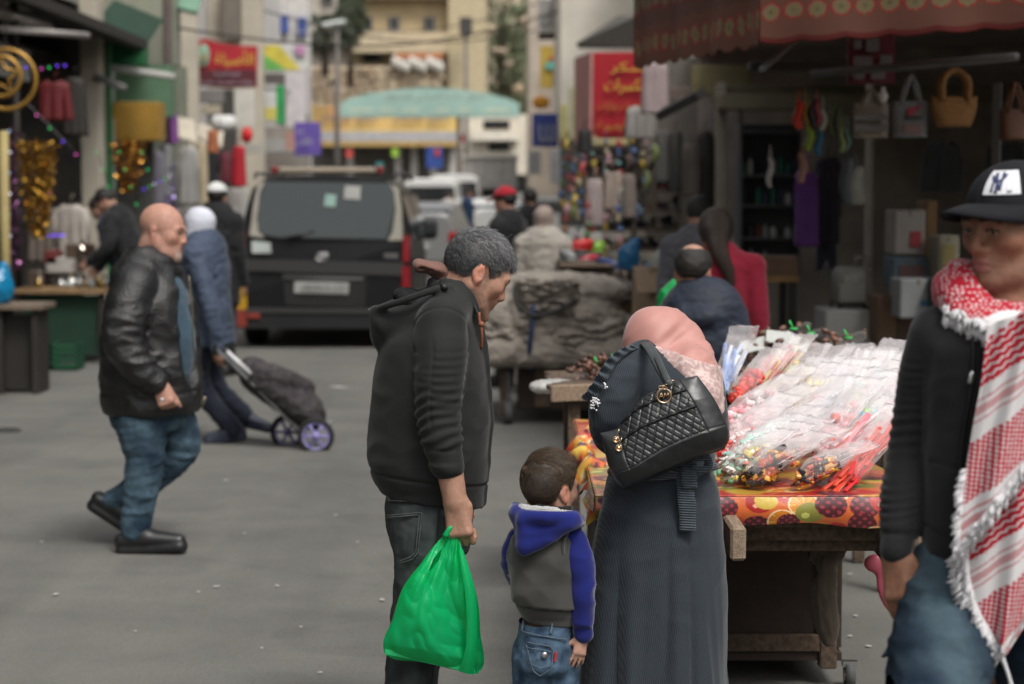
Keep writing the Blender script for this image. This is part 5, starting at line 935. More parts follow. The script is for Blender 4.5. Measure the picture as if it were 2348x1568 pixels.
# group beyond the covered barrow
person('man in red cap and black jacket beyond the covered barrow',pose(gx(1165,17.5),17.5,1.74,150,head_pitch=8),BLACKC,BLACKC,vox=.016,cover='cap',hatmat=cloth('red_cap',(.27,.012,.022)),fat=1.06)
person('woman in beige headscarf and cream coat beyond the covered barrow',pose(gx(1245,16.9),16.9,1.58,80),cloth('cream_coat',(.33,.30,.265),.85,.3),cloth('cream_skirt',(.28,.25,.22)),vox=.016,cover='hijab',hatmat=cloth('beige_scarf',(.26,.205,.175)),bottom='skirt',infl=.045,fat=1.05,tname='coat',hem=.36)
person('dark-haired person in black walking beyond the cream coat',pose(gx(1216,24),24,1.74,100),BLACKC,BLACKC,vox=.02)
# balding man in the navy anorak, seated behind the sweets
dn=9.1; Jb=pose(gx(1600,dn),dn,1.72,80,z=-.30); Jb['hd']=Q(1588,628,dn); Jb['HR']=rz(78)@ry(14); Jb['hk']=1.0
Jb['nk']=Q(1592,672,dn); Jb['uc']=Q(1612,730,dn-.02); Jb['ch']=Q(1615,790,dn-.02); Jb['wa']=Q(1615,880,dn); Jb['pv']=A(gx(1615,dn),dn,.52); Jb['sh']=[Q(1545,735,dn),Q(1668,732,dn)]; Jb['el']=[Q(1525,860,dn+.1),Q(1690,850,dn+.1)]; Jb['wr']=[Q(1550,900,dn+.35),Q(1670,890,dn+.35)]; b_=Jb['pv']; Jb['hp']=[b_+(-.09,0,0),b_+(.09,0,0)]; Jb['kn']=[b_+(-.12,.42,0),b_+(.12,.42,0)]; Jb['an']=[b_+(-.12,.42,-.43),b_+(.12,.42,-.43)]; Jb['to']=[b_+(-.12,.56,-.49),b_+(.12,.56,-.49)]; Jb['base']=A(b_[0],b_[1],0)
AN=cloth('navy_anorak',(.014,.019,.032),.6,.1,.15,120,var=.25)
def ex(s):s.tube(spline([Q(1556,700,dn-.02),Q(1580,725,dn-.13),Q(1625,730,dn-.15),Q(1660,705,dn-.06)],16),.045,.03); s.ell(Q(1620,735,dn-.12),(.09,.05,.045),None,.03)
kb=lambda p:np.maximum(np.interp(p[:,0],[-.13,-.075,-.045,-.025,0,.03,.09],[-.05,-.045,-.03,.02,.03,.005,.05])-p[:,2],.06-np.hypot((p[:,0]+.02)*.75,p[:,1])-(p[:,2]<=.10)*.2)
pb=person('balding man in navy hooded anorak seated behind the sweets cart',Jb,AN,BLACKC,vox=.010,hair=(.016,.014,.012),tname='anorak',extra=ex,infl=.05,fat=1.08,kp=kb,tfold=.007); mb=MB(); mb.box(b_-A(0,0,.27),(.36,.34,.46),None,.01); tag(mb.build('stool',M('stool_wood',(.08,.05,.03),.8)),'plain wooden stool under the man in the navy anorak','stool')
# woman in the red cardigan
dr=11.0; Jr=pose(gx(1655,dr),dr,1.62,92,head_yaw=25); Jr['hd']=Q(1640,540,dr); pr=person('woman in dark red cardigan with long brown hair at the shop front',Jr,cloth('dark_red_knit',(.30,.02,.042),.9,.3),BLACKC,vox=.012,hair=(.022,.013,.009),infl=.022,tname='cardigan',hem=.40,tfold=.005,fat=.9)
s=Sculpt(Q(1590,680,dr)-(0,.3,0),Q(1720,470,dr)+(0,.3,0),.01); s.ell(Jr['hd']+(0,0,.045),(.095,.115,.11),None,.02); s.tube(spline([Jr['hd']+(.0,-.06,.02),Q(1648,575,dr-.11),Q(1668,620,dr-.135),Q(1676,650,dr-.14)],14),np.linspace(.062,.026,14),.03); V,Fs=s.mesh(1); V=folds(V,Fs,.006,(18,18,5)); mk('long_hair',V,Fs,M('brown_hair',(.024,.014,.010),.45,.3,60,.5,120,stretch=(4,4,.6)),pr)
# man in grey beside her
person('man in grey hooded sweatshirt standing in the shop doorway',pose(gx(1598,12.9),12.9,1.68,60,head_pitch=15),GREYC,BLACKC,vox=.014)
# shopping trolley
def build_trolley():
 d=13.3; t=thing('shopping_trolley','black patterned shopping trolley with lilac wheels','trolley',Q(690,1030,d)*(1,1,0)); AL=M('aluminium',(.42,.42,.42),.35,metal=.9)
 f0,f1=Q(505,800,d),Q(690,985,d)
 for o in(-.13,.13):mb=MB(); mb.tube([f0+(0,o,0),Q(590,880,d)+(0,o,0),f1+(0,o,0)],.011,8); mb.build('frame_tube',AL,t,True)
 mb=MB(); mb.tube([f0+(0,-.13,0),f0+(-.03,0,.02),f0+(0,.13,0)],.016,8); mb.build('handle',M('black_plastic',(.012,.012,.013),.35),t,True)
 mb=MB(); mb.tube([Q(520,806,d-.16),Q(575,858,d-.16)],.016,8); mb.build('handle_sleeve',M('white_plastic',(.5,.5,.5),.4),t,True)
 s=Sculpt(Q(520,1010,d)-(0,.3,0),Q(790,790,d)+(0,.3,0),.012); ax=unit(f1-f0); s.tube([Q(588,862,d),Q(640,890,d),Q(700,940,d)],[.14,.17,.15],.03,'add',(np.cross(ax,A(0,1,0)),.75)); s.tube([Q(600,850,d-.1),Q(655,868,d-.1),Q(700,890,d)],.06,.03); V,Fs=s.mesh(1); V=folds(V,Fs,.012,(8,8,12)); mk('trolley_bag',V,Fs,M('dark_floral',(.016,.014,.016),.8,col2=(.05,.042,.045),vscale=26,detail=2),t)
 LW=M('lilac_plastic',(.22,.20,.42),.45)
 for(u,v,o)in((724,1000,-.18),(660,990,.18)):
  c=Q(u,v,d+o); mb=MB(); ra=.105; mb.tube([c+A(math.cos(a),0,math.sin(a))*ra for a in np.linspace(0,2*PI,28,endpoint=False)],.018,8,closed=True); w_=mb.build('wheel',M('black_tyre',(.015,.015,.015),.8),t,True); mb=MB(); mb.tube([c+A(math.cos(a),0,math.sin(a))*ra*.84 for a in np.linspace(0,2*PI,24,endpoint=False)],.011,6,closed=True); mb.cyl(c-A(0,.02,0),c+A(0,.02,0),.028)
  for k in range(6):a=k*PI/3; mb.cyl(c,c+A(math.cos(a),0,math.sin(a))*ra*.84,.011,n=6)
  mb.build('rim',LW,w_,True)
 mb=MB(); mb.tube([Q(724,1000,d-.18),Q(660,990,d+.18)],.008,6); mb.tube([f1,Q(765,968,d)],.012,6); mb.build('axle',AL,t,True)
build_trolley()
# ================================================================ green carrier bag in the man's hand
def plastic(name,col,tl=.35,rough=.25,alpha=1.,var=.0):
 if name in _mats:return _mats[name]
 m=M(name,col,rough,spec=.5); N,L=m.node_tree.nodes,m.node_tree.links; b=N['Principled BSDF']; out=N['Material Output']
 tr=N.new('ShaderNodeBsdfTranslucent'); tr.inputs['Color'].default_value=(*[min(1,c*1.5)for c in col],1); mx=N.new('ShaderNodeMixShader'); mx.inputs[0].default_value=tl; L.new(b.outputs[0],mx.inputs[1]); L.new(tr.outputs[0],mx.inputs[2]); last=mx.outputs[0]
 if alpha<1:
  tp=N.new('ShaderNodeBsdfTransparent'); m2=N.new('ShaderNodeMixShader'); fr=N.new('ShaderNodeLayerWeight'); fr.inputs['Blend'].default_value=.35; mr=N.new('ShaderNodeMapRange'); mr.inputs['To Min'].default_value=alpha; mr.inputs['To Max'].default_value=min(1,alpha+.38); L.new(fr.outputs['Facing'],mr.inputs['Value']); L.new(mr.outputs[0],m2.inputs[0]); L.new(tp.outputs[0],m2.inputs[1]); L.new(last,m2.inputs[2]); last=m2.outputs[0]
 L.new(last,out.inputs['Surface']); return m
def crumple(p2,k):
 q=np.stack([p2[:,0]*k,p2[:,1]*k,0*p2[:,0]],1); q=q+.35*np.stack([noise(q*.6+4),noise(q*.6+9),0*p2[:,0]],1); return np.abs(noise(q))*1.2+.55*np.abs(noise(q*2.2+3))+.2*np.abs(noise(q*5+8))
def build_green_bag():
 db=5.73; root=thing('carrier_bag','bright green plastic carrier bag hanging from the man\'s hand','bag',Q(990,1546,db)); n,m=110,120
 UV=coons([(1018,1226),(1028,1224),(1040,1224),(1048,1230),(1056,1246)],[(1092,1546),(1102,1536),(1101,1450),(1095,1376),(1083,1330),(1068,1285),(1056,1246)],[(882,1500),(900,1509),(960,1517),(1044,1536),(1092,1546)],[(882,1500),(878,1484),(899,1420),(924,1346),(966,1289),(1000,1245),(1018,1226)],n,m)
 s=np.linspace(0,1,n)[:,None]+np.zeros((1,m)); t=np.linspace(0,1,m)[None]+np.zeros((n,1)); a,b=UV[...,0],UV[...,1]; p2=np.stack([a.ravel()*.0062,b.ravel()*.0046],1)
 edge=np.clip((1-np.abs(2*s-1)**4)*(1-np.abs(2*t-1)**8),0,1); rad=4.5*np.sin((s-.45)*9+t*0)*np.exp(-((1-t)/.5)**2)
 cr=crumple(p2,1.).reshape(n,m); streak=np.abs(noise(np.stack([s.ravel()*9,t.ravel()*1.3,0*s.ravel()],1))).reshape(n,m); bulge=np.interp(t,(0,.1,.45,.8,1),(.012,.034,.038,.026,.01))
 df=bulge*edge**.5+(cr-.5)*.05*edge**.4+streak*.022*smooth01(.3,.9,t)*edge**.3; hole=((np.abs((a-995)*.86+(b-1290)*.5)<5.5*(1-np.abs((b-1283)/27)))&(np.abs(b-1283)<27))
 fr=np.array([Q(x,y,db-z)for x,y,z in zip(a.ravel(),b.ravel(),df.ravel())]); bkd=bulge*.9*edge**.5+(np.roll(cr,17,0)-.5)*.016*edge**.4; bk=np.array([Q(x,y,db+z)for x,y,z in zip(a.ravel(),b.ravel(),bkd.ravel())]); I=np.arange(n*m).reshape(n,m); f1=np.stack([I[:-1,:-1],I[1:,:-1],I[1:,1:],I[:-1,1:]],-1).reshape(-1,4); keep=~hole.ravel()[f1].any(1)
 GM=plastic('green_plastic',(.012,.54,.2),.55,.25); mk('bag_film',np.concatenate([fr,bk]),np.concatenate([f1[keep],f1[:,::-1]+n*m]),GM,root)
 mb=MB()
 e=[Q(1062,1262,db-.02),Q(1076,1305,db-.035),Q(1088,1350,db-.045),Q(1094,1420,db-.05),Q(1090,1500,db-.04),Q(1086,1546,db-.02)]; e2=[Q(1048,1240,db-.015),Q(1056,1300,db-.04),Q(1066,1360,db-.052),Q(1070,1430,db-.055),Q(1064,1500,db-.045),Q(1050,1538,db-.02)]
 A1,A2=spline(e,20),spline(e2,20); mb.sheet(np.array([[p*(1-j)+q*j-A(0,.01*math.sin(j*PI),0)for j in(0,.33,.66,1)]for p,q in zip(A1,A2)])); mb.sheet(np.array([[Q(882+206*i/14,1488+(0.9*i)+36*(i/14)**1.5*.9,db-.012),Q(884+206*i/14,1500+46*(i/14)**1.1,db-.016)]for i in range(15)])); mb.build('bag_gusset',GM,root,True)
 mb=MB(); P=[Q(1022,1228,db-.008),Q(1030,1212,db-.012),Q(1042,1206,db+.0),Q(1052,1216,db+.012),Q(1058,1240,db+.015)]; mb.tube(spline(P,16),[.012,.009,.008]+[.007]*10+[.008,.009,.012],8); mb.build('bag_handle',GM,root,True)
 mb=MB(); mb.box(Q(985,1450,db),(.15,.05,.1),ry(8),.02); mb.build('bag_contents',M('brown_packet',(.08,.05,.03),.6),root,True)
build_green_bag()
# ================================================================ sweets cart
WOOD=M('weathered_wood',(.05,.033,.022),.85,.35,9,.4,40,stretch=(6,1,6),col2=(.13,.09,.062)); WOODP=M('pale_worn_wood',(.19,.135,.09),.85,.3,12,.5,60,stretch=(6,1,6),col2=(.30,.225,.16)); PLY=M('dark_plywood',(.022,.013,.009),.75,.4,5,.2,30,col2=(.042,.026,.018))
CX0,CX1,CY0,CY1,CZ=.27,1.2,5.95,7.95,.80
def build_cart():
 c=thing('vendor_cart','wooden handcart with dark plywood cabinet under the fruit-print sheet','cart',(.75,6.9,0))
 for i in range(6):x=CX0+.02+(CX1-CX0-.04)*(i+.5)/6; mb=MB(); mb.box((x,(CY0+CY1)/2,CZ-.03),((CX1-CX0)/6-.012,CY1-CY0-.04,.024),None,.003); mb.build('plank',WOOD,c)
 for z,dd,h in((CZ-.075,6.0,.05),(CZ-.128,6.06,.045),(CZ-.175,6.12,.038)):mb=MB(); mb.box(((CX0+CX1)/2,dd,z),(CX1-CX0-.06,.035,h),None,.004); mb.build('apron_board',WOOD,c)
 for x,y1,mat in((.655,5.70,WOODP),(1.20,5.74,WOODP)):
  mb=MB(); mb.box((x,(y1+7.6)/2,CZ-.10),(.046,7.6-y1,.1),None,.008); h=mb.build('handle_beam',mat,c)
 mb=MB(); mb.box((1.17,6.75,CZ-.14),(.05,1.5,.11),rx(3),.006); mb.build('side_beam',WOOD,c)
 for x in(.34,1.10):
  for y in(6.85,7.7):mb=MB(); mb.box((x,y,.36),(.06,.06,.6),None,.005); mb.build('post',WOOD,c)
 for nm,cc,sz in(('cabinet_panel',(.72,6.86,.385),(.70,.016,.52)),('cabinet_panel',(.30,7.27,.385),(.016,.80,.52)),('cabinet_panel',(1.145,7.27,.385),(.016,.80,.52)),('cabinet_floor',(.72,7.27,.10),(.86,.86,.03))):
  mb=MB(); mb.box(cc,sz,None,.002); mb.build(nm,PLY,c)
 for z,h in((.655,.06),(.595,.05),(.15,.06)):mb=MB(); mb.box((.72,6.835,z),(.72,.02,h),None,.003); mb.build('cabinet_rail',WOOD,c)
 for(x,y)in((1.17,6.8),(.4,6.9),(1.12,7.75),(.4,7.75)):
  mb=MB(); mb.cyl((x-.015,y,.045),(x+.015,y,.045),.045,n=18); w_=mb.build('caster',M('grey_rubber',(.07,.07,.07),.7),c,True); mb=MB(); mb.cyl((x-.018,y,.045),(x+.018,y,.045),.02,n=12); mb.box((x,y,.085),(.05,.03,.02)); mb.build('caster_hub',M('steel',(.55,.55,.55),.3,metal=1.),w_)
  # printed sheet
 FR=[('o',(.62,.2,.02)),('l',(.52,.36,.05)),('a',(.42,.025,.02)),('p',(.22,.21,.04)),('g',(.07,.014,.016)),('o',(.62,.25,.03)),('a',(.46,.06,.025)),('y',(.58,.32,.05)),('g',(.06,.02,.03)),('a',(.36,.02,.02))]
 def fruit(a,b,seed,cell=.085):
  """flat print of overlapping fruit, a and b in metres"""
  r_=np.random.default_rng(seed); C=np.tile((.55,.12,.03),(a.size,1)).reshape(*a.shape,3); n1=int((a.max()-a.min())/cell)+2; n2=int((b.max()-b.min())/cell)+2
  for i in range(-1,n1):
   for j in range(-1,n2):
    k,col=FR[r_.integers(len(FR))]; cx=a.min()+(i+r_.uniform(.1,.9))*cell; cy=b.min()+(j+r_.uniform(.1,.9))*cell; rr=cell*r_.uniform(.5,.78); sq=r_.uniform(.75,1); x,y=(a-cx)/rr,(b-cy)/(rr*sq); q=np.sqrt(x*x+y*y); ins=q<1; col=np.array(col)*r_.uniform(.8,1.15)
    C[ins]=col;
    if k=='o':th=np.arctan2(y,x); C[ins&(q>.9)]=(.75,.55,.3); C[ins&(q<.86)&(np.abs(np.sin(th*4))<.12)]=(.78,.5,.15)
    if k=='g':C[ins&(np.sin(x*9)*np.sin(y*9)>.35)]=(.28,.03,.05)
    if k=='a':C[ins&(np.hypot(x+.3,y-.35)<.18)]=(.75,.35,.25)
    if k=='p':C[ins&(np.hypot(x+.3,y-.3)<.3)]=(.52,.52,.12)
  return C
 VN=M('fruit_vinyl',attr=True,rough=.28,spec=.5,coat=.3,bump=.08,bscale=60); cl=thing('tablecloth','orange and red fruit-print plastic sheet covering the sweets cart','tablecloth',(.73,6.9,CZ))
 def panel(name,fn,na,nb,seed,L1,L2,cell=.085):
  i,j=np.meshgrid(np.linspace(0,1,na),np.linspace(0,1,nb),indexing='ij'); P=fn(i,j); mb=MB(); mb.sheet(P); C=fruit(i*L1,j*L2,seed,cell); o=mk(name,P.reshape(-1,3),np.array(mb.F),VN,cl,True,C.reshape(-1,3)); md=o.modifiers.new('s','SOLIDIFY'); md.thickness=.002; md.offset=-1
 panel('cloth_top',lambda i,j:np.stack([CX0-.02+(CX1-CX0+.04)*i,CY0-.025+(CY1-CY0+.03)*j,CZ+.004+.004*np.sin(i*20)*np.sin(j*30)],-1),80,160,3,.95,2.05)
 panel('cloth_front',lambda i,j:np.stack([CX0-.02+(CX1-CX0+.04)*i,CY0-.028-.012*np.sin(j*PI)-.006*np.sin(i*24)*j,CZ+.003-(.07+.022*i+.006*np.sin(i*17))*j],-1),360,40,5,.95,.09,.062)
 panel('cloth_side',lambda i,j:np.stack([CX0-.022-.07*j*(i**2)-.025*np.sin(i*16)*j*.8,CY0+2.0*i,CZ+.003-(.05+.36*smooth01(.5,.9,i))*j],-1),200,60,8,2.0,.42)
 mb=MB(); P=spline([Q(1348,975,6.9),Q(1330,1000,6.8),Q(1362,1050,6.6),Q(1378,1110,6.4),Q(1392,1160,6.2)],50); g=np.array([[p+A(-.045*j+.02*math.sin(i*.8)*j,0,-.02*math.cos(i*1.1)*j-.06*j*j)for j in np.linspace(-.6,1,9)]for i,p in enumerate(P)]); mb.sheet(g); ii,jj=np.meshgrid(np.linspace(0,1.3,50),np.linspace(0,.15,9),indexing='ij'); o=mk('cloth_ruck',g.reshape(-1,3),np.array(mb.F),VN,cl,True,fruit(ii,jj,12,.06).reshape(-1,3))
 # rag tied under the cart
 s=Sculpt(Q(1850,1490,6.5)-(0,.12,0),Q(1950,1230,6.5)+(0,.12,0),.006); s.tube(spline([Q(1868,1252,6.5),Q(1884,1275,6.48),Q(1896,1310,6.47),Q(1886,1350,6.47),Q(1895,1420,6.47),Q(1902,1468,6.48)],20),np.interp(np.linspace(0,1,20),(0,.15,.3,.45,.85,1),(.05,.022,.024,.034,.034,.018)),.01,'add',(A(0,1,0),.6)); s.tube([Q(1892,1292,6.47),Q(1915,1262,6.49)],[.024,.03],.012); V,Fs=largest(*s.mesh(1)); V=folds(V,Fs,.009,(22,22,5)); V=folds(V,Fs,.003,(40,40,12)); tag(mk('rag',V,Fs,cloth('dirty_rag',(.10,.078,.06),.95,.2),None),'dirty beige rag knotted under the edge of the sweets cart','rag')
 # pink winged toy behind the cart's handle
 s=Sculpt(Q(1970,1460,6.4)-(0,.1,0),Q(2130,1240,6.4)+(0,.1,0),.007); s.ell(Q(2003,1291,6.4),(.034,.014,.03),None,.02); s.ell(Q(2050,1335,6.4),(.06,.014,.11),ry(-8),.02); s.ell(Q(2098,1290,6.4),(.035,.014,.05),ry(-15),.02); V,Fs=s.mesh(1); tag(mk('toy_wings',V,Fs,plastic('pink_film',(.45,.10,.14),.3),None),'pink rounded toy wings hanging at the corner of the sweets cart','toy')
build_cart()
# ---------------------------------------------------------------- cellophane bags of sweets
CLEAR=plastic('cellophane',(.80,.765,.77),.3,.08,.14); RIM=M('film_edge',(.5,.48,.49),.2,spec=.5)
def sweets(kind,cols,O,L_,W_,seed):
 """pieces of one sort filling the lower half of a bag lying along L_ with width along W_"""
 r_=np.random.default_rng(seed); mb=MB(); U=unit(L_); X=unit(W_); Nn=np.cross(X,U); Nn=Nn if Nn[2]>0 else-Nn; lw=np.linalg.norm(W_)*.5; ll=np.linalg.norm(L_)
 n={'strip':34,'wrap':70,'gum':64,'ball':56}[kind]
 for i in range(n):
  t=.04+.44*r_.random()**1.15; a=r_.uniform(-1,1); p=np.asarray(O)+U*ll*t+X*lw*a*.8*(.5+.9*t)+Nn*(r_.uniform(.008,.05)*math.cos(a*1.2)); c=np.array(cols[r_.integers(len(cols))])*r_.uniform(.75,1.2); mb.col(np.clip(c,0,.8)); Rr=np.stack([U,X,Nn],1)@rz(r_.uniform(0,360))@rx(r_.uniform(-40,40))
  if kind=='strip':mb.box(p,(ll*r_.uniform(.35,.6),.013,.007),np.stack([U,X,Nn],1)@rz(r_.uniform(-14,14))@ry(r_.uniform(-8,8)),.002)
  elif kind=='wrap':mb.box(p,(.034,.019,.014),Rr,.004); mb.box(p+Rr@A(.02,0,0),(.012,.018,.003),Rr)
  elif kind=='gum':mb.tube([p+Rr@A(-.012,0,0),p+Rr@A(0,.006,0),p+Rr@A(.014,0,0)],[.0105,.0125,.01],7)
  else:mb.ell(p,.0145*r_.uniform(.8,1.15),None,9,7)
 return mb
def candy_bag(i,label,kind,cols,O,L_,W_,seed):
 O,L_,W_=map(lambda q:np.asarray(q,float),(O,L_,W_)); b=thing('candy_bag',label,'sweets',O,'cellophane bags of sweets on the cart')
 tag(sweets(kind,cols,O,L_,W_,seed).build('candy',M('candy',attr=True,rough=.35,spec=.5),b,kind in('gum','ball'),usecol=True),kind='stuff')
 U=unit(L_); X=unit(W_); Nn=np.cross(X,U); Nn=Nn if Nn[2]>0 else-Nn; ll=np.linalg.norm(L_); lw=np.linalg.norm(W_)*.5; r_=np.random.default_rng(seed+99); n,m=24,30; V=[]
 for a in range(n):
  t=a/(n-1); wd=lw*np.interp(t,(0,.06,.2,.45,.75,1),(.2,.5,.8,.9,1.05,1.25)); th=np.interp(t,(0,.08,.3,.6,.8,1),(.012,.045,.06,.042,.012,.004))
  for k in range(m):
   f=2*PI*k/m; V.append(O+U*ll*t+X*wd*math.copysign(abs(math.cos(f))**.8,math.cos(f))+Nn*(th*math.copysign(abs(math.sin(f))**.8,math.sin(f))*.55+th*.45))
 V=np.array(V); lo=(V-O); cr=crumple(np.stack([lo@U*7,lo@X*48],1)+seed*7.7,1.); V=V+Nn*((cr-.4)*.011+.012*np.abs(noise(np.stack([lo@U*16,lo@X*9,0*cr],1)+seed)))[:,None]+X*(noise(V*18)*.004)[:,None]; Fs=[(a*m+k,a*m+(k+1)%m,(a+1)*m+(k+1)%m,(a+1)*m+k)for a in range(n-1)for k in range(m)]+[tuple(range(m))[::-1]]
 wr=mk('wrapper',V,Fs,CLEAR,b,True); q=V.reshape(n,m,3); mb=MB()
 for pth in(q[7:,0],q[7:,m//2]):mb.tube(pth,.0008,4)
 mb.tube(np.concatenate([q[-1],q[-1,:1]]),.0011,4); mb.build('film_edge',RIM,wr)
def build_sweets():
 PKS=[(.62,.18,.22),(.65,.32,.36),(.7,.5,.5)]; RED=[(.5,.02,.02),(.55,.06,.03)]; MINT=[(.35,.6,.52),(.7,.7,.68)]; BLK=[(.02,.018,.02),(.05,.03,.03),(.45,.08,.04),(.6,.3,.05)]; GUM=[(.6,.12,.18),(.05,.42,.55),(.7,.55,.55),(.3,.5,.12)]; YEL=[(.65,.5,.16),(.7,.6,.35)]; WHT=[(.7,.68,.66),(.62,.55,.55)]; BRN=[(.2,.09,.03),(.45,.25,.08),(.55,.42,.2)]; BLU=[(.25,.35,.62),(.4,.5,.72),(.6,.65,.75)]; MIX=[(.6,.15,.1),(.6,.5,.1),(.15,.1,.08),(.65,.6,.55),(.2,.4,.25)]
 B=[('bag of black and red wrapped toffees at the cart\'s front edge','wrap',BLK,(1716,1128,6.05),(1868,1072,6.2),.17),('bag of mixed foil sweets nearest the woman\'s dress','wrap',MIX,(1664,1120,6.1),(1790,1062,6.25),.15),('bag of dark toffees spilling towards the front edge','wrap',BLK,(1830,1128,6.02),(1975,1092,6.12),.15),('bag of red liquorice strips beside the young man\'s sleeve','strip',RED,(1942,1122,6.06),(2062,1010,6.35),.2),('bag of pink and red strips lying above the red liquorice','strip',RED+PKS,(1905,1088,6.25),(2052,985,6.55),.2),('bag of mint green sweets in the second row','wrap',MINT,(1668,1082,6.3),(1815,1020,6.5),.16),('bag of white and pink sweets across the middle of the cart','wrap',WHT+PKS,(1700,1100,6.22),(1862,1028,6.42),.17),('bag of pale mint sweets under a long folded wrapper','wrap',MINT+WHT,(1690,1070,6.4),(1856,1002,6.62),.17),('bag of pink sugared sweets by the handbag\'s corner','gum',PKS,(1655,1042,6.6),(1800,972,6.8),.17),('bag of white and red foil sweets behind the handbag','wrap',WHT+RED,(1652,1066,6.45),(1772,1002,6.7),.16),('bag of coral pink gums in the middle row','gum',PKS+RED,(1878,1060,6.35),(1978,940,6.7),.19),('bag of turquoise and pink gums in the middle row','gum',GUM,(1950,1056,6.42),(2040,925,6.75),.18),('bag of pink hearts with its mouth to the middle','gum',PKS+WHT,(1690,1010,6.75),(1845,950,6.95),.17),('bag of rose and white sweets below the yellow ones','wrap',PKS+WHT,(1790,1022,6.65),(1925,930,6.9),.17),('bag of pale pink marshmallows beside the lace scarf','ball',PKS+WHT,(1668,985,6.95),(1806,925,7.1),.17),('bag of yellow sugared sticks in the back rows','strip',YEL,(1810,990,6.85),(1905,900,7.1),.16),('bag of blue and white sweets near the middle gums','gum',BLU+WHT,(1868,1000,6.75),(1960,892,7.05),.17),('bag of red and turquoise gums under tall clear film','gum',GUM,(1930,985,6.85),(2012,870,7.15),.17),('bag of mixed gums next to the young man\'s elbow','gum',GUM,(1998,990,6.8),(2072,880,7.1),.17),('bag of brown caramels in the back rows','wrap',BRN,(1745,965,7.1),(1840,900,7.3),.17),('bag of golden caramel sticks at the back','strip',BRN+YEL,(1790,950,7.2),(1875,880,7.4),.16),('bag of bright red gums at the back by the scarf','gum',RED,(1685,935,7.3),(1770,862,7.5),.17),('bag of red and orange strips at the back','strip',RED+YEL,(1722,920,7.4),(1800,850,7.6),.16),('bag of lemon and green sweets at the back','ball',YEL+[(.4,.55,.2)],(1800,915,7.4),(1868,848,7.6),.16),('bag of white mints at the back','ball',WHT,(1842,925,7.35),(1918,855,7.55),.17),('bag of pale blue and yellow paper standing by the scarf','strip',BLU,(1660,900,7.55),(1702,812,7.7),.17),('bag of lilac and white sweets at the back','wrap',BLU+WHT,(1890,920,7.4),(1965,850,7.6),.17),('bag of pink wafers at the back','strip',PKS+WHT,(1935,925,7.35),(2015,858,7.6),.17),('bag of pale sweets at the far corner of the cart','ball',WHT+BLU,(1985,935,7.3),(2060,868,7.5),.17),('bag of red and white twists behind the caramels','wrap',RED+WHT,(1848,958,7.1),(1935,880,7.3),.16),('bag of pink gums left open on the sheet\'s far side','gum',PKS,(1380,975,7.5),(1440,925,7.7),.16)]
 for i in(0,1,2,5,6,7,8,10,11,12,13,14,16,17,18,22):lb,kd,cs,a,b,w_=B[i]; B.append((lb+', upper of two',kd,cs,(a[0]+30,a[1]-17,a[2]+.1),(b[0]+34,b[1]-22,b[2]+.12),w_))
 for i,(lb,kd,cs,a,b,w_)in enumerate(B):
  w_*=.6
  O=Q(*a); T=Q(*b); L_=(T-O)*1.12+A(0,0,.085); W_=np.cross(L_,A(0,0,1)); W_=unit(W_)*w_; O[2]=max(O[2],CZ+.012); candy_bag(i,lb,kd,cs,O,L_,W_,40+i)
build_sweets()
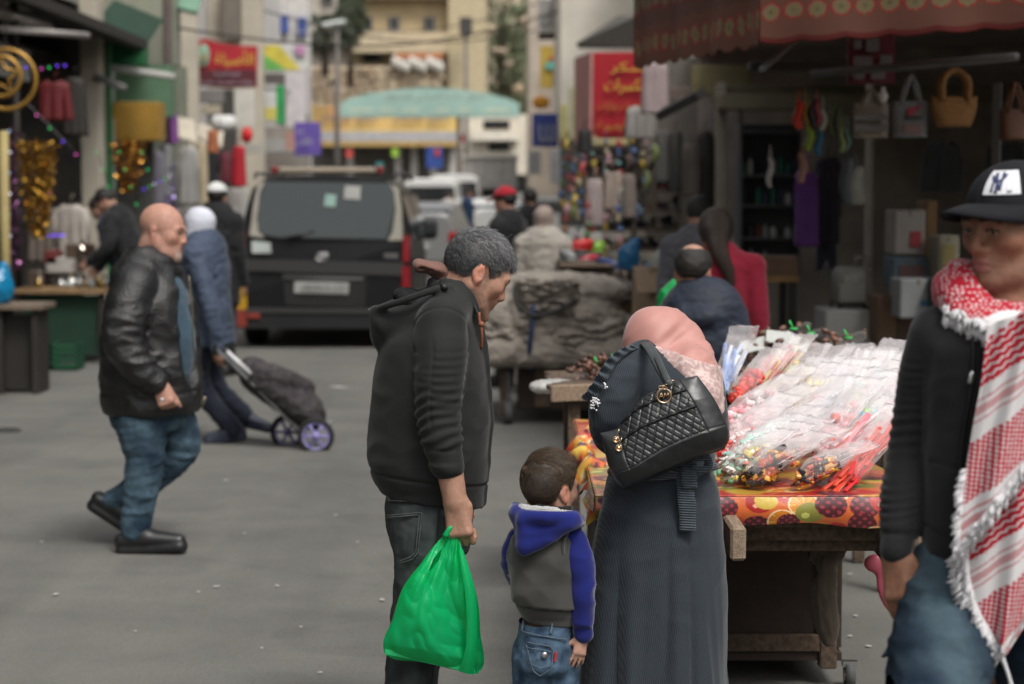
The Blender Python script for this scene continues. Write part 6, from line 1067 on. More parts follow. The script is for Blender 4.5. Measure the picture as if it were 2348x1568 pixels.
# ================================================================ ground, sky, lettering helpers
def asphalt():
 m=M('asphalt',(.12,.115,.108),.88,spec=.3); N,L=m.node_tree.nodes,m.node_tree.links; b=N['Principled BSDF']; tc=N.new('ShaderNodeTexCoord'); V=tc.outputs['Object']
 def nz(s,dt=4,st=None):
  n=N.new('ShaderNodeTexNoise'); n.inputs['Scale'].default_value=s; n.inputs['Detail'].default_value=dt
  if st:mp=N.new('ShaderNodeMapping'); mp.inputs['Scale'].default_value=st; L.new(V,mp.inputs[0]); L.new(mp.outputs[0],n.inputs['Vector'])
  else:L.new(V,n.inputs['Vector'])
  return n.outputs['Fac']
 def ramp(f,a,ca,b_,cb):
  r=N.new('ShaderNodeValToRGB'); r.color_ramp.elements[0].position=a; r.color_ramp.elements[1].position=b_; r.color_ramp.elements[0].color=(*ca,1); r.color_ramp.elements[1].color=(*cb,1); L.new(f,r.inputs[0]); return r.outputs[0]
 def mul(a,c,f=1.):
  x=N.new('ShaderNodeMix'); x.data_type='RGBA'; x.blend_type='MULTIPLY'; x.inputs[0].default_value=f; L.new(a,x.inputs[6]); L.new(c,x.inputs[7]); return x.outputs[2]
 c=ramp(nz(.55,5,(1,.5,1)),.25,(.122,.119,.108),.75,(.152,.148,.135)); c=mul(c,ramp(nz(3.2,6),.28,(.88,.88,.88),.62,(1.03,1.03,1.03))); c=mul(c,ramp(nz(140,3),.25,(.72,.72,.72),.75,(1.2,1.2,1.2))); c=mul(c,ramp(nz(1.1,7,(1,.12,1)),.40,(.8,.8,.8),.5,(1.,1.,1.)),.7)
 wv=N.new('ShaderNodeTexWave'); wv.wave_type='RINGS'; wv.inputs['Scale'].default_value=.16; wv.inputs['Distortion'].default_value=3.; wv.inputs['Detail'].default_value=2; mp=N.new('ShaderNodeMapping'); mp.inputs['Location'].default_value=(6,-4,0); L.new(V,mp.inputs[0]); L.new(mp.outputs[0],wv.inputs['Vector']); c=mul(c,ramp(wv.outputs['Fac'],.0,(.9,.9,.9),.3,(1,1,1)),.8)
 vo=N.new('ShaderNodeTexVoronoi'); vo.feature='DISTANCE_TO_EDGE'; vo.inputs['Scale'].default_value=.42; mp2=N.new('ShaderNodeMix'); mp2.data_type='VECTOR'; mp2.inputs[0].default_value=.12; wn=N.new('ShaderNodeTexNoise'); wn.inputs['Scale'].default_value=2.2; wn.inputs['Detail'].default_value=5; L.new(V,wn.inputs['Vector']); L.new(V,mp2.inputs[4]); L.new(wn.outputs['Color'],mp2.inputs[5]); L.new(mp2.outputs[1],vo.inputs['Vector']); c=mul(c,ramp(vo.outputs['Distance'],.002,(.62,.62,.62),.007,(1,1,1)),.16); c=mul(c,ramp(nz(.9,2),.60,(1,1,1),.63,(.86,.86,.87)),.8); c=mul(c,ramp(nz(26,4),.66,(1,1,1),.72,(.7,.68,.64)),.6)
 L.new(c,b.inputs['Base Color']); bp=N.new('ShaderNodeBump'); bp.inputs['Strength'].default_value=.5; bp.inputs['Distance'].default_value=.006; L.new(nz(160,3),bp.inputs['Height']); L.new(bp.outputs[0],b.inputs['Normal']); return m
n_=60; gx_,gy_=np.meshgrid(np.concatenate([[-600,-60],np.linspace(-14,14,30),[60,600]]),np.concatenate([[-80,-6],np.linspace(0,60,50),[90,140,300,1500]]),indexing='ij'); gz=.0*gx_+.004*np.sin(gx_*.7)*np.sin(gy_*.31)
mb=MB(); mb.sheet(np.stack([gx_,gy_,gz-.003],-1)); tag(mb.build('ground',asphalt(),None,True,loc=(0,0,0)),kind='structure')
CONC=M('kerb_concrete',(.19,.18,.165),.9,.25,5,.3,60); PAVE=M('pavement_dust',(.15,.135,.115),.92,.3,3,.4,50)
mb=MB(); mb.box((-6.9,40,.02),(3.4,60,.16),None,.01); tag(mb.build('pavement_left',PAVE),kind='structure');
for i in range(26):mb=MB(); mb.box((-5.1,11.2+i*2.0,.035),(.2,1.985,.17),None,.015); o=mb.build('kerb_stone',CONC); o.parent=bpy.data.objects['pavement_left']; o.matrix_parent_inverse=Matrix.Translation(-bpy.data.objects['pavement_left'].location)
mb=MB(); mb.box((5.0,40,.015),(5.2,58,.12),None,.01); tag(mb.build('pavement_right',PAVE),kind='structure')
# manhole, scraps of paper
mb=MB(); mb.lathe([(.13,0),(.13,.012),(.115,.016),(.105,.010),(0.02,.010)],Q(6,986,14.2)*(1,1,0)+A(0,0,-.004),30); tag(mb.build('manhole_cover',M('cast_iron',(.03,.028,.026),.6,.3,20,.3,60),None,True),'dark round manhole cover in the asphalt at the picture\'s edge','manhole cover')
LIT='beside the trolley wheels|alone at the near edge of the road|below and between the walking man and the green bag|just beside the green bag|level with the boy\'s head, near the jacket man|beyond the bald man\'s front shoe|touching the green bag\'s shadow|second of a close pair in the open road|at the bottom edge near the jeans|under the cart near the hanging rag|under the cart nearest its wheel|under the cart towards the pink toy|under the trinket table|beneath the sweets cart\'s corner|in front of the bald man\'s shoe|low in the open road|tiny, near the jacket man\'s knee|near the jacket man\'s back pocket|near the road edge behind the bald man|tiny, in the open road near the bottom'.split('|')
SCR=M('paper_scrap',(.40,.39,.37),.9)
for i,(u,v,w_)in enumerate(((778,890,.2),(128,1373,.03),(497,1355,.03),(635,1353,.025),(770,1188,.025),(519,1106,.035),(876,1386,.03),(455,1368,.02),(734,1558,.02),(1960,1424,.022),(1948,1472,.025),(1990,1496,.028),(208,795,.08),(1948,1326,.03),(560,1230,.016),(310,1460,.015),(690,1450,.016),(820,1250,.018),(95,1250,.02),(600,1500,.014))):
 dd=CAM_H/((v-437)/FPX); w_*=.36; r_=np.random.default_rng(i); c=Q(u,v,dd)*(1,1,0)+A(0,0,.004); a=r_.uniform(0,6); g=[[c+rz(a*57)@A(w_*(p-.5)*1.6,w_*(q-.5)*2.2,.16*w_*r_.uniform(0,.5))for q in(0,.5,1)]for p in(0,.5,1)]; mb=MB(); mb.sheet(np.array(g),.002); tag(mb.build('paper_scrap',SCR),'pale paper scrap on the asphalt, '+LIT[i],'litter','litter on the road')
 # lettering
_AR={'ا':0xFE8D,'ب':0xFE8F,'ة':0xFE93,'ت':0xFE95,'ج':0xFE9D,'ح':0xFEA1,'د':0xFEA9,'ر':0xFEAD,'ز':0xFEAF,'س':0xFEB1,'ش':0xFEB5,'ص':0xFEB9,'ط':0xFEC1,'ع':0xFEC9,'ف':0xFED1,'ق':0xFED5,'ك':0xFED9,'ل':0xFEDD,'م':0xFEE1,'ن':0xFEE5,'ه':0xFEE9,'و':0xFEED,'ي':0xFEF1,'أ':0xFE83}
def shape_ar(t):
 out=[]; nj='اأدرزوة'
 for w_ in t.split(' '):
  r=''
  for i,ch in enumerate(w_):
   if ch not in _AR:r+=ch; continue
   pv=i>0 and w_[i-1]in _AR and w_[i-1]not in nj; nx=i<len(w_)-1 and w_[i+1]in _AR and ch not in nj; r+=chr(_AR[ch]+(3 if pv and nx else 1 if pv else 2 if nx else 0))
  out.append(r[::-1])
 return ' '.join(out[::-1])
def lettering(text,O,X,Z,width,height,mat,parent,name='lettering',depth=.01,arabic=True):
 """raised letters centred on O, X to the reader's right, Z up"""
 cu=bpy.data.curves.new('t','FONT'); cu.body=shape_ar(text)if arabic else text; cu.size=1; cu.resolution_u=3; cu.extrude=.03; ob=bpy.data.objects.new('t',cu); COL.objects.link(ob); bpy.context.view_layer.update(); me=bpy.data.meshes.new_from_object(ob.evaluated_get(bpy.context.evaluated_depsgraph_get())); bpy.data.objects.remove(ob)
 V=np.array([v.co for v in me.vertices]); Fs=[tuple(p.vertices)for p in me.polygons]
 if not len(V):return None
 c=(V.min(0)+V.max(0))/2; e=np.maximum(V.max(0)-V.min(0),1e-6); q=(V-c)/e; X,Z=unit(X),unit(Z); Nn=np.cross(X,Z); W=np.asarray(O)+q[:,:1]*width*X+q[:,1:2]*height*Z+q[:,2:]*depth*Nn+Nn*depth*.5; return mk(name,W,Fs,mat,parent,False)
def pbox(name,u0,v0,u1,v1,d,th,mat,label=None,cat=None,yaw=0.,parent=None,bev=.01,group=None):
 """a slab whose front fills the photo rectangle at distance d"""
 a,b=Q(u0,v1,d),Q(u1,v0,d); c=(a+b)/2; mb=MB(); R=rz(yaw); w_=(b[0]-a[0])/max(.2,math.cos(math.radians(yaw))); mb.box(c+R@A(0,th/2,0),(w_,th,b[2]-a[2]),R,min(bev,th*.3)); o=mb.build(name,mat,parent)
 return tag(o,label,cat,group)if label else o
def plain(name,col,rough=.7,var=.15,vs=4,bump=.1,**k):return M(name,col,rough,var,vs,bump,30,**k)
def wall_block(name,x0,x1,y0,y1,h,mat,label,z0=0.):
 t=thing(name,label,'building',((x0+x1)/2,(y0+y1)/2,0)); mb=MB(); mb.box(((x0+x1)/2,(y0+y1)/2,z0+h/2),(x1-x0,y1-y0,h),None,.02); mb.build('wall',mat,t); return t
GLASSD=M('dark_window',(.012,.014,.015),.15,spec=.6); FRAMEW=plain('window_frame',(.2,.19,.17))
def window(t,u0,v0,u1,v1,d,frame=FRAMEW,pane=GLASSD,th=.12):
 w_=pbox('window',u0,v0,u1,v1,d-.02,th,frame,parent=t); e=(u1-u0)*.12
 for a,b in((u0+e,(u0+u1)/2-e*.3),((u0+u1)/2+e*.3,u1-e)):o=pbox('pane',a,v0+e,b,v1-e,d-.026,.02,pane,parent=w_)
 return w_
 # ================================================================ black van seen from behind
def build_van():
 d=21.8; x0,x1=Q(541,700,d)[0],Q(944,700,d)[0]; cx,W=(x0+x1)/2,x1-x0; L_=4.9; t=thing('van','black van with roof rack, seen from behind on the road','van',(cx,d+L_/2,0)); sc_=FPX/d
 Z=lambda v:Q(700,v,d)[2]
 BP=M('black_car_paint',(.006,.006,.007),.42,.1,3,spec=.3,coat=.12); GL=M('van_glass',(.018,.025,.025),.04,spec=.8); TR=M('grey_trim',(.035,.035,.035),.45); RD=M('tail_lamp_red',(.22,.006,.012),.2,spec=.6,coat=.6); YL=plain('yellow_film',(.42,.23,.01),.5); RO=plain('red_reflector',(.20,.03,.02),.5); CH=M('chrome',(.5,.5,.5),.2,metal=1.)
 # shell: sections along the length
 prof=[(-.93,.40),(-.985,.58),(-.99,.95),(-.965,1.15),(-.90,1.46),(-.82,1.73),(-.70,1.82),(-.35,1.855),(0,1.865)]
 prof=prof+[(-x,z)for x,z in prof[-2::-1]]; secs=[(0,.955,.0,0),(.04,.985,.0,0),(.12,1.,.0,0),(1.2,1.0,0,0),(3.2,1.,0,0),(3.9,.98,-.35,.6),(4.5,.95,-.75,1.1),(4.85,.85,-.85,1.25),(4.9,.8,-.88,1.25)]
 V=[]; n=len(prof)
 for y,k,dz,s_ in secs:
  for x,z in prof:
   zz=z+(dz*smooth01(.9,1.9,z)if dz else 0); xx=x*k; yy=d+y+(0.10*smooth01(1.1,1.95,z)if y<.2 else 0); V.append((cx+xx*W/1.98,yy,zz))
 Fs=[(i*n+k,i*n+k+1,(i+1)*n+k+1,(i+1)*n+k)for i in range(len(secs)-1)for k in range(n-1)]+[tuple(range(n)),tuple((len(secs)-1)*n+k for k in range(n))[::-1]]+[(i*n,(i+1)*n,(i+1)*n+n-1,i*n+n-1)for i in range(len(secs)-1)]
 body_=mk('van_body',V,Fs,BP,t,False); md=body_.modifiers.new('b','BEVEL'); md.width=.03; md.segments=2; md.limit_method='ANGLE'; md.angle_limit=math.radians(35)
 def yb(z):return d+.10*float(smooth01(1.1,1.95,z))-.012
 def plate(name,poly,mat,th=.02,parent=t,out=0.):
  P=[(Q(u,v,d)[0],Q(u,v,d)[2])for u,v in poly]; mb=MB(); n=len(P); F0=[A(x,yb(z)-out,z)for x,z in P]; B0=[p+A(0,th,0)for p in F0]; mb.add(np.array(F0+B0),[tuple(range(n))[::-1],tuple(range(n,2*n))]+[(i,(i+1)%n,n+(i+1)%n,n+i)for i in range(n)]); return mb.build(name,mat,parent)
 rw=plate('rear_window',[(606,416),(890,420),(903,440),(906,470),(900,530),(886,548),(640,545),(600,538),(592,520),(590,470),(596,425)],GL,.03)
 plate('window_pillar',[(590,420),(606,416),(594,440),(588,500),(592,530),(606,546),(572,540),(580,470)],plain('cream_trim',(.28,.26,.22)),.02,out=.006); plate('window_pillar',[(893,425),(912,430),(921,480),(923,550),(889,552),(900,530),(907,480),(903,440)],plain('cream_trim',(.28,.26,.22)),.02,out=.006)
 plate('window_sticker',[(790,425),(826,427),(824,458),(787,455)],plain('white_sticker',(.34,.34,.32)),.01,rw,.012); plate('window_notice',[(745,445),(770,447),(768,474),(742,472)],plain('pale_teal_sticker',(.22,.34,.30)),.01,rw,.010)
 mb=MB(); mb.tube([A(Q(660,545,d)[0],yb(1.2)-.03,Z(545)),A(Q(720,500,d)[0],yb(1.4)-.03,Z(528))],.012,6); mb.build('wiper',TR,rw,True)
 plate('tailgate_trim',[(552,594),(926,602),(926,632),(552,620)],TR,.03,out=.012); plate('number_recess',[(648,625),(840,630),(836,705),(655,700)],plain('dark_panel',(.012,.012,.012)),.02,out=.004); plate('chrome_strip',[(650,632),(832,636),(832,642),(650,640)],CH,.02,out=.02)
 np_=plate('number_plate',[(676,645),(800,648),(798,674),(675,671)],plain('plate_white',(.36,.36,.34),.5),.015,out=.016)
 O=A((Q(676,0,d)[0]+Q(800,0,d)[0])/2,yb(.7)-.05,Z(659)); lettering('JORDAN 50-23324',O,(1,0,0),(0,0,1),.50,.075,plain('plate_black',(.02,.02,.02)),np_,'number_lettering',.006,False)
 plate('permit_sticker',[(577,552),(620,556),(622,580),(578,580)],plain('permit_white',(.38,.42,.40)),.01,out=.006)
 mb=MB(); c=A(Q(738,588,d)[0],yb(1.0)-.02,Z(588)); mb.tube([c+A(math.cos(a)*.075,0,math.sin(a)*.04)for a in np.linspace(0,2*PI,24,endpoint=False)],.008,6,closed=True); mb.tube([c+(-.03,0,-.03),c+(-.015,0,.03)],.007,6); mb.tube([c+(.015,0,-.03),c+(.03,0,.03)],.007,6); mb.tube([c+(-.022,0,-.004),c+(.022,0,.004)],.007,6); mb.build('badge',CH,t,True); plate('badge_letters',[(880,580),(912,581),(912,592),(880,591)],plain('badge_grey',(.1,.1,.1)),.01,out=.006)
 for a,b in(((547,530),(562,592)),((545,592),(563,640)),((924,540),(939,600)),((922,610),(940,662))):o=plate('tail_lamp',[(a[0],a[1]),(b[0],a[1]),(b[0],b[1]),(a[0],b[1])],RD,.06,out=.02)
 plate('bumper',[(540,712),(942,712),(942,752),(540,752)],plain('black_bumper',(.012,.012,.013),.5),.12,out=.06); plate('bumper_step',[(560,705),(930,708),(930,718),(560,716)],TR,.1,out=.08)
 for u0,u1,v0,v1,mat,nm in((536,566,652,708,YL,'yellow_corner_film'),(538,566,709,748,RO,'red_corner_film'),(570,597,716,728,RO,'reflector')):plate(nm,[(u0,v0),(u1,v0),(u1+2,v1),(u0,v1)],mat,.05,out=.085)
 TY=M('black_tyre',(.015,.015,.015),.8)
 for sx in(-1,1):
  for y in(d+.85,d+4.0):mb=MB(); c=A(cx+sx*(W/2-.12),y,.34); mb.lathe([(.22,-.11),(.33,-.11),(.35,-.07),(.35,.07),(.33,.11),(.22,.11)],c,24,(1,0,0)); w_=mb.build('wheel',TY,t,True); mb=MB(); mb.lathe([(.21,-.09),(.21,.09)],c,20,(1,0,0)); mb.build('rim',TR,w_,True)
 mb=MB(); mb.box((cx,d+1.0,.42),(W*.5,.3,.12)); mb.cyl((cx+.5,d-.02,.36),(cx+.5,d+.3,.36),.035); mb.build('exhaust',TR,t)
 rk=thing('roof_rack_light','beige light bar with red lamps on the black van\'s roof','roof bar',(cx,d+.5,2.0)); mb=MB(); a,b=Q(640,399,d+.5),Q(862,383,d+.5); mb.box((a+b)/2,(b[0]-a[0],.25,.07),None,.02); mb.build('bar',plain('beige_bar',(.26,.22,.17)),rk)
 for u in(631,871):mb=MB(); mb.box(Q(u,390,d+.5),(.06,.2,.09),None,.02); mb.build('lamp',RD,rk)
 for s_ in(-1,1):mb=MB(); mb.tube([A(cx+s_*.78,d+.3,1.86),A(cx+s_*.78,d+.4,1.91),A(cx+s_*.8,d+3.2,1.91),A(cx+s_*.8,d+3.3,1.85)],.02,8); mb.build('roof_rail',TR,t,True)
 # side windows and door mirror
 for y0,y1 in((.5,1.7),(1.9,2.9),(3.0,3.8)):
  for s_ in(-1,1):mb=MB(); g=[[A(cx+s_*(W/2)*k,d+y,z)for k,z in((.99,1.16),(.94,1.42),(.87,1.66))]for y in(y0,y1)]; mb.sheet(np.array(g)if s_>0 else np.array(g)[::-1]); mb.build('side_window',GL,t)
 mb=MB(); c=Q(985,525,d+3.7); mb.box(c,(.2,.1,.26),rz(-10),.04); m_=mb.build('door_mirror',plain('black_bumper',(.012,.012,.013),.5),t); mb=MB(); mb.box(c+(0,-.052,.0),(.15,.01,.2),rz(-10),.01); mb.build('mirror_glass',M('mirror',(.4,.42,.42),.08,metal=1.),m_); mb=MB(); mb.cyl(c,(cx+W/2-.05,c[1]+.1,c[2]-.05),.03); mb.build('mirror_arm',TR,t)
build_van()
# ================================================================ shops along the far left of the street
def hang_cloth(name,u0,v0,u1,v1,d,mat,label=None,cat='garment',group=None,sleeves=True,seed=0,yaw=0.,parent=None,taper=.8):
 """a garment on a hanger: shoulders, body with folds, sleeves"""
 r_=np.random.default_rng(seed); a,b=Q(u0,v1,d),Q(u1,v0,d); w_,h=b[0]-a[0],b[2]-a[2]; cx,z1=(a[0]+b[0])/2,b[2]; n,m=18,14; R=rz(yaw); G=[]
 for i in range(n):
  t=i/(n-1); wd=w_/2*np.interp(t,(0,.08,.2,1),(.35,taper,taper,1.)); G.append([A(cx,d,z1-h*t)+R@A(wd*s,.03*math.sin(s*9+seed)*t-.03*(1-s*s),-.05*h*(abs(s)if t<.1 else 0))for s in np.linspace(-1,1,m)])
 mb=MB(); mb.sheet(np.array(G),.05)
 if sleeves:
  for s in(-1,1):p=A(cx,d,z1-h*.07)+R@A(s*w_*.5*taper,0,0); mb.tube([p,p+R@A(s*w_*.1,-.02,-h*.3),p+R@A(s*w_*.08,-.03,-h*.62)],[w_*.12,w_*.1,w_*.08],8)
 mb.tube([A(cx,d,z1),A(cx,d,z1+.09),A(cx+.03,d,z1+.12)],.006,5); o=mb.build(name,mat,parent,True); return tag(o,label,cat,group)if label else o
def tinsel(u0,v0,u1,v1,d,col,label,n=900,seed=0,point=True):
 r_=np.random.default_rng(seed); a,b=Q(u0,v1,d),Q(u1,v0,d); V=[]
 for _ in range(n):
  t=r_.random(); wd=(b[0]-a[0])/2*((1-t)**.6*.8+.2 if point else 1)*r_.uniform(-1,1); p=A((a[0]+b[0])/2+wd,d+r_.normal()*.08,b[2]-(b[2]-a[2])*t); e,f=unit(r_.normal(size=3))*.03,unit(r_.normal(size=3))*.014; V+=[p-e,p+f,p+e,p-f]
 mb=MB(); mb.tube([A((a[0]+b[0])/2,d,b[2]+.05),A((a[0]+b[0])/2,d,a[2])],.012,5); V0=np.concatenate(mb.V); k=len(V0); return tag(mk('tinsel_garland',np.concatenate([V0,np.array(V)]),[tuple(f)for f in mb.F]+[tuple(k+4*i+j for j in range(4))for i in range(n)],M('tinsel_%d'%(hash(col)%999),col,.22,.2,20,metal=.9),None,False),label,'garland')
def light_string(pts,cols,label,r=.008,em=2.2):
 t=thing('light_string',label,'string lights',pts[0]); mb=MB(); mb.tube(pts,.005,5); mb.build('wire',M('black_plastic',(.012,.012,.013),.35),t)
 for i,p in enumerate(pts):
  c=cols[i%len(cols)]; mb=MB(); mb.ell(p-A(0,.02,.02),r,None,8,6); mb.build('bulb',M('bulb_%d_%d_%d'%tuple(int(x*99)for x in c),c,.3,emit=em),t,True)
def build_left():
 PL=M('stained_plaster',(.23,.225,.20),.92,col2=(.36,.345,.305),vscale=1.1,bump=.2,bscale=12,stretch=(1,1,.35)); PG=M('mossy_plaster',(.15,.17,.125),.92,col2=(.30,.30,.24),vscale=1.3,stretch=(1.5,1,.3)); GR=plain('green_paint',(.012,.105,.035),.6); LG=plain('light_green_paint',(.085,.165,.095)); BE=M('beige_stone',(.40,.36,.295),.9,.12,2,.2,20); DK=plain('dark_timber',(.022,.018,.015)); WH=plain('grey_white_paint',(.36,.355,.33)); BK=plain('black_canvas',(.012,.012,.012),.8)
 # nearest shop: recessed front, canopy, pillar
 t=thing('shop','dark trinket shop with canopy roof behind the market table','shop',(-6.4,22,0)); mb=MB(); mb.box((-8.1,12,3.2),(.3,30,6.4)); mb.build('back_wall',plain('shop_dark',(.05,.045,.04)),t); mb=MB(); mb.box((-6.97,27.2,3.2),(2.4,.3,6.4)); mb.build('side_wall',plain('shop_side',(.12,.11,.10)),t); mb=MB(); mb.box((-6.95,12,5.9),(2.3,30,3.4)); mb.build('upper_wall',PL,t); mb=MB(); mb.box((-7.0,21,3.45),(2.0,12,.12)); mb.build('ceiling',DK,t)  # back and upper walls lengthened out of view to shade the street
 mb=MB(); g=[[A(-7.2,y,4.15),A(-5.0,y,3.72)]for y in(12,27.2)]; mb.sheet(np.array(g),.07); mb.build('canopy',BK,t); mb=MB(); mb.box((-4.98,19.6,3.70),(.07,15.3,.12)); mb.build('canopy_edge',DK,t)
 for y in np.arange(13.5,27,1.9):mb=MB(); mb.cyl((-7.1,y,4.08),(-5.0,y,3.66),.025,n=6); mb.build('canopy_rib',plain('rib_grey',(.2,.195,.185)),t)
 for k,(u0,v0,u1,v1)in enumerate(((-20,22,110,62),(0,66,200,82),(-20,0,70,14))):mb=MB(); p,q=Q(u0,v0,20.5),Q(u1,v1,22.5); mb.tube([p,q],.07 if k!=1 else .04,6); mb.build('canopy_roller',plain('roller_pale',(.34,.31,.29)),t,True)
 for y in(17.2,21.2):mb=MB(); mb.cyl((-5.25,y,.1),(-5.25,y,3.7),.04,n=8); mb.build('canopy_post',DK,t,True)
 mb=MB(); mb.box((-5.6,19.2,3.15),(.05,8,.35)); mb.build('fascia',WH,t)
 pbox('pillar',193,-40,222,800,26.2,.4,BE,parent=t)
 # green shop
 t=thing('shop','shop with green painted frame and mustard shutter box','shop',Q(280,437,28)*(1,1,0)); pbox('frame_post',222,60,246,800,27,.3,GR,parent=t); pbox('frame_head',222,92,332,150,27.6,.3,GR,parent=t); pbox('fascia',262,150,392,268,28.6,.3,LG,parent=t); pbox('upper_wall',240,-60,400,150,30,.5,PG,parent=t); pbox('wall',300,150,420,640,32,.4,PG,parent=t); pbox('shutter_box',250,234,364,322,27.8,.5,plain('mustard',(.30,.17,.025),.6),parent=t); pbox('shutter',262,322,350,600,28.4,.1,plain('shutter_dim',(.06,.06,.055)),parent=t); pbox('door_post',246,270,258,700,27.3,.15,WH,parent=t)
 mb=MB(); a,b=Q(212,62,26.5),Q(334,108,27.6); mb.sheet(np.array([[a,b],[a+A(0,1.5,.5),b+A(0,1.5,.5)]]),.1); aw=tag(mb.build('awning',plain('green_awning',(.01,.035,.018))),'dark-edged green awning above the green shop','awning')
 mb=MB(); aa=thing('folding_awning','pale folded awning arm reaching out over the green shop','awning',Q(240,150,27.2)); mb.box((Q(240,150,27.2)+Q(402,180,27.2))/2,(Q(402,0,27)[0]-Q(240,0,27)[0],.15,.09),ry(8),.02); mb.build('arm',plain('pale_metal',(.42,.41,.39),.45),aa); mb=MB(); mb.box((Q(214,172,26.2)+Q(292,206,26.2))/2,(Q(292,0,26)[0]-Q(214,0,26)[0],.12,.09),ry(22),.02); mb.build('strut',plain('dull_metal',(.16,.155,.15),.45),aa)
 mb=MB(); g=[[Q(395,-20,31),Q(462,30,31)],[Q(395,-20,33)+A(0,0,.6),Q(462,30,33)+A(0,0,.6)]]; mb.sheet(np.array([[Q(392,-30,31),Q(470,-30,31)],[Q(398,22,30.2),Q(452,36,30.2)]]),.06); tag(mb.build('awning',plain('mint_awning',(.12,.22,.155))),'mint green awning corner at the top of the street','awning')
 mb=MB(); mb.cyl(A(*Q(383,437,29.5)[:2],0),Q(383,-60,29.5),.07,n=10); tag(mb.build('drain_pole',plain('brown_pole',(.05,.035,.03)),None,True),'dark brown pole rising in front of the mossy wall','pole')
 # next buildings
 t=thing('building','beige stone corner building behind the red sign','building',Q(430,437,36)*(1,1,0)); pbox('corner_pier',412,-60,450,700,36.5,.2,BE,parent=t); pbox('wall',452,-60,600,700,41,.3,BE,parent=t); pbox('dark_panel',455,205,540,700,40.8,.2,plain('recess_shade',(.04,.037,.034)),parent=t); pbox('duct',512,-60,545,90,40.5,.6,plain('duct_brown',(.14,.12,.1)),parent=t)  # recess is a dark slab on the wall, its shade put into the colour
 t=thing('building','white building with blue sign bands behind the red sign','building',Q(620,437,55)*(1,1,0)); pbox('wall',455,-80,704,480,54,.6,plain('white_wash',(.50,.48,.46)),parent=t)
 for u0,u1,v0,v1 in((462,508,30,52),(566,660,34,76),(682,702,40,84)):p=pbox('sign_band',u0,v0,u1,v1,53.8,.15,plain('band_blue',(.045,.075,.25)),parent=t); lettering('لا',Q((u0+u1)/2,(v0+v1)/2,53.7),(1,0,0),(0,0,1),.5,.3,WH,p)
 mb=MB(); mb.box((-7.2,45,6),(2,34,12)); mb.build('street_shade_wall',plain('white_wash',(.50,.48,.46)),t); pbox('pier',540,-80,566,240,53.5,.5,plain('pier_tan',(.26,.22,.18)),parent=t); pbox('pier',655,150,700,300,53.3,.5,plain('pier_lilac',(.47,.44,.45)),parent=t); pbox('ground_floor',590,290,706,460,50,.5,plain('gf_grey',(.22,.2,.18)),parent=t)  # long hidden wall added along the street to darken the far road
 pbox('shop_awning',575,318,690,350,48,1.5,plain('grey_awning',(.26,.255,.24)),'grey awning under the white building near the purple sign','awning')
 # signs
 d=38; sg=thing('shop_sign','red and maroon shop sign with green oval emblem and yellow lettering','sign',Q(519,200,d)); mb=MB(); pts=[(447,196),(447,94),(470,88),(500,98),(540,104),(590,106),(588,200),(520,202)]; P=[(Q(u,v,d)[0],Q(u,v,d)[2])for u,v in pts]; mb.prism(P[::-1],-.08,(0,d,0),(1,0,0),(0,0,1)); pn=mb.build('panel',plain('sign_crimson',(.34,.018,.028),.5,.25,1.5),sg); pbox('lower_band',449,160,587,198,d-.1,.03,plain('sign_maroon',(.085,.016,.022),.5),parent=sg)
 mb=MB(); mb.lathe([(.31,0),(.31,.03),(.26,.03)],A(0,0,0),24,(0,-1,0)); V=np.concatenate(mb.V)*(.36,1,.68)+Q(467,127,d-.1); em=mk('emblem',V,mb.F,plain('emblem_green',(.22,.36,.27),.5),sg); mb=MB(); mb.prism([(-.06,-.07),(.06,-.07),(.05,.02),(0,.09),(-.05,.02)],.02,Q(467,130,d-.15),(1,0,0),(0,0,1)); mb.build('emblem_dome',plain('emblem_brown',(.25,.2,.1)),em); lettering('الأصيلة',Q(537,134,d-.11),(1,0,0),(0,0,1),.72,.34,plain('letter_yellow',(.5,.38,.05)),pn); lettering('للمواد الشعبية',Q(520,170,d-.14),(1,0,0),(0,0,1),.5,.1,plain('letter_grey',(.35,.33,.38)),sg); lettering('بهارات مكسرات قهوة',Q(520,189,d-.14),(1,0,0),(0,0,1),.98,.09,plain('letter_grey',(.35,.33,.38)),sg)
 sg=thing('shop_sign','yellow, green and white diagonal sign beside the red sign','sign',Q(645,160,44)); pbox('panel',596,103,702,162,44,.1,plain('sign_white',(.48,.48,.47)),parent=sg)
 for pts,c in(([(597,104),(640,104),(690,160),(660,161),(597,120)],(.50,.42,.06)),([(597,120),(660,161),(597,161)],(.12,.36,.08)),([(675,106),(700,106),(700,130),(680,125)],(.42,.2,.36))):mb=MB(); mb.prism([(Q(u,v,44)[0],Q(u,v,44)[2])for u,v in pts[::-1]],-.015,(0,43.93,0),(1,0,0),(0,0,1)); mb.build('colour_field',plain('field_%d'%int(c[0]*99),c),sg)
 sg=thing('shop_sign','small white and yellow sign above the red lantern','sign',Q(610,275,42)); pbox('panel',584,212,634,276,42,.1,plain('sign_white',(.48,.48,.47)),parent=sg); pbox('lower_field',585,246,633,275,41.95,.02,plain('field_lemon',(.48,.43,.1)),parent=sg); pbox('vertical_sign',633,196,650,284,42,.15,plain('sign_green',(.02,.26,.07)),'narrow upright green sign next to the small white sign','sign'); pbox('awning_cloth',538,204,582,292,36.5,.06,plain('cloth_white',(.44,.42,.38)),'off-white cloth screen hanging below the red sign','screen',yaw=8)
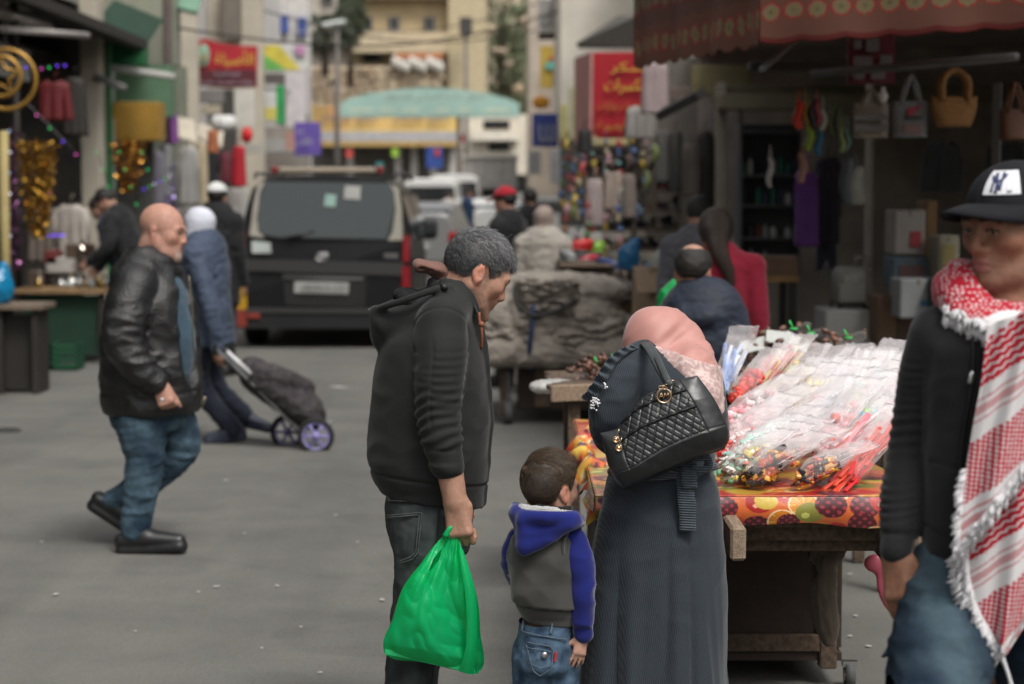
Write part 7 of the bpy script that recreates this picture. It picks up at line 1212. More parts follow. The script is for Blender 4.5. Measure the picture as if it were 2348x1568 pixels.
 d=40; sg=thing('shop_sign','purple hanging sign with white Arabic lettering left of the lamp post','sign',Q(704,355,d)); pn=pbox('panel',675,280,734,356,d,.12,plain('sign_purple',(.10,.065,.28),.5),parent=sg); lettering('باقات',Q(697,325,d-.1),(1,0,.1),(0,0,1),.32,.2,WH,pn); lettering('ن',Q(688,300,d-.1),(1,0,0),(0,0,1),.12,.1,WH,pn); mb=MB(); mb.cyl(Q(704,280,d),Q(704,262,d),.02); mb.build('bracket',DK,sg)
 for k,(u0,v0,u1,v1,dd,c,lb)in enumerate(((455,205,512,236,37,(.16,.15,.145),'grey fascia sign right under the red sign'),(460,240,506,262,36,(.30,.26,.2),'cream fascia sign above the second cream awning'),(542,60,590,86,46,(.3,.29,.28),'pale fascia sign above the red sign\'s corner'),(606,168,652,192,45,(.10,.085,.08),'dark brown fascia below the diagonal sign'),(655,300,676,345,43,(.36,.2,.16),'small salmon sign left of the purple sign'),(560,330,600,352,40,(.3,.29,.26),'pale shop fascia above the van\'s corner'),(596,352,668,372,44,(.16,.14,.12),'brown shop fascia behind the van roof'))):pbox('fascia_sign',u0,v0,u1,v1,dd,.12,plain('fs_%d'%k,c),lb,'sign',group='small fascia signs')
 # awnings, lanterns, stock hung outside
 CR=plain('cream_canvas',(.42,.375,.30)); mb=MB(); mb.sheet(np.array([[Q(392,268,31),Q(445,280,31)],[Q(394,312,29.5),Q(450,330,29.5)]]),.03); tag(mb.build('awning',CR),'cream canvas awning next to the brown pole','awning'); mb=MB(); mb.sheet(np.array([[Q(452,285,32),Q(512,302,32)],[Q(452,318,30.5),Q(508,340,30.5)]]),.03); tag(mb.build('awning',CR),'second cream canvas awning near the white lantern','awning')
 mb=MB()
 for k in range(8):a=k*PI/4; mb.ell(Q(512,285,30)+A(.10*math.cos(a),.08*math.sin(a),.02),(.1,.1,.12),None,10,8)
 tag(mb.build('paper_lantern',plain('paper_white',(.55,.55,.53)),None,True),'white lobed paper lantern hanging over the shops','lantern')
 mb=MB(); mb.ell(Q(566,310,29),(.085,.085,.12),None,12,9); mb.cyl(Q(566,298,29),Q(566,290,29),.02); tag(mb.build('red_lantern',plain('lantern_red',(.5,.012,.018),.4),None,True),'round bright red lantern hanging over the shops','lantern')
 for k,(u0,v0,u1,v1,c,lb)in enumerate(((538,335,560,428,(.33,.01,.02),'long red garment hung below the red lantern'),(508,350,528,420,(.12,.02,.03),'dark red garment hung beside the long red one'),(478,300,500,350,(.3,.1,.04),'small orange and white toy cluster under the white lantern'),(412,335,452,470,(.27,.26,.25),'pale grey dress hung by the brown pole'),(455,325,470,480,(.36,.30,.2),'narrow cream dress on the rack'),(345,345,372,470,(.14,.13,.16),'grey lilac dress hung by the green shop'),(370,330,392,450,(.20,.2,.2),'silver grey dress hung by the brown pole'),(392,260,404,330,(.16,.05,.2),'purple and red banner cloth by the cream awning'),(460,335,500,420,(.012,.012,.014),'black coat hung above the white cap'),(330,380,346,460,(.015,.014,.02),'black trousers hung by the green shop'),(420,440,465,600,(.10,.095,.09),'dark grey robe standing behind the white headscarf'),(520,430,550,560,(.22,.2,.19),'stone grey dress behind the tall figure'),(380,470,420,640,(.07,.05,.05),'dark brown robe behind the bald man\'s head'),(550,425,566,520,(.33,.32,.3),'white dress hung at the van\'s corner'))):hang_cloth('hung_garment',u0,v0,u1,v1,27.0+.35*k,plain('cloth_%d'%k,c),lb,seed=k,group='clothes hung along the shops',sleeves=u1-u0>24)
 for k,(u,v,c)in enumerate(((430,470,(.16,.15,.14)),(512,440,(.2,.2,.19)),(548,470,(.25,.25,.24)))):
  dd=29+k*1.5; g0=A(*Q(u,437,dd)[:2],0); mq=thing('mannequin',('grey torso mannequin beside the brown pole','pale mannequin near the white cap','white mannequin by the van\'s corner','mannequin in dark red behind the white headscarf','mannequin in grey behind the market table')[k],'mannequin',g0,'mannequins outside the clothes shops'); s=Sculpt(g0+(-.35,-.3,.7),g0+(.35,.3,1.75),.03); s.tube([g0+(0,0,.8),g0+(0,0,1.0),g0+(0,0,1.3),g0+(0,0,1.42)],[.15,.12,.17,.1],.03); s.tube([g0+(-.17,0,1.4),g0+(.17,0,1.4)],.06,.03); s.tube([g0+(0,0,1.4),g0+(0,0,1.5)],.05,.02); s.ell(g0+(0,0,1.62),(.085,.1,.12),None,.02); V,Fs=s.mesh(1); mk('torso',V,Fs,plain('mq_%d'%k,c),mq); mb=MB(); mb.cyl(g0+(0,0,.02),g0+(0,0,.85),.02); mb.lathe([(.18,0),(.18,.02)],g0,16); mb.build('stand',DK,mq)
  # ornaments of the trinket shop
 d=19.2; c=Q(14,182,d); GOL=M('gold_paint',(.34,.19,.04),.35,metal=.5); o=thing('ring_ornament','big gold ring ornament with a star hanging in the trinket shop','ornament',c); mb=MB()
 mb.tube([c+A(math.cos(a),0,math.sin(a))*.285 for a in np.linspace(0,2*PI,40,endpoint=False)],.022,8,closed=True); mb.build('outer_ring',GOL,o,True); mb=MB(); c2=c+A(-.05,0,.03); mb.tube([c2+A(math.cos(a),0,math.sin(a))*.19 for a in np.linspace(0,2*PI,36,endpoint=False)],.022,8,closed=True); mb.build('inner_ring',GOL,o,True); mb=MB(); mb.tube([c2+A(math.sin(k*PI/5),0,math.cos(k*PI/5))*(.18 if k%2==0 else .08)for k in range(10)],.02,6,closed=True); mb.build('star',GOL,o,True); mb=MB(); mb.cyl(c+A(0,0,.28),c+A(0,0,.75),.006,n=5); mb.build('cord',DK,o)
 tinsel(40,325,132,545,19.6,(.40,.22,.035),'tapering bunch of gold tinsel hanging in the trinket shop',1500,1); tinsel(250,325,335,440,23.5,(.36,.17,.03),'bronze tinsel bunch above the bending men',900,2); tinsel(20,300,40,620,20.5,(.30,.12,.26),'thin pink and gold tinsel strip beside the gold bunch',250,3,False); tinsel(175,560,205,620,20.3,(.35,.3,.26),'short silver tinsel on the trinket table',120,4,False); tinsel(385,380,405,520,26.5,(.22,.17,.35),'lilac shimmer curtain between the dresses',200,6,False)
 PU,GN,BL,PK,WT=(.16,.05,.9),(.03,.5,.12),(.2,.35,.6),(.6,.08,.4),(.6,.6,.7)
 light_string([Q(60+18*k,150+4*math.sin(k),20)for k in range(6)],[PU,WT,PK,GN,PU],'string of violet and white lights under the canopy'); light_string([Q(22+2*(k%2),200+48*k,19.4)for k in range(9)],[BL,WT],'upright string of pale blue lights at the trinket shop'); light_string([Q(112+11*k,535,19.8)for k in range(4)],[PU],'row of four violet lights above the trinket table',.01,4); light_string([Q(222+13*k,345+40*(k%4),23)for k in range(10)],[GN],'green lights hung across the green shop',.008,1.6); light_string([Q(55+30*(k%5),230+30*k,20.4)for k in range(8)],[PU,PK,GN],'violet and pink lights around the gold tinsel',.008); light_string([Q(330+12*k,430-6*k,25)for k in range(6)],[PU,GN,WT],'violet lights above the bending men',.008,1.6)
 hang_cloth('red_banner',88,190,165,276,20.8,plain('deep_red',(.09,.005,.007)),'dark red cloth hanging behind the gold ring','banner',sleeves=False,seed=3); hang_cloth('dark_curtain',150,178,192,312,22,plain('brown_black',(.02,.016,.013)),'brown-black curtain at the side of the trinket shop','curtain',sleeves=False,seed=5); hang_cloth('dark_curtain',30,300,60,520,22.5,plain('brown_black',(.02,.016,.013)),'brown-black cloth behind the gold tinsel','curtain',sleeves=False,seed=8); hang_cloth('pale_robe',128,470,200,600,22.2,plain('pale_paper',(.30,.27,.24)),'pale robe hanging behind the trinket table','garment',seed=9); hang_cloth('pale_robe',70,470,125,600,22.6,plain('tan_cloth',(.16,.13,.11)),'tan robe hanging behind the gold tinsel','garment',seed=12)
 mb=MB(); mb.cyl(A(*Q(8,437,18.5)[:2],0),Q(8,300,18.5),.045,n=8); tag(mb.build('yellow_post',plain('post_yellow',(.30,.24,.10)),None,True),'dull yellow post at the very edge of the trinket shop','post')
 # market table and what is on and under it
 d=19.8; tb=thing('market_table','wooden trinket table with green painted front','table',Q(140,437,d)*(1,1,0)); z=Q(100,668,d)[2]; x0,x1=Q(30,668,d)[0],Q(242,668,d)[0]; WD=M('tan_wood',(.20,.125,.06),.8,.25,6,.2,40,stretch=(1,6,6)); mb=MB(); mb.box(((x0+x1)/2,d+.45,z),(x1-x0,.95,.05),None,.006); mb.build('table_top',WD,tb); mb=MB(); mb.box(((x0+x1)/2,d+.1,z/2+.02),(x1-x0-.1,.03,z-.12)); mb.build('front_panel',plain('dark_green_board',(.006,.03,.015)),tb)
 for x in(x0+.05,x1-.05):
  for y in(d+.06,d+.85):mb=MB(); mb.box((x,y,z/2),(.06,.06,z-.04)); mb.build('leg',DK,tb)
 r_=np.random.default_rng(4); SV=M('silver_trinket',(.5,.5,.5),.2,metal=.8); GT=M('gold_trinket',(.45,.3,.1),.25,metal=.8); CG=M('pale_glass',(.35,.38,.38),.1,spec=.8)
 bx=np.sort(r_.uniform(x0+.1,x1-.06,26)); cnt={}
 for k in range(26):
  nm=('silver','gold','glass','silver')[k%4]; cnt[nm]=cnt.get(nm,-1)+1; p=A(bx[k],d+r_.uniform(.06,.8),z+.026); h=r_.uniform(.07,.17); r=r_.uniform(.02,.038); mb=MB(); mb.lathe([(r,0),(r*1.1,h*.3),(r*.9,h*.55),(r*.3,h*.68),(r*.3,h*.85),(r*.45,h*.88),(r*.4,h)],p,12); tag(mb.build('trinket_bottle',(SV,GT,CG,SV)[k%4],None,True),'small %s bottle, %s of its kind along the trinket table'%(nm,ORD[cnt[nm]]),'bottle','bottles on the trinket table')
 for k,(u0,v0,u1,v1,c,lb)in enumerate(((62,622,98,660,(.10,.07,.05),'brown card box at the end of the trinket table'),(105,590,180,626,(.34,.32,.3),'pale tray of goods under the pale robe'),(150,560,205,594,(.07,.045,.03),'dark brown tray behind the trinkets'),(100,575,130,606,(.12,.02,.02),'dark red box behind the trinkets'))):pbox('goods_box',u0,v0,u1,v1,d+.5,.3,plain('gb_%d'%k,c),lb,'box')
 for k,(u,v)in enumerate(((36,755),(92,752))):
  dd=19.0; a=Q(u,v+50,dd); cr=thing('plastic_crate',('dark green plastic crate under the table, nearest the edge','dark green plastic crate under the middle of the table')[k],'crate',(a[0]+.12,dd,0),'green crates under the market table');
  for i in range(4):mb=MB(); mb.box((a[0]+.12,dd,.05+i*.06),(.46,.02,.042),None,.004); mb.build('slat',plain('crate_green',(.006,.055,.025),.6),cr)
  for s in(-1,1):mb=MB(); mb.box((a[0]+.12+s*.225,dd+.16,.13),(.02,.34,.25)); mb.build('side',plain('crate_green',(.006,.055,.025),.6),cr)
  mb=MB(); mb.box((a[0]+.12,dd+.16,.02),(.46,.34,.02)); mb.build('base',plain('crate_green',(.006,.055,.025),.6),cr)
 for k,(u0,v0,u1,v1,lb)in enumerate(((200,690,236,800,'dark brown cabinet under the table by the leather jacket'),(105,700,160,750,'dark box of goods under the market table'),(10,720,60,750,'dark low box at the picture\'s edge'))):pbox('goods_box',u0,v0,u1,v1,d+.4,.4,plain('dark_box_%d'%k,(.03+.01*k,.02,.016)),lb,'box')
 d=16.8; mb=MB(); a,b=Q(-30,704,d),Q(100,704,d); mb.box(((a[0]+b[0])/2,d+.2,a[2]),(b[0]-a[0],.5,.045),None,.004); bn=thing('bench','rough pale plank bench under the blue bag','bench',(a[0],d,0)); o=mb.build('plank',M('grey_wood',(.15,.115,.085),.85,.2,6),bn)
 mb=MB(); mb.box(((a[0]+b[0])/2,d+.12,a[2]/2-.02),(b[0]-a[0]-.12,.03,a[2]-.1)); mb.build('front_board',plain('underbench_dark',(.02,.017,.014)),bn)  # added dark board, the darkness under the bench put into its colour
 for x in(a[0]+.1,b[0]-.08):mb=MB(); mb.box((x,d+.2,a[2]/2-.01),(.05,.4,a[2]-.03)); mb.build('leg',DK,bn)
 s=Sculpt(Q(-40,705,d)-(0,.2,0),Q(45,590,d)+(0,.3,0),.012); s.ell(Q(-6,660,d+.1),(.13,.12,.16),None,.02); s.tube([Q(0,640,d+.1),Q(8,612,d+.1)],[.09,.04],.03); V,Fs=s.mesh(1); V=folds(V,Fs,.014,(12,12,9)); tag(mk('carrier_bag',V,Fs,plastic('blue_plastic',(.01,.22,.42),.3),None),'bright blue plastic bag on the plank bench at the picture\'s edge','bag')
build_left()
# ================================================================ stalls and shops on the near side of the street
def build_right():
 DKW=M('shop_wall_dark',(.30,.27,.235),.9,.3,2); BEP=plain('worn_beige_post',(.20,.18,.145)); GRP=plain('grey_post',(.10,.10,.10)); DK=plain('dark_timber',(.022,.018,.015)); WH=plain('grey_white_paint',(.36,.355,.33))
 # deep shop under the awning
 t=thing('shop','deep unlit shop selling bags behind the sweets cart','shop',(4.5,17,0))
 for nm,c,sz in(('back_wall',(7.2,12,1.9),(.2,23,3.8)),('end_wall',(4.75,23.6,1.9),(5.1,.2,3.8)),('ceiling',(4.7,17.6,3.45),(5.2,12.2,.15)),('floor',(4.8,16,.0),(5.0,15.2,.19)),('upper_wall',(5.0,17.6,4.55),(4.6,12.2,2.0))):mb=MB(); mb.box(c,sz); mb.build(nm,DKW if nm!='upper_wall' else M('shop_upper',(.26,.235,.2),.9,.2,2),t)
 for u,dd,w_,mat in((1640,20,26,BEP),(1692,20.3,12,GRP),(1985,15.2,20,BEP),(2280,12.2,14,GRP)):pbox('front_post',u,190,u+w_,437+(CAM_H-.05)*FPX/dd,dd,.2,mat,parent=t)
 pbox('lintel',1640,196,2360,232,20.2,.3,plain('lintel_olive',(.11,.095,.06)),parent=t); pbox('ceiling_beam',1720,140,2400,160,14,.2,DK,parent=t); pbox('shutter_roll',1650,215,1990,250,19.6,.4,plain('shutter_tan',(.13,.115,.075)),parent=t)
 mb=MB(); mb.cyl(Q(1860,170,13),Q(2330,130,11.5),.025,n=8); mb.build('hanging_rail',GRP,t,True)
 # shelf unit with goods facing the street
 d=20.9; sh=thing('shelf_unit','grey shelf unit with small goods inside the dark shop','shelf',Q(1760,437,d)*(1,1,0)); pbox('back_panel',1690,285,1835,620,d+.3,.03,plain('shelf_back',(.05,.052,.055)),parent=sh)
 for v in(300,400,470,545,615):pbox('shelf',1690,v,1835,v+5,d,.32,plain('shelf_metal',(.13,.13,.135)),parent=sh)
 for u in(1688,1832):pbox('upright',u,285,u+6,640,d,.32,plain('shelf_metal',(.13,.13,.135)),parent=sh)
 r_=np.random.default_rng(2); k=0
 for v in(400,470,545,615):
  for ui,u in enumerate(np.arange(1700,1825,17)):
   if r_.random()<.14:continue
   h=r_.uniform(22,46); w_=r_.uniform(9,15); c=[(.36,.36,.35),(.02,.02,.022),(.02,.10,.07),(.26,.27,.28),(.10,.02,.02),(.03,.04,.07)][r_.integers(6)]; k+=1; a,b=Q(u,v-.5,d+.02),Q(u+w_,v-h,d+.02); mb=MB(); x,wd,hh=(a[0]+b[0])/2,b[0]-a[0],b[2]-a[2]; mb.box((x,d+.12,a[2]+hh*.42),(wd,.14,hh*.84),None,.015); mb.box((x,d+.12,a[2]+hh*.92),(wd*.45,.08,hh*.16),None,.01); tag(mb.build('packaged_item',plain('pack_%d'%int(c[0]*100+c[1]*1000),c,.5)),'small packet, %s along from the post on the %s shelf of the dark shop'%(ORD[ui],{400:'top',470:'second',545:'third',615:'lowest'}[v]),'packet','packets on the shop shelves')
   # goods hanging from the rail
 def pouch(u0,v0,u1,v1,dd,c,lb,nm='hanging_pouch',cat='pouch',seed=0,rough=.5):
  a,b=Q(u0,v1,dd),Q(u1,v0,dd); w_,h=b[0]-a[0],b[2]-a[2]; cx=(a[0]+b[0])/2; n,m=12,12; V=[]
  for i in range(n):
   f=i/(n-1); wd=w_/2*np.interp(f,(0,.1,.5,.9,1),(.5,.85,1.,.9,.6)); tk=.05*np.interp(f,(0,.2,.6,1),(.25,.7,1,.4))
   V+=[A(cx+wd*math.cos(x)+.01*math.sin(f*7+seed),dd+tk*math.sin(x),b[2]-h*f)for x in np.linspace(0,2*PI,m,endpoint=False)]
  Fs=[(i*m+j,i*m+(j+1)%m,(i+1)*m+(j+1)%m,(i+1)*m+j)for i in range(n-1)for j in range(m)]+[tuple(range(m))[::-1],tuple((n-1)*m+j for j in range(m))]; mb=MB(); mb.add(np.array(V),Fs); mb.tube([A(cx-w_*.2,dd,b[2]),A(cx,dd,b[2]+.08),A(cx+w_*.2,dd,b[2])],.005,5); return tag(mb.build(nm,plain('p_%d_%d'%(int(u0),int(v0)),c,rough),None,True),lb,cat,'goods hung in the shop opening' if nm=='hanging_pouch' else None)
 for k,(u0,v0,u1,v1,c,lb)in enumerate(((1818,232,1842,296,(.42,.03,.01),'orange-red pouch hanging at the head of the row'),(1840,228,1852,290,(.25,.14,.02),'mustard pouch beside the orange-red one'),(1852,232,1870,296,(.02,.02,.022),'black pouch between mustard and red'),(1866,232,1880,290,(.3,.04,.06),'dark pink pouch in the hanging row'),(1876,246,1896,300,(.28,.27,.24),'off-white pouch in the hanging row'),(1846,288,1864,346,(.18,.28,.02),'lime green pouch hanging lower in the row'),(1868,298,1886,356,(.02,.11,.2),'blue pouch hanging lower in the row'),(1896,234,1912,310,(.06,.07,.02),'dark olive pouch in the hanging row'),(1912,240,1928,330,(.05,.06,.03),'olive and black pouch in the hanging row'),(1922,290,1936,350,(.22,.27,.10),'pale yellow-green pouch hanging lower'),(1936,296,1948,345,(.10,.2,.18),'teal pouch hanging lower'),(1828,350,1850,420,(.24,.12,.10),'dusty pink pouch hanging below the lime one'),(1758,360,1772,430,(.3,.3,.3),'white bottle pouch before the shelves'),(1925,360,1960,470,(.05,.06,.07),'dark print bag hanging above the suitcase'),(1935,380,1985,470,(.16,.16,.14),'grey and blue print bag hanging above the suitcase'))):pouch(u0,v0,u1,v1,12.6,c,lb,seed=k)
 mb=MB(); mb.ell(Q(2024,222,12),(.03,.03,.035),None,12,8); mb.cyl(Q(2024,212,12),Q(2024,200,12),.014); tag(mb.build('light_bulb',plain('bulb_white',(.5,.5,.5),.3),None,True),'unlit white light bulb hanging among the bags','light bulb')
 # bags hung from the rail
 def tote(u0,v0,u1,v1,vh,dd,mat,lb,parts=(),basket=False):
  a,b=Q(u0,v1,dd),Q(u1,v0,dd); w_,h=b[0]-a[0],b[2]-a[2]; cx=(a[0]+b[0])/2; t=thing('hanging_bag',lb,'bag',(cx,dd,a[2]),'bags hung in the shop opening'); n,m=14,22; V=[]
  for i in range(n):
   f=i/(n-1); wd=w_/2*(np.interp(f,(0,.3,.8,1),(1,1,.85,.7))if basket else np.interp(f,(0,.1,1),(.96,1,.98)))
   for x in np.linspace(0,2*PI,m,endpoint=False):V.append(A(cx+wd*math.copysign(abs(math.cos(x))**.5,math.cos(x)),dd+.07*math.sin(x)*(.5+f*.6),b[2]-h*f+.004*math.sin(i*3+x*9)))
  Fs=[(i*m+j,i*m+(j+1)%m,(i+1)*m+(j+1)%m,(i+1)*m+j)for i in range(n-1)for j in range(m)]+[tuple((n-1)*m+j for j in range(m))]; mk('bag_body',np.array(V),Fs,mat,t); ht=Q(0,vh,dd)[2]
  for o in(-.04,.04):mb=MB(); mb.tube(spline([A(cx-w_*.28,dd+o,b[2]-.02),A(cx-w_*(.24 if basket else .1),dd+o,b[2]+(ht-b[2])*.7),A(cx,dd+o*.3,ht),A(cx+w_*(.24 if basket else .1),dd+o,b[2]+(ht-b[2])*.7),A(cx+w_*.28,dd+o,b[2]-.02)],18),.018 if basket else .010,7); mb.build('handle',mat,t,True)
  for(x0,y0,x1,y1,c,nm)in parts:p=pbox(nm,x0,y0,x1,y1,dd-.085,.012,plain('bagprint_%d'%x0,c),parent=t)
 CAN=plain('canvas_cream',(.20,.175,.14)); STR=M('straw_weave',(.19,.095,.03),.8,.25,60,.6,60)
 tote(1956,236,2036,316,205,11.6,CAN,'cream canvas bag with pale bands',((1958,262,2034,276,(.15,.15,.15),'stripe'),(1958,286,2034,300,(.23,.2,.13),'stripe'))); tote(2046,232,2126,314,172,11.3,plain('canvas_grey',(.15,.16,.165)),'grey tote with tan handles and red flowers',((2080,246,2098,264,(.25,.02,.04),'flower'),(2098,242,2110,252,(.22,.02,.04),'flower'),(2075,266,2115,272,(.03,.03,.03),'lettering_band'),(2070,284,2112,308,(.13,.08,.07),'print'))); tote(2132,222,2240,290,162,11.2,STR,'orange straw basket bag with a tall arched handle',(),True); tote(2290,250,2360,320,190,11.0,plain('brown_leatherette',(.07,.028,.012)),'brown bag at the picture\'s far edge')
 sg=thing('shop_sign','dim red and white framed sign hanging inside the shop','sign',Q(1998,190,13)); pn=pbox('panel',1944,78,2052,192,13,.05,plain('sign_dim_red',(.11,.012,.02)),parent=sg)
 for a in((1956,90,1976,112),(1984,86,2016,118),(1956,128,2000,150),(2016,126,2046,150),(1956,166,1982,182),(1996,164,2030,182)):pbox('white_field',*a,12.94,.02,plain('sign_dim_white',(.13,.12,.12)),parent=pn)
 # clothes on a stand
 for k,(u0,v0,u1,v1,c,lb)in enumerate(((1822,395,1872,565,(.10,.035,.17),'purple long dress on a hanger in the shop'),(1868,360,1925,560,(.014,.012,.018),'black coat hanging beside the purple dress'),(1880,540,1905,620,(.02,.018,.03),'dark trousers below the black coat'),(2262,330,2345,470,(.02,.022,.022),'black raincoat hanging behind the cap'),(2120,330,2200,440,(.03,.033,.035),'dark grey jacket hanging under the basket'))):hang_cloth('hung_garment',u0,v0,u1,v1,14.5+.15*k,cloth('rc_%d'%k,c),lb,seed=20+k,sleeves=u1-u0>40,group='clothes hung in the shop')
 mb=MB(); mb.tube([Q(1880,640,13.6),Q(1895,600,13.6),Q(1905,640,13.6),Q(1905,790,13.6)],.012,6); tag(mb.build('garment_stand',GRP,None,True),'bent metal garment stand beside the suitcase','stand')
 # suitcase on a white box, boxes with pictures
 d=13.4; sc2=thing('suitcase','small grey wheeled case with a tall handle on a white box','suitcase',Q(1955,703,d)); a,b=Q(1914,702,d),Q(1996,612,d); GS=plain('case_grey',(.17,.165,.15),.5); mb=MB(); mb.box((a+b)/2+A(0,.12,0),(b[0]-a[0],.24,b[2]-a[2]),None,.04); mb.build('shell',GS,sc2,True); pbox('front_pocket',1922,650,1988,696,d-.03,.06,plain('case_pocket',(.20,.195,.175),.5),parent=sc2,bev=.015); pbox('label_plate',1934,632,1968,652,d-.02,.03,plain('case_label',(.24,.23,.21)),parent=sc2); mb=MB(); mb.tube([Q(1962,614,d+.1),Q(1962,590,d+.1),Q(1992,590,d+.1),Q(1992,614,d+.1)],.014,8); mb.build('handle',GS,sc2,True)
 for u in(1926,1984):mb=MB(); mb.cyl(Q(u,706,d+.06)-A(.015,0,0),Q(u,706,d+.06)+A(.015,0,0),.022); mb.build('wheel',DK,sc2,True)
 pbox('white_box',1888,711,2004,437+CAM_H*FPX/13.2,13.2,.5,plain('box_white',(.30,.30,.285),.7),'white cabinet box under the grey case','box')
 for k,(u0,v0,u1,v1,dd,c,lb,pr)in enumerate(((2050,482,2122,585,13.2,(.26,.245,.23),'white carton with a red picture at the top of the stack',(2085,530,2112,568,(.28,.04,.05))),(2046,590,2134,660,13.1,(.08,.12,.15),'carton with a blue top and mixed picture',(2060,608,2120,650,(.12,.07,.07))),(2062,640,2150,730,12.6,(.22,.23,.24),'white carton with blue and teal strips low in the stack',(2110,690,2145,702,(.03,.12,.22))),(2010,678,2062,790,12.9,(.10,.06,.035),'plain brown carton beside the picture cartons',None),(2120,460,2150,640,13.6,(.15,.085,.035),'tall tan carton behind the stack',None),(2150,540,2200,640,12.8,(.2,.19,.15),'pale carton with food pictures behind the scarf',(2158,560,2192,620,(.18,.15,.06))),(2050,720,2140,850,12.9,(.06,.035,.025),'dark brown carton at the foot of the stack',None),(2140,640,2220,720,12.4,(.03,.035,.04),'dark carton behind the scarf',None))):
  o=pbox('carton',u0,v0,u1,v1,dd,.35,plain('carton_%d'%k,c),lb,'carton',group='cartons stacked in the shop')
  if pr:pbox('picture',*pr[:4],dd-.012,.01,plain('picture_%d'%k,pr[4]),parent=o)
  pbox('tape',(u0+u1)/2-3,v0,(u0+u1)/2+3,v0+12,dd-.006,.005,plain('tape_tan',(.16,.12,.07)),parent=o)
  # side counter with tray
 d=13.8; tb=thing('counter','wooden counter with a carton tray in front of the shelves','table',Q(1765,437,d)*(1,1,0)); z=Q(0,640,d)[2]; a,b=Q(1700,640,d),Q(1832,640,d); mb=MB(); mb.box(((a[0]+b[0])/2,d+.3,z),(b[0]-a[0],.6,.04)); mb.build('table_top',M('counter_wood',(.20,.12,.045),.8,.2,8),tb)
 for x in(a[0]+.04,b[0]-.04):
  for y in(d+.05,d+.55):mb=MB(); mb.box((x,y,z/2),(.05,.05,z-.03)); mb.build('leg',DK,tb)
 pbox('tray_carton',1752,588,1830,636,d+.05,.3,plain('carton_brown',(.10,.06,.035)),'low brown carton tray on the wooden counter','carton');
 for k in range(7):u=1712+7*k; mb=MB(); c=Q(u,628-3*(k%2),d+.12+.05*(k%3)); mb.ell(c,(.045,.03,.02),rz(30*k),10,7); tag(mb.build('slipper',plain('slipper_%d'%(k%3),((.3,.2,.2),(.25,.24,.23),(.25,.09,.1))[k%3]),None,True),'pale soft slipper, %s in the row on the wooden counter'%ORD[k],'slipper','slippers on the counter')
 # printed awning: front valance and the side valance running back
 AW=thing('awning','red and green citrus-print awning over the stall','awning',(2.0,11,2.6)); CM=see_light(M('citrus_print',attr=True,rough=.8,bump=.1,bscale=60),.4)
 def citrus(x,z,cell,r0):
  C=np.tile((.115,.05,.035),(x.size,1)).reshape(*x.shape,3); fx=(x/cell)%1-.5; par=np.floor(x/cell)%2; fz=(z-.0)/cell; q=np.hypot(fx,fz-.05*par)/r0; C[q<1.12]=(.24,.018,.02); C[q<.93]=(.155,.12,.065); C[q<.3]=(.12,.105,.05); C[q<.1]=(.05,.045,.025); return C*1.9
 n,m=260,34; i,j=np.meshgrid(np.linspace(0,1,n),np.linspace(0,1,m),indexing='ij'); a,b=Q(1742,-20,10.4),Q(2440,-20,9.2); x=(b[0]-a[0])*i; zt=Q(1742,-30,10.4)[2]; hh=.285+.01*np.abs(np.sin(x/.19*PI))*1.6; zz=zt-hh*j; P=np.stack([a[0]+x,a[1]+(b[1]-a[1])*i+.02*np.sin(x*14)*j,zz+.0],-1); C=citrus(x,(zz-(zt-.135)),.185*.56,.40); C[(j>.9)]=(.17,.03,.025); mb=MB(); mb.sheet(P); o=mk('front_valance',P.reshape(-1,3),np.array(mb.F),CM,AW,True,C.reshape(-1,3)); md=o.modifiers.new('s','SOLIDIFY'); md.thickness=.004
 a,b=Q(1452,150,13.4),Q(1748,95,10.5); n,m=130,60; i,j=np.meshgrid(np.linspace(0,1,n),np.linspace(0,1,m),indexing='ij'); L1=np.linalg.norm(b[:2]-a[:2]); x=L1*i; zb=a[2]+(b[2]-a[2])*i-.03*np.abs(np.sin(x/.22*PI)); H1=.62; P=np.stack([a[0]+(b[0]-a[0])*i+.03*np.sin(x*8)*j,a[1]+(b[1]-a[1])*i,zb+H1*(1-j)],-1); up=zb+H1*(1-j)-zb; C=citrus(x,up-.13,.15,.36); w2=up>.26; C2=citrus(x+.05,up-.42,.2,.38); C[w2]=C2[w2]*(.8,.9,1.); mb=MB(); mb.sheet(P); o=mk('side_valance',P.reshape(-1,3),np.array(mb.F),CM,AW,True,C.reshape(-1,3)); md=o.modifiers.new('s','SOLIDIFY'); md.thickness=.004
 mb=MB(); f0,f1=Q(1742,-30,10.4),Q(2440,-30,9.2); s0=A(a[0],a[1],a[2]+H1); mb.sheet(np.array([[s0,f0+A(0,0,.05),f1+A(0,0,.05)],[s0+A(1.6,1.2,.5),A(2.9,13,3.35),A(3.4,10,3.35)]]),.02); mb.build('awning_roof',see_light(plain('awning_roof_red',(.34,.19,.11),.8),.6),AW)
 for p,q in((f0,A(2.9,13,3.3)),(s0,s0+A(1.6,1.2,.5)),(Q(1745,160,10.6),Q(1860,60,12))):mb=MB(); mb.cyl(p,q,.018,n=6); mb.build('awning_bar',GRP,AW,True)
 # red box sign and the shops behind it
 d=22; sg=thing('shop_sign','tall bright red box sign with four lines of yellow lettering','sign',Q(1415,315,d)); pn=pbox('panel',1360,120,1480,316,d,.5,plain('sign_red_front',(.32,.008,.016),.45,.1,1),parent=sg); LY=plain('letter_yellow',(.5,.38,.05))
 mb=MB(); mb.sheet(np.array([[Q(1360,120,d),Q(1322,134,d+3.)],[Q(1358,316,d),Q(1322,330,d+3.)]])[::-1],.03); mb.build('side_panel',plain('sign_pink_side',(.46,.20,.18)),sg)
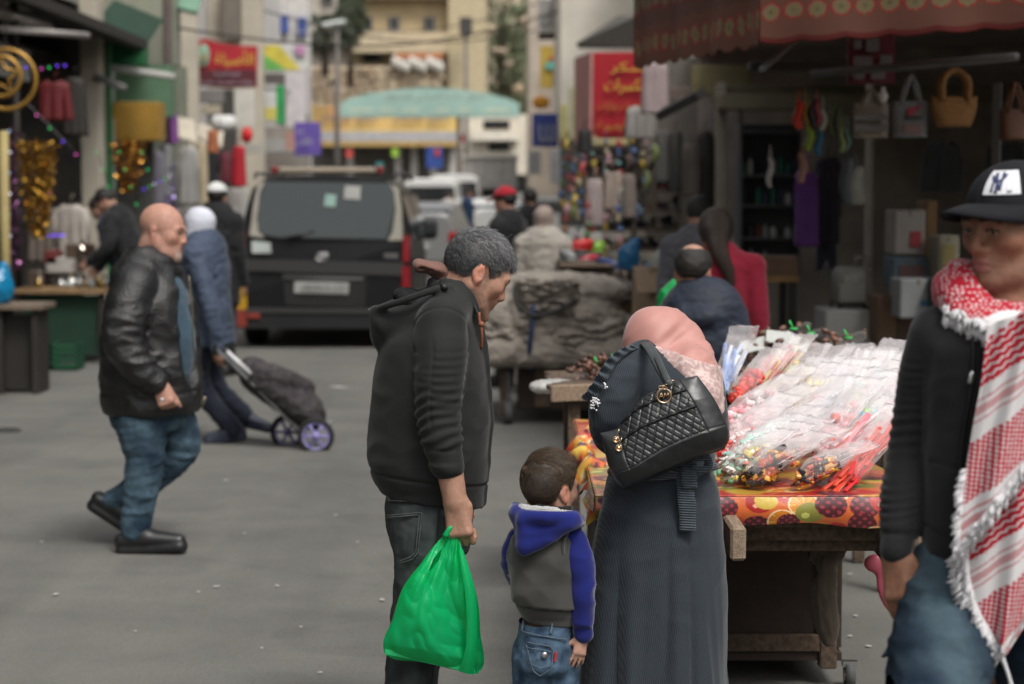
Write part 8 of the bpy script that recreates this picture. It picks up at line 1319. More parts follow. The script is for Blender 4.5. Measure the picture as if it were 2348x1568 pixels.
 for v,w_,h,tx,u in((156,.38,.13,'سكر',1438),(198,.46,.17,'مكسرات',1434),(244,.52,.11,'ملبسات بهارات',1424),(290,.36,.11,'قهوة',1405)):lettering(tx,Q(u,v,d-.04),(1,0,0),(0,0,1),w_,h,LY if v<220 else plain('letter_ochre',(.3,.18,.03)),pn)
 hang_cloth('white_curtain',1478,144,1524,262,19,plain('curtain_pinkish',(.34,.27,.27)),'pinkish white plastic curtain next to the red sign','curtain',sleeves=False,seed=4,taper=.95); hang_cloth('grey_cloth',1440,250,1500,318,19.5,plain('cloth_greyish',(.27,.255,.235)),'crumpled grey cloth hanging under the red sign','cloth',sleeves=False,seed=6,taper=.95)
 mb=MB(); mb.sheet(np.array([[Q(1320,100,28),Q(1460,110,24)],[Q(1352,36,28)+A(.4,0,0),Q(1460,36,24)]]),.08); tag(mb.build('canopy',plain('canopy_brown',(.10,.09,.075))),'brown-grey sheet canopy above the red sign','canopy'); mb=MB(); mb.sheet(np.array([[Q(1500,262,17.5),Q(1592,212,15.5)],[Q(1520,246,18.5),Q(1612,200,16.5)]]),.07); tag(mb.build('canopy',plain('canopy_black',(.02,.02,.02))),'dark sloping canopy edge in front of the bag shop','canopy')
 t=thing('building','cream building rising behind the red sign','building',(3.5,42,0)); pbox('wall',1284,-80,1700,360,38,6,M('cream_render',(.58,.54,.47),.9,.12,1.5),parent=t); pbox('ground_floor',1285,300,1700,520,36,1,plain('gf_dark',(.08,.07,.06)),parent=t); mb=MB(); mb.box((3.5,41,4),(1.8,34,8)); mb.build('street_shade_wall',M('cream_render',(.58,.54,.47),.9,.12,1.5),t); pbox('shop_wall',1480,130,1660,560,24,.3,plain('plaster_grey',(.20,.18,.155)),parent=t); pbox('olive_board',1585,150,1720,220,20.8,.1,plain('board_olive',(.15,.125,.06)),parent=t)  # unseen side wall added along here to shade the street
 ac=pbox('air_conditioner',1232,-10,1272,76,42,.5,plain('ac_white',(.38,.36,.33)),'pale air conditioner on the house above the yellow sign','air conditioner'); pbox('grille',1237,0,1267,60,41.97,.03,plain('ac_grille',(.22,.21,.2)),parent=ac); pbox('bracket',1234,76,1272,88,42.05,.4,DK,parent=ac)
 t=thing('building','weathered narrow house behind the yellow sign','building',Q(1240,437,60)*(1,1,0)); pbox('wall',1212,-80,1300,450,58,8,M('weathered',(.40,.34,.28),.9,.3,.8),parent=t)
 sg=thing('shop_sign','yellow sign with a teal ribbon hanging over the street','sign',Q(1275,200,46)); pn=pbox('panel',1238,105,1313,202,46,.12,plain('sign_mustard',(.42,.29,.05),.5,.2,1.5),parent=sg); pbox('ribbon',1250,142,1296,160,45.94,.03,plain('ribbon_teal',(.10,.34,.28)),parent=pn,yaw=0); pbox('red_arc',1258,128,1290,140,45.95,.03,plain('arc_red',(.4,.1,.04)),parent=pn); pbox('dark_blot',1268,164,1300,188,45.95,.03,plain('blot_brown',(.12,.08,.05)),parent=pn); pbox('white_blot',1272,172,1290,184,45.92,.03,plain('blot_white',(.45,.44,.42)),parent=pn)
 mb=MB(); mb.ell(Q(1240,235,45),(.2,.08,.15),None,14,10); tag(mb.build('orange_sign',plain('blob_orange',(.5,.22,.02)),None,True),'small orange rounded sign below the yellow one','sign'); sg=thing('shop_sign','dark blue sign with white lettering below the orange one','sign',Q(1252,336,40)); pn=pbox('panel',1220,260,1284,337,40,.1,plain('sign_navy',(.03,.05,.22)),parent=sg); lettering('للا',Q(1252,305,39.9),(1,0,0),(0,0,1),.3,.35,WH,pn); pbox('yellow_banner',1284,240,1300,320,34,.05,plain('banner_pale_yellow',(.42,.38,.15)),'pale yellow upright banner behind the red sign\'s side','banner'); pbox('yellow_banner',1304,200,1322,320,32,.05,plain('banner_cream',(.42,.40,.24)),'cream upright banner touching the red sign\'s side','banner')
 for k,(u0,v0,u1,v1,dd,c,lb)in enumerate(((1322,340,1356,362,27,(.36,.1,.12),'pink fascia sign below the red sign\'s side'),(1300,150,1326,196,40,(.06,.06,.07),'black sign beside the yellow one'),(1212,345,1240,400,44,(.34,.34,.33),'white upright board below the blue sign'),(1262,345,1286,420,36,(.24,.24,.25),'pale grey board below the blue sign'),(1360,318,1440,334,21.8,(.34,.28,.14),'cream fascia strip right under the red sign'),(1530,200,1590,232,22,(.16,.12,.1),'brown board above the dark canopy'))):pbox('fascia_sign',u0,v0,u1,v1,dd,.1,plain('fr_%d'%k,c),lb,'sign',group='small fascia signs')
 # shoe and toy stalls down the street
 st=thing('shoe_rack','tall dark rack of shoes under the red sign','shelf',Q(1430,437,21.5)*(1,1,0));
 for v in(345,390,435,480,525,570):pbox('shelf',1345,v,1560,v+6,22.4,.4,plain('rack_wood',(.07,.05,.035)),parent=st)
 for u in(1345,1450,1555):pbox('upright',u,320,u+8,640,22.5,.3,plain('rack_post',(.19,.16,.13)),parent=st)
 SC=[(.012,.012,.013),(.05,.03,.02),(.2,.17,.13),(.09,.06,.03),(.02,.022,.04),(.16,.03,.03)]; SN=['black','brown','beige','tan','navy','red']; r_=np.random.default_rng(8)
 def boot(p,L_,yaw,mat,tall=.6):mb=MB(); R=rz(yaw); mb.tube([p+R@A(-L_*.3,0,L_*.22),p+R@A(0,0,L_*.2),p+R@A(L_*.5,0,L_*.14)],[L_*.2,L_*.2,L_*.14],9); mb.tube([p+R@A(-L_*.25,0,L_*.2),p+R@A(-L_*.27,0,L_*tall)],[L_*.19,L_*.2],9); mb.box(p+R@A(.05*L_,0,L_*.04),(L_*1.05,L_*.36,L_*.07),R,.008); return mb.build('shoe',mat,None,True)
 for vi,v in enumerate((390,435,480,525,570)):
  for ui,u in enumerate(np.arange(1356,1556,15)):k=int(r_.integers(6)); tag(boot(Q(u,v-1,22.5)+A(0,.1,0),r_.uniform(.17,.22),r_.uniform(200,340),plain('shoe_c%d'%k,SC[k],.45),r_.uniform(.25,.7)),'%s shoe, %s along on the %s shelf of the tall shoe rack'%(SN[k],ORD[ui],('top','second','middle','fourth','lowest')[vi]),'shoe','shoes on the tall rack')
 tbs=thing('shoe_table','wooden table heaped with dark shoes beyond the covered barrow','table',Q(1380,437,16.4)*(1,1,0)); d=16.4; z=Q(0,692,d)[2]; a,b=Q(1290,692,d),Q(1485,692,d); mb=MB(); mb.box(((a[0]+b[0])/2,d+.5,z),(b[0]-a[0],1.1,.05)); mb.build('table_top',WOODP,tbs); pbox('front_board',1388,690,1486,720,d-.02,.03,M('apron_wood',(.16,.10,.05),.8,.2,8),parent=tbs)
 for x in(a[0]+.05,b[0]-.05):
  for y in(d+.06,d+.95):mb=MB(); mb.box((x,y,z/2),(.06,.06,z-.04)); mb.build('leg',WOOD,tbs)
 sx,cnt=np.sort(r_.uniform(a[0]+.06,b[0]-.1,30)),{}
 for k in range(30):p=A(sx[k],d+r_.uniform(.05,.95),z+.026+(.07 if k%3==2 else 0)); c=int(r_.integers(3))if k%4 else int(r_.integers(6)); cnt[c]=cnt.get(c,-1)+1; tag(boot(p,r_.uniform(.2,.27),r_.uniform(150,330),plain('shoe_c%d'%c,SC[c],.45),r_.uniform(.3,.75)),'%s shoe, %s of its colour along the heaped shoe table'%(SN[c],ORD[cnt[c]]),'shoe','shoes on the table')
 bb=boot(Q(1432,688,16.3),.42,205,plain('big_boot',(.03,.026,.022),.6),.8); tag(bb,'large dark boot at the corner of the shoe table','boot')
 mb=MB(); mb.box(Q(1512,668,13.6),(.28,.3,.34),rz(20),.004); mb.box(Q(1500,640,13.4),(.26,.004,.2),rz(10)@rx(-30)); tag(mb.build('open_carton',plain('carton_tan',(.25,.18,.12))),'open tan carton beside the anorak man\'s head','carton')
 for k,(u,v,c,lb)in enumerate(((1478,655,(.40,.40,.38),'white plastic bag of shoes on the tan carton'),(1545,590,(.22,.36,.30),'pale green clear bag above the tan carton'),(1510,608,(.36,.35,.32),'clear white bag between the carton and the red cardigan'),(1500,632,(.02,.16,.36),'blue box liner in the tan carton'),(1440,590,(.03,.16,.33),'blue plastic bag on the shoe stall'),(1545,690,(.02,.36,.10),'green plastic sheet beside the anorak man'))):
  dd=13.5 if k in(2,3)else 9.6 if k==5 else 14.2; c0=Q(u,v,dd); s=Sculpt(c0-.2,c0+.2,.014); s.ell(c0,(.075,.05,.10),ry(25*(k%3-1)),.01); s.tube([c0,c0+A(.05,0,.11)],[.05,.03],.03); V,Fs=s.mesh(1); V=folds(V,Fs,.012,(14,14,14),seed=k); tag(mk('plastic_bag',V,Fs,plastic('pb_%d'%k,c,.3),None),lb,'bag')
 for k in range(22):u,v,dd=1292+(k*37)%205,318+(k*53)%190,19.6+(k%5)*.9; c=[(.36,.27,.06),(.34,.05,.05),(.36,.34,.3),(.3,.2,.17),(.08,.13,.2),(.16,.2,.07)][k%6]; pouch(u,v,u+11+k%4*2,v+26+k%3*8,dd,c,'%s packet hung by the shoe stalls, %s of its colour down the street'%(('yellow','red','white','tan','blue','green')[k%6],ORD[k//6]),'hung_packet','packet',k)
 for k,(u0,v0,d0,u1,v1,d1)in enumerate(((380,60,30,1300,20,40),(590,20,44,1230,70,52),(770,60,74,1290,-10,50),(470,150,38,780,180,70))):mb=MB(); p,q=Q(u0,v0,d0),Q(u1,v1,d1); mb.tube([p+(q-p)*s_-A(0,0,.5)*math.sin(s_*PI)for s_ in np.linspace(0,1,14)],.018,5); tag(mb.build('cable',DK,None),('overhead cable from the brown pole to the cream building','overhead cable from the diagonal sign to the narrow house','overhead cable from the lamp post to the air conditioner','short overhead cable from the red sign to the lamp post')[k],'cable')
 # bright toys hung in strings
 TC=[(.30,.035,.04),(.30,.21,.04),(.08,.16,.05),(.05,.09,.2),(.32,.19,.2),(.3,.26,.16),(.1,.2,.2),(.2,.09,.05)]; TN=['red','yellow','green','blue','pink','cream','turquoise','orange']; k=0
 for si,(u,v0,v1,dd)in enumerate(((1290,330,470,25),(1303,340,480,24.6),(1316,345,500,24.2),(1331,350,490,23.8),(1345,360,560,23.2),(1362,330,420,21.8),(1392,325,400,21.6),(1420,330,400,21.6),(1450,325,390,21.4),(1476,330,380,21.2),(1322,500,600,20.8),(1350,470,600,20.4),(1385,500,620,19.8),(1420,480,600,19.4),(1300,480,560,22))):
  for vi,v in enumerate(np.arange(v0,v1,23.)):
   i=int(r_.integers(8)); k+=1; c0=Q(u+r_.uniform(-5,5),v,dd); mb=MB(); r=r_.uniform(.025,.045)
   if k%3==0:mb.ell(c0,(r,r,r),None,10,8)
   elif k%3==1:mb.box(c0,(r*1.7,r,r*2.4),ry(r_.uniform(-20,20)),.01)
   else:mb.ell(c0,(r*.8,r*.8,r),None,9,7); mb.ell(c0+A(0,0,r*1.3),r*.7,None,9,7); mb.ell(c0+A(r*.5,0,r*1.9),r*.3,None,7,5); mb.ell(c0+A(-r*.5,0,r*1.9),r*.3,None,7,5)
   mb.cyl(c0,c0+A(0,0,.13),.003,n=4); tag(mb.build('hanging_toy',plain('toy_%d'%i,TC[i],.4),None,True),'%s toy, %s from the top of the %s toy string by the shoe stalls'%(TN[i],ORD[vi],ORD[si]),'toy','toys strung by the shoe stalls')
 for k,(u0,v0,u1,v1,c,lb)in enumerate(((1330,300,1350,350,(.02,.02,.02),'black bundle hanging by the toys'),(1388,395,1420,480,(.30,.24,.2),'beige dress hung among the shoe stalls'),(1425,400,1450,500,(.22,.18,.16),'brown-grey dress hung among the shoe stalls'),(1350,410,1375,520,(.34,.28,.27),'pale pink dress hung among the toys'),(1475,395,1500,470,(.06,.045,.035),'dark brown dress hung among the shoe stalls'),(1500,300,1530,420,(.09,.085,.08),'dark grey dress under the black canopy'),(1535,300,1560,440,(.05,.045,.04),'charcoal dress under the black canopy'),(1570,330,1600,450,(.12,.1,.085),'taupe dress under the black canopy'),(1600,300,1632,470,(.03,.027,.025),'black dress beside the beige post'))):
  hang_cloth('hung_garment',u0,v0,u1,v1,20.0+.2*k,plain('sg_%d'%k,c),lb,seed=40+k,group='clothes hung by the shoe stalls',sleeves=False)
 for k,(u,v,c,lb)in enumerate(((1335,565,(.4,.02,.02),'pair of red shoes on the near shoe stall'),(1352,600,(.3,.03,.05),'dark pink slipper on the near shoe stall'),(1372,570,(.16,.30,.04),'lime green slipper on the near shoe stall'),(1300,590,(.2,.2,.2),'grey shoe on the near shoe stall'),(1392,610,(.02,.04,.12),'navy shoe on the near shoe stall'))):o=boot(Q(u,v+8,17-.3*k),.24,200+30*k,plain('sl_%d'%k,c,.4),.35); tag(o,lb,'shoe')
 st2=thing('shoe_stall','low shoe stall between the cream coat and the shoe rack','table',Q(1345,437,17)*(1,1,0)); pbox('top',1285,608,1410,614,15.4,1.6,WOOD,parent=st2); pbox('front',1285,614,1410,437+CAM_H*FPX/15.6,15.5,.04,plain('stall_cloth',(.10,.08,.065)),parent=st2)
 # barrow under a tarpaulin
 d=14.6; bw=thing('barrow','wooden barrow standing under the grey tarpaulin','cart',Q(1260,437,d)*(1,1,0)); z=Q(0,812,d)[2]; a,b=Q(1118,812,d),Q(1425,812,d); mb=MB(); mb.box(((a[0]+b[0])/2,d+.7,z),(b[0]-a[0],1.4,.06)); mb.build('deck',WOOD,bw)
 for x in(a[0]+.12,(a[0]+b[0])/2+.1,b[0]-.1):
  mb=MB(); mb.box((x,d+.1,z/2+.02),(.07,.07,z-.06)); mb.build('leg',WOOD,bw)
 pbox('front_board',1185,822,1420,940,d+.1,.03,PLY,parent=bw); pbox('door_board',1225,830,1262,935,d+.06,.03,WOOD,parent=bw)
 for u in(1165,1405):mb=MB(); c=Q(u,437,d)*(1,1,0)+A(0,.05,.085); mb.lathe([(.03,-.03),(.085,-.03),(.085,.03),(.03,.03)],c,18,(1,0,0)); w_=mb.build('wheel',M('grey_rubber',(.07,.07,.07),.7),bw,True); mb=MB(); mb.cyl(c,c+A(0,.0,.3),.02); mb.build('wheel_fork',GRP,w_)
 s=Sculpt(A(a[0]-.2,d-.2,z-.15),A(b[0]+.2,d+1.6,z+.75),.015); cxb=(a[0]+b[0])/2; s.tower([(z-.02,cxb,d+.62,.5,.62),(z+.1,cxb,d+.62,.52,.64),(z+.3,cxb-.02,d+.6,.5,.6),(z+.44,cxb-.05,d+.6,.4,.5),(z+.54,cxb-.08,d+.6,.24,.36)],.03,n=3); s.ell(Q(1160,730,d+.5),(.26,.55,.26),None,.05); s.ell(Q(1372,770,d+.5),(.24,.55,.2),None,.05); s.ell(Q(1225,672,d+.5),(.26,.5,.14),None,.06); s.ell(Q(1340,668,d+.6),(.30,.5,.11),None,.06); s.tube([A(a[0]+.05,d-.02,z+.02),A(b[0]-.02,d-.02,z+.0)],.1,.1)
 V,Fs=s.mesh(1); V=folds(V,Fs,.02,(2.6,2.6,8)); V=folds(V,Fs,.016,(7,7,21),seed=4); V=folds(V,Fs,.007,(17,17,44),seed=9); TM=M('grey_sacking',(.24,.212,.18),.85,.3,7,.3,70); tp=thing('tarpaulin','crumpled grey-brown tarpaulin tied over the barrow','tarpaulin',(cxb,d+.6,z)); mk('cover',V,Fs,TM,tp)
 for q,(u0,u1,v0,v1,off)in enumerate(((1100,1236,690,822,-.07),(1222,1436,716,828,-.09),(1180,1330,642,712,-.02))):
  ii,jj=np.meshgrid(np.linspace(0,1,70),np.linspace(0,1,44),indexing='ij'); w1=np.stack([ii.ravel()*5+q*9,jj.ravel()*3.2,0*ii.ravel()],1); cr=(np.abs(noise(w1*(.8,2.2,1)))*.11+np.abs(noise(w1*(2.4,4.5,1)+7))*.05+np.abs(noise(w1*6+3))*.02).reshape(ii.shape); sag=.035*np.abs(np.sin(ii*7+q))*jj**3; G=np.array([Q(u0+(u1-u0)*a_,v0+(v1-v0)*b_,d+off-c_+.16*(1-b_)**2*(q<2))for a_,b_,c_ in zip(ii.ravel(),jj.ravel(),cr.ravel())]).reshape(70,44,3); G[...,2]-=sag; G[...,1]+=.12*np.abs(2*ii-1)**4; mb=MB(); mb.sheet(G,.006); mb.build('flap',TM,tp,True)
 for k,pts in enumerate(([Q(1222,700,d-.12),Q(1219,760,d-.16),Q(1214,800,d-.14),Q(1216,850,d-.02)],[Q(1180,655,d-.05),Q(1186,700,d-.12),Q(1216,722,d-.16),Q(1275,712,d-.16),Q(1318,690,d-.08)])):mb=MB(); mb.tube(spline(pts,18),.017,7); tag(mb.build('rope',plain('rope_blue',(.02,.035,.10))if k==0 else plain('rope_dark',(.025,.024,.024)),None,True),('blue strap hanging down the grey tarpaulin','dark rope tied round the grey tarpaulin')[k],'rope')
 # dates in bags on the long plank behind the sweets
 tb=thing('plank_table','long plank table of bagged dates behind the sweets cart','table',Q(1700,437,8.5)*(1,1,0)); p0,p1=Q(1262,903,8.15),Q(2096,868,8.4); ax_=unit(p1-p0); ang=math.degrees(math.asin(ax_[2])); yw=math.degrees(math.atan2(ax_[1],ax_[0])); Rb=rz(yw)@ry(-ang); mb=MB(); mb.box((p0+p1)/2+A(0,.0,.0),(np.linalg.norm(p1-p0),.03,.07),Rb,.005); mb.build('edge_board',WOODP,tb)
 for k in range(4):mb=MB(); mb.box((p0+p1)/2+A(0,.12+.2*k,.01),(np.linalg.norm(p1-p0),.19,.02),Rb,.003); mb.build('plank',WOOD,tb)
 for p in(p0+ax_*.1,p1-ax_*.1):
  for y in(.06,.75):mb=MB(); mb.box((p[0],p[1]+y,p[2]/2-.02),(.05,.05,p[2]-.05)); mb.build('leg',WOOD,tb)
 DT=M('dates',attr=True,rough=.4,spec=.5); LBL=plain('paper_label',(.5,.52,.5)); GT=plain('green_tie',(.05,.5,.12))
 for k,(u,v,sz,lb)in enumerate(((1735,800,.10,'bag of pale wrapped dates nearest the anorak man'),(1790,790,.12,'bag of dates with a white label and two green ties'),(1830,800,.12,'bag of dark dates with an upright label'),(1915,805,.11,'bag of dark dates standing apart with a green tie'),(1345,862,.10,'bag of dates on the plank behind the woman\'s sleeve'),(1385,850,.09,'bag of dates with a green tie beside the woman\'s shoulder'))):
  dd=8.55; c=Q(u,v+28,dd); t=thing('date_bag',lb,'dates',c-A(0,0,.05),'bags of dates on the plank table'); q=np.random.default_rng(k); mb=MB()
  for i in range(46):p=c+A(*(q.normal(size=3)*(sz*.55,sz*.4,sz*.42)))+A(0,-.01,.035); mb.col(np.array((.07,.03,.018))*q.uniform(.6,2.)); mb.ell(p,(.022,.013,.013),rz(q.uniform(0,180))@ry(q.uniform(-40,40)),8,6)
  tag(mb.build('date_fruit',DT,t,True,usecol=True),kind='stuff'); s=Sculpt(c-.22,c+.24,.011); s.ell(c+A(0,0,.02),(sz*.85,sz*.65,sz*.62),None,.01); s.tube([c+A(0,0,sz*.5),c+A(.05,0,sz*.95),c+A(.11,0,sz*1.08)],[.03,.014,.02],.02,'add',(A(0,1,0),.5)); V,Fs=s.mesh(1); V=folds(V,Fs,.012,(16,16,16),seed=k); mk('wrapper',V,Fs,plastic('date_film',(.45,.41,.38),.3,.2,.07),t)
  mb=MB(); e=c+A(.05,-.02,sz*1.02); mb.tube([e+A(math.cos(x)*.015,math.sin(x)*.015,0)for x in np.linspace(0,2*PI,10)],.004,6); mb.tube([e,e+A(-.02,-.01,.035)],.004,6); mb.build('tie',GT,t,True)
  if k in(1,2,0):mb=MB(); mb.box(c+A(-.02,-sz*.6,sz*.75),(.11,.004,.055),ry(-14+20*k)@rx(-20),.001); mb.build('label',LBL,t)
 for k,(u,v)in enumerate(((1940,838),(1985,850),(1275,885))):c=Q(u,v,8.5); s=Sculpt(c-.2,c+.2,.01); s.ell(c,(.13,.09,.02),rz(20*k),.01); V,Fs=s.mesh(1); V=folds(V,Fs,.014,(18,18,18),seed=k); tag(mk('folded_bag',V,Fs,plastic('pale_film',(.5,.49,.47),.3,.25),None),('heap of folded clear bags on the plank table','flat clear bags at the plank table\'s end','flat pale bag on the plank behind the woman\'s sleeve')[k],'bags')
build_right()
# ================================================================ the far end of the street
def build_far():
# hillside and sky-side slopes behind the town
 i,j=np.meshgrid(np.linspace(0,1,60),np.linspace(0,1,40),indexing='ij'); X=-160+320*i; Y=150+170*j; Zh=2+78*smooth01(0,1,j)+5*np.sin(X*.05)+2.5*fbm(np.stack([X.ravel()*.06,Y.ravel()*.06,0*X.ravel()],1),3).reshape(X.shape); mb=MB(); mb.sheet(np.stack([X,Y,Zh],-1)); tag(mb.build('hill',M('hill_earth',(.20,.155,.11),.95,col2=(.30,.255,.18),vscale=.12,bump=.6,bscale=2.),None,True),kind='structure')
 # big ochre house with balcony
 OC=M('ochre_render',(.36,.285,.17),.9,.12,1.2,.15,20); OL=plain('cream_band',(.46,.385,.26)); d=118
 t=thing('house','large ochre house with small dark windows above the arch','building',Q(960,437,d+8)*(1,1,0)); pbox('wall',806,-60,1030,250,d,14,OC,parent=t); pbox('stair_tower',1028,-60,1112,270,d-1,12,plain('pale_ochre',(.43,.36,.23)),parent=t); pbox('balcony',806,74,1026,120,d-1.4,2,OL,parent=t); pbox('eaves',800,-8,1040,-2,d-.8,1.5,plain('eaves_brown',(.12,.09,.06)),parent=t)
 for u in(826,889,970):window(t,u,38,u+28,72,d-.1)
 window(t,955,148,998,172,d-.1,plain('shutter_grey',(.25,.22,.2))); pbox('doorway',832,120,875,142,d-.2,.5,GLASSD,parent=t)
 for u in(1085,):pbox('roof_tank',1054,44,1082,76,d-3,.8,plain('tank_dark',(.05,.045,.04)),parent=t)
 aw=pbox('awning',905,122,1015,133,d-4,1.5,plain('orange_awning',(.45,.16,.06)),'faded orange awning under the ochre house\'s balcony','awning')
 for k in range(9):c=Q(905+13*k,142+6*(k%3),d-4); mb=MB(); mb.ell(c,(.22,.16,.34),None,10,8); mb.cyl(c,c+A(0,0,.6),.02,n=5); tag(mb.build('hanging_sack',plain('pale_sack',(.5,.47,.42)),None,True),'pale cloth bundle, %s in the row under the orange awning'%ORD[k],'bundle','bundles under the far awning')
 # stone retaining wall, block by block
 sw=thing('stone_wall','rough tan stone wall below the ochre house','wall',Q(860,437,114)*(1,1,0)); STN=[plain('stone_%d'%k,c)for k,c in enumerate(((.36,.28,.19),(.30,.235,.165),(.42,.34,.24),(.33,.245,.16)))]; pbox('wall_core',705,152,1010,345,114.5,1,plain('mortar',(.25,.2,.15)),parent=sw); r_=np.random.default_rng(5)
 for row in range(9):
  v=153+row*16; u=704-r_.uniform(0,12)
  while u<1004:w_=r_.uniform(18,34); pbox('stone',u,v,u+w_-1.5,v+14.5,114.4-r_.uniform(0,.18),.4,STN[r_.integers(4)],parent=sw,bev=.08); u+=w_
  # white and grey houses
 t=thing('house','pale concrete house with a dark doorway behind the lamp post','building',Q(760,437,128)*(1,1,0)); pbox('wall',702,-60,802,160,126,10,M('pale_concrete',(.40,.36,.31),.9,.2,.8),parent=t); window(t,735,-12,765,14,125.9); pbox('ledge',702,104,806,112,125.4,.8,plain('ledge_grey',(.3,.27,.23)),parent=t)
 t=thing('flats','white flats with dark strip windows beyond the right end of the arch','building',Q(1130,437,105)*(1,1,0)); pbox('wall',1052,262,1215,400,104,8,plain('white_render',(.55,.5,.41)),parent=t); pbox('strip_window',1108,276,1168,296,103.9,.3,GLASSD,parent=t); pbox('strip_window',1120,326,1168,346,103.9,.3,GLASSD,parent=t); pbox('balcony_band',1082,302,1188,322,103.2,1,plain('band_white',(.6,.55,.47)),parent=t)
 t=thing('market_building','long low market building behind the arch with a striped signboard','building',Q(880,437,96)*(1,1,0)); pbox('wall',690,330,1052,437,97,6,plain('shop_grey',(.16,.15,.14)),parent=t); pbox('canopy',702,302,1046,324,94,3,plain('canopy_grey',(.33,.33,.35)),parent=t); pbox('canopy_edge',702,325,1046,335,93.8,3,plain('canopy_ochre',(.42,.28,.10)),parent=t)
 bd=M('sign_yellow_orange',(.60,.45,.14),.6,col2=(.58,.32,.14),vscale=.35,detail=1); sb=pbox('signboard',706,242,1046,302,94.2,.4,bd,parent=t); IN=plain('ink_blue',(.06,.08,.2))  # signboard colours paled, distance haze put into the paint
 for u,tx in((800,'سوق الخضار'),(965,'سوق الخضار')):p=Q(u,268,94.0); lettering(tx.replace('خ','ح').replace('ض','ص'),p,(1,0,0),(0,0,1),2.6,.45,IN,sb,'lettering',.05)
 for k,u in enumerate((795,905,942,986,1030)):pbox('column',u,336,u+14,437,95,.5,plain('column_white',(.42,.4,.37)),parent=t)
 # arch over the street
 d=84; ar=thing('gateway_arch','pale green arched sign spanning the street on two posts','gateway',Q(985,437,d)*(1,1,0)); TE=M('sign_teal',(.27,.40,.355),.6,.1,1); pts=[(780,268),(780,238),(800,225),(850,213),(920,204),(985,201),(1050,205),(1120,215),(1165,226),(1190,238),(1190,268)]; mb=MB(); mb.prism([(Q(u,v,d)[0],Q(u,v,d)[2])for u,v in pts[::-1]],-.5,(0,d,0),(1,0,0),(0,0,1)); pn=mb.build('sign_panel',TE,ar)  # arch colour paled and greyed in place of haze in the air
 lettering('سوق مادبا المركزي للتسوق',Q(995,224,d-.55),(1,0,.0),(0,0,1),Q(1105,220,d)[0]-Q(880,220,d)[0],.42,plain('letter_brown',(.18,.17,.12)),pn,'lettering',.05);
 for u0,u1 in((800,855),(870,905),(925,960),(1000,1030),(1050,1080),(1110,1165)):pbox('caption_strip',u0,249,u1,256,d-.55,.05,plain('caption_sand',(.40,.44,.33)),parent=pn)
 for u in(772,1052):pbox('post',u-5,190 if u<800 else 268,u+5,442,d+.2,.3,plain('post_brown',(.10,.085,.075)),parent=ar)
 # lamp posts
 def lamp(u,v0,dd,lab,head):
  t=thing('street_lamp',lab,'street lamp',Q(u,437,dd)*(1,1,0)); mb=MB(); mb.tube([A(*(Q(u,437,dd)[:2]),0),Q(u,v0,dd)],[.12,.07],8); mb.build('pole',plain('lamp_pole',(.12,.105,.095)),t,True); mb=MB()
  if head:mb.tube([Q(u,v0,dd),Q(u-14,v0-6,dd)],.04,6); mb.box(Q(u-8,v0-4,dd),(.9,.3,.16),ry(-10),.05); mb.build('lamp_head',plain('lamp_glass',(.5,.52,.5),.3),t)
  else:mb.box(Q(u,v0,dd),(.55,.5,.75),None,.04); mb.build('lamp_box',plain('lamp_box',(.05,.045,.042)),t)
 lamp(773,58,74,'tall lamp post with pale lamp head rising through the arch sign\'s end',True); lamp(1068,60,88,'lamp post with dark square box in front of the ochre house',False)
 # trees and bushes
 def bush(u,v,dd,r,col,lab,nm='bush',cat='bush',trunk=False,nl=700,seed=1):
  r_=np.random.default_rng(seed); c=Q(u,v,dd); g=A(c[0],c[1],0); t=thing(nm,lab,cat,A(c[0],c[1],0)); V=[]; P=r_.normal(size=(nl,3)); P/=np.linalg.norm(P,axis=1)[:,None]; P*=(r_.uniform(.45,1,nl)**.5)[:,None]; P=P*(1+.25*noise(P*2+seed))[:,None]*np.array(r)+c; ls=max(r)*.11
  for p in P:a,b=unit(r_.normal(size=3))*ls,unit(r_.normal(size=3))*ls*.7; V+=[p-a,p+b,p+a,p-b]
  mk('crown',np.array(V),np.arange(nl*4).reshape(-1,4),M('leaf_%s'%nm,col,.7,.4,2),t,False); mb=MB(); mb.tube([A(c[0],c[1],max(0,c[2]-r[2]*2.2)),c-A(0,0,r[2]*.2),c+A(.3,0,r[2]*.4)],[.18,.14,.05],7)
  for k in range(4):mb.tube([c-A(0,0,r[2]*.3),c+unit(r_.normal(size=3))*np.array(r)*.7],[.09,.03],5)
  mb.build('trunk',plain('bark',(.07,.05,.035)),t,True)
 bush(745,75,92,(1.3,1.2,.9),(.045,.06,.035),'dark green tree crown behind the lamp post','tree','tree',True,900,3); bush(803,40,110,(.9,.9,1.7),(.05,.065,.035),'narrow dark tree against the ochre house','cypress','tree',True,700,4)
 for k,(u,v,r)in enumerate(((1150,20,2.6),(1145,130,2.2),(1160,190,2.8),(1180,110,2.),(1150,250,2.6),(1120,290,1.2),(1195,60,2.4),(1195,220,2.4))):bush(u,v,148+k*2,(r,r,r*.8),(.10,.12,.06)if k%2 else(.13,.15,.08),('light green shrub on the slope at the very top','green shrub on the slope beside the stair tower','large green shrub above the arch\'s end','small shrub halfway up the slope','green shrub just behind the arch\'s end','small green plant by the white flats','shrub high on the slope by the pale house','shrub low on the slope beside the yellow sign')[k],nl=420,seed=k+10)
 for k in range(5):c=Q(1122+22*k,60+45*(k%4)+r_.uniform(-14,14),146+k%4); mb=MB(); mb.box(c,(r_.uniform(.6,1.5),1,r_.uniform(.4,.8)),ry(r_.uniform(-25,25))@rz(r_.uniform(-40,40)),.25); tag(mb.build('boulder',STN[k%4],None,False),'tan boulder on the slope, %s from the ochre stair tower'%ORD[k],'rock','boulders on the slope')
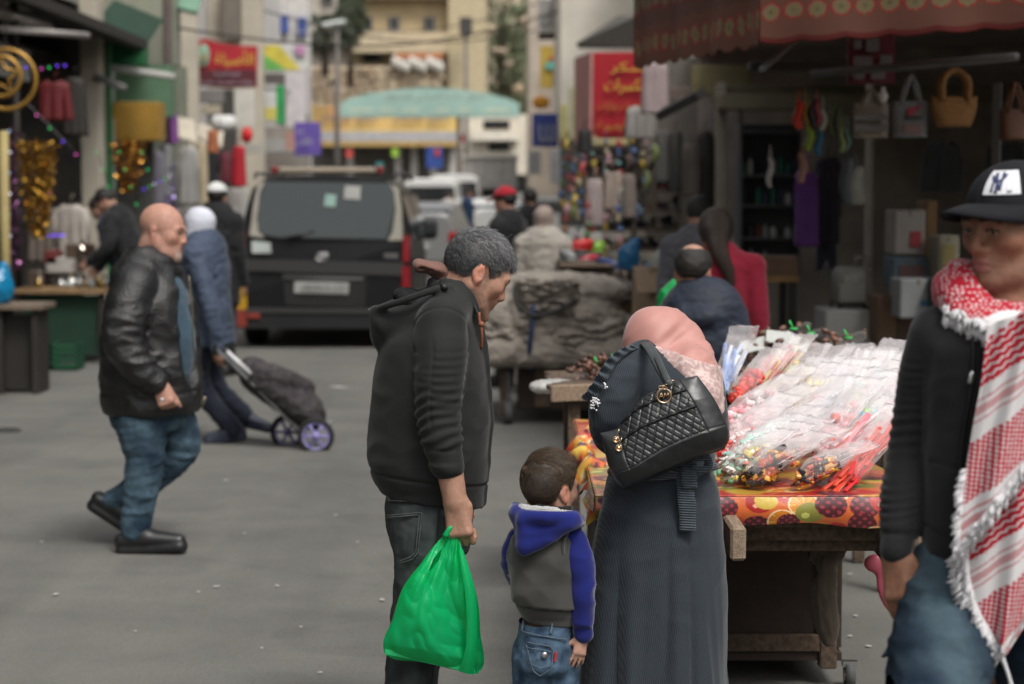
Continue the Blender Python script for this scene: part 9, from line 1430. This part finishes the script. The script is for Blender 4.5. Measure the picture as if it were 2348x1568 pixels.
 # vehicles
 WP=M('white_car_paint',(.62,.62,.61),.3,.05,2,spec=.5,coat=.4)
 def car(name,lab,cat,u,dd,W,H,L_,mat,yaw=0,van=False,lamps=(.3,.01,.01)):
  c=Q(u,437,dd)*(1,1,0); t=thing(name,lab,cat,c); R=rz(yaw); zs=[(.28,.98),(.55,1.),(.8,.99),(.95,.95)]+([(1.35,.9),(H-.12,.82),(H,.6)]if van else[(H-.28,.86),(H-.06,.76),(H,.55)]); V=[]
  ys=(0,.08,.2,.75,1.)if van else(0,.12,.24,.72,1.); n=0; prof=[(-k*W/2,z)for z,k in zs]+[(k*W/2,z)for z,k in zs[::-1]]; n=len(prof)
  for a,y in enumerate(np.linspace(0,1,9)):
   cut=1. if(y>.14 and y<.8)else(.97 if van and y<.5 else .62); V+=[c+R@A(x*(1 if .05<y<.95 else .93),y*L_,min(z,.95+(z-.95)*(cut if not van or y>.5 else 1)))for x,z in prof]
  Fs=[(i*n+k,i*n+(k+1)%n,(i+1)*n+(k+1)%n,(i+1)*n+k)for i in range(8)for k in range(n)]+[tuple(range(n))[::-1],tuple(8*n+k for k in range(n))]; o=mk('car_body',np.array(V),Fs,mat,t,False); md=o.modifiers.new('b','BEVEL'); md.width=.05; md.segments=2; md.limit_method='ANGLE'
  z0,z1=(1.02,H-.22)if van else(.98,H-.14); mb=MB(); mb.sheet(np.array([[c+R@A(x*W*k,(-.02 if van else .02+.14*L_*f),z0+(z1-z0)*f)for x in(-.42,0,.42)]for f,k in((0,1.),(.5,.94),(1,.86))]),.02); mb.build('rear_window',GLASSD,t)
  for s_ in(-1,1):mb=MB(); mb.box(c+R@A(s_*W*.43,-.01,.78),(W*.11,.06,.22),R,.02); mb.build('tail_lamp',M('far_lamp',lamps,.3),t)
  for s_ in(-1,1):
   for y in(.2,.8):mb=MB(); mb.lathe([(.2,-.1),(.31,-.1),(.31,.1),(.2,.1)],c+R@A(s_*(W/2-.1),y*L_,.31),16,R[:,0]); mb.build('wheel',M('black_tyre',(.015,.015,.015),.8),t,True)
  mb=MB(); mb.box(c+R@A(0,-.03,.6),(.5,.02,.12),R); mb.build('number_plate',plain('plate_white',(.36,.36,.34),.5),t)
 car('parked_car','white saloon car on the right beyond the red cap','car',1152,47,1.75,1.52,4.2,WP,12); car('white_van','white van far up the street beneath the blue sign','van',985,54,1.8,2.05,4.6,WP,0,True); car('minibus','white minibus beside the white van far up the street','van',1040,60,1.85,2.2,4.8,WP,0,True); car('parked_car','white car roof showing ahead of the black van','car',752,40,1.8,1.9,4.3,WP,4,True); car('parked_car','pale car squeezed between the black van and the shops','car',585,36,1.7,1.5,4.1,WP,6); car('silver_car','silver car following the black van\'s mirror','car',955,40,1.7,1.48,4.1,M('silver_paint',(.3,.3,.3),.3,metal=.5),-3)
 t=thing('lorry','grey box lorry standing at the end of the street','lorry',Q(1120,437,66)*(1,1,0)); pbox('box',1064,362,1185,432,66,5,plain('lorry_grey',(.36,.35,.33)),parent=t); pbox('top_rail',1060,356,1188,362,65.9,5.1,plain('lorry_rail',(.5,.48,.44)),parent=t); pbox('chassis',1070,436,1180,452,66.2,4.6,plain('chassis_dark',(.03,.03,.03)),parent=t)
 for u in(1098,1140):pbox('door_post',u,364,u+3,432,65.95,.05,plain('lorry_rail',(.5,.48,.44)),parent=t)
 for s_ in(1080,1168):mb=MB(); mb.lathe([(.2,-.15),(.48,-.15),(.48,.15),(.2,.15)],Q(s_,437,67.2)*(1,1,0)+A(0,0,.48),16,(1,0,0)); mb.build('wheel',M('black_tyre',(.015,.015,.015),.8),t,True)
 bs=thing('blue_sign','small blue sign with a red patch standing before the market building','sign',Q(995,437,70)*(1,1,0)); pbox('panel',977,338,1014,386,70,.1,plain('sign_blue',(.03,.07,.28)),parent=bs); pbox('red_patch',996,342,1008,358,69.95,.03,plain('sign_red',(.4,.05,.05)),parent=bs); pbox('post',993,386,997,470,70,.06,plain('lamp_pole',(.12,.105,.095)),parent=bs)
 for u,v,c,lb in((905,350,(.3,.5,.05),'lime green banner among the far shop fronts'),(1065,318,(.4,.05,.05),'round red sign beside the arch post'),(870,382,(.05,.25,.25),'teal drum among the far shop fronts'),(800,352,(.5,.06,.05),'red and white banner among the far shop fronts')):pbox('shop_banner',u-7,v-9,u+7,v+9,90,.2,plain('banner_%d'%u,c),lb,'banner')
build_far()
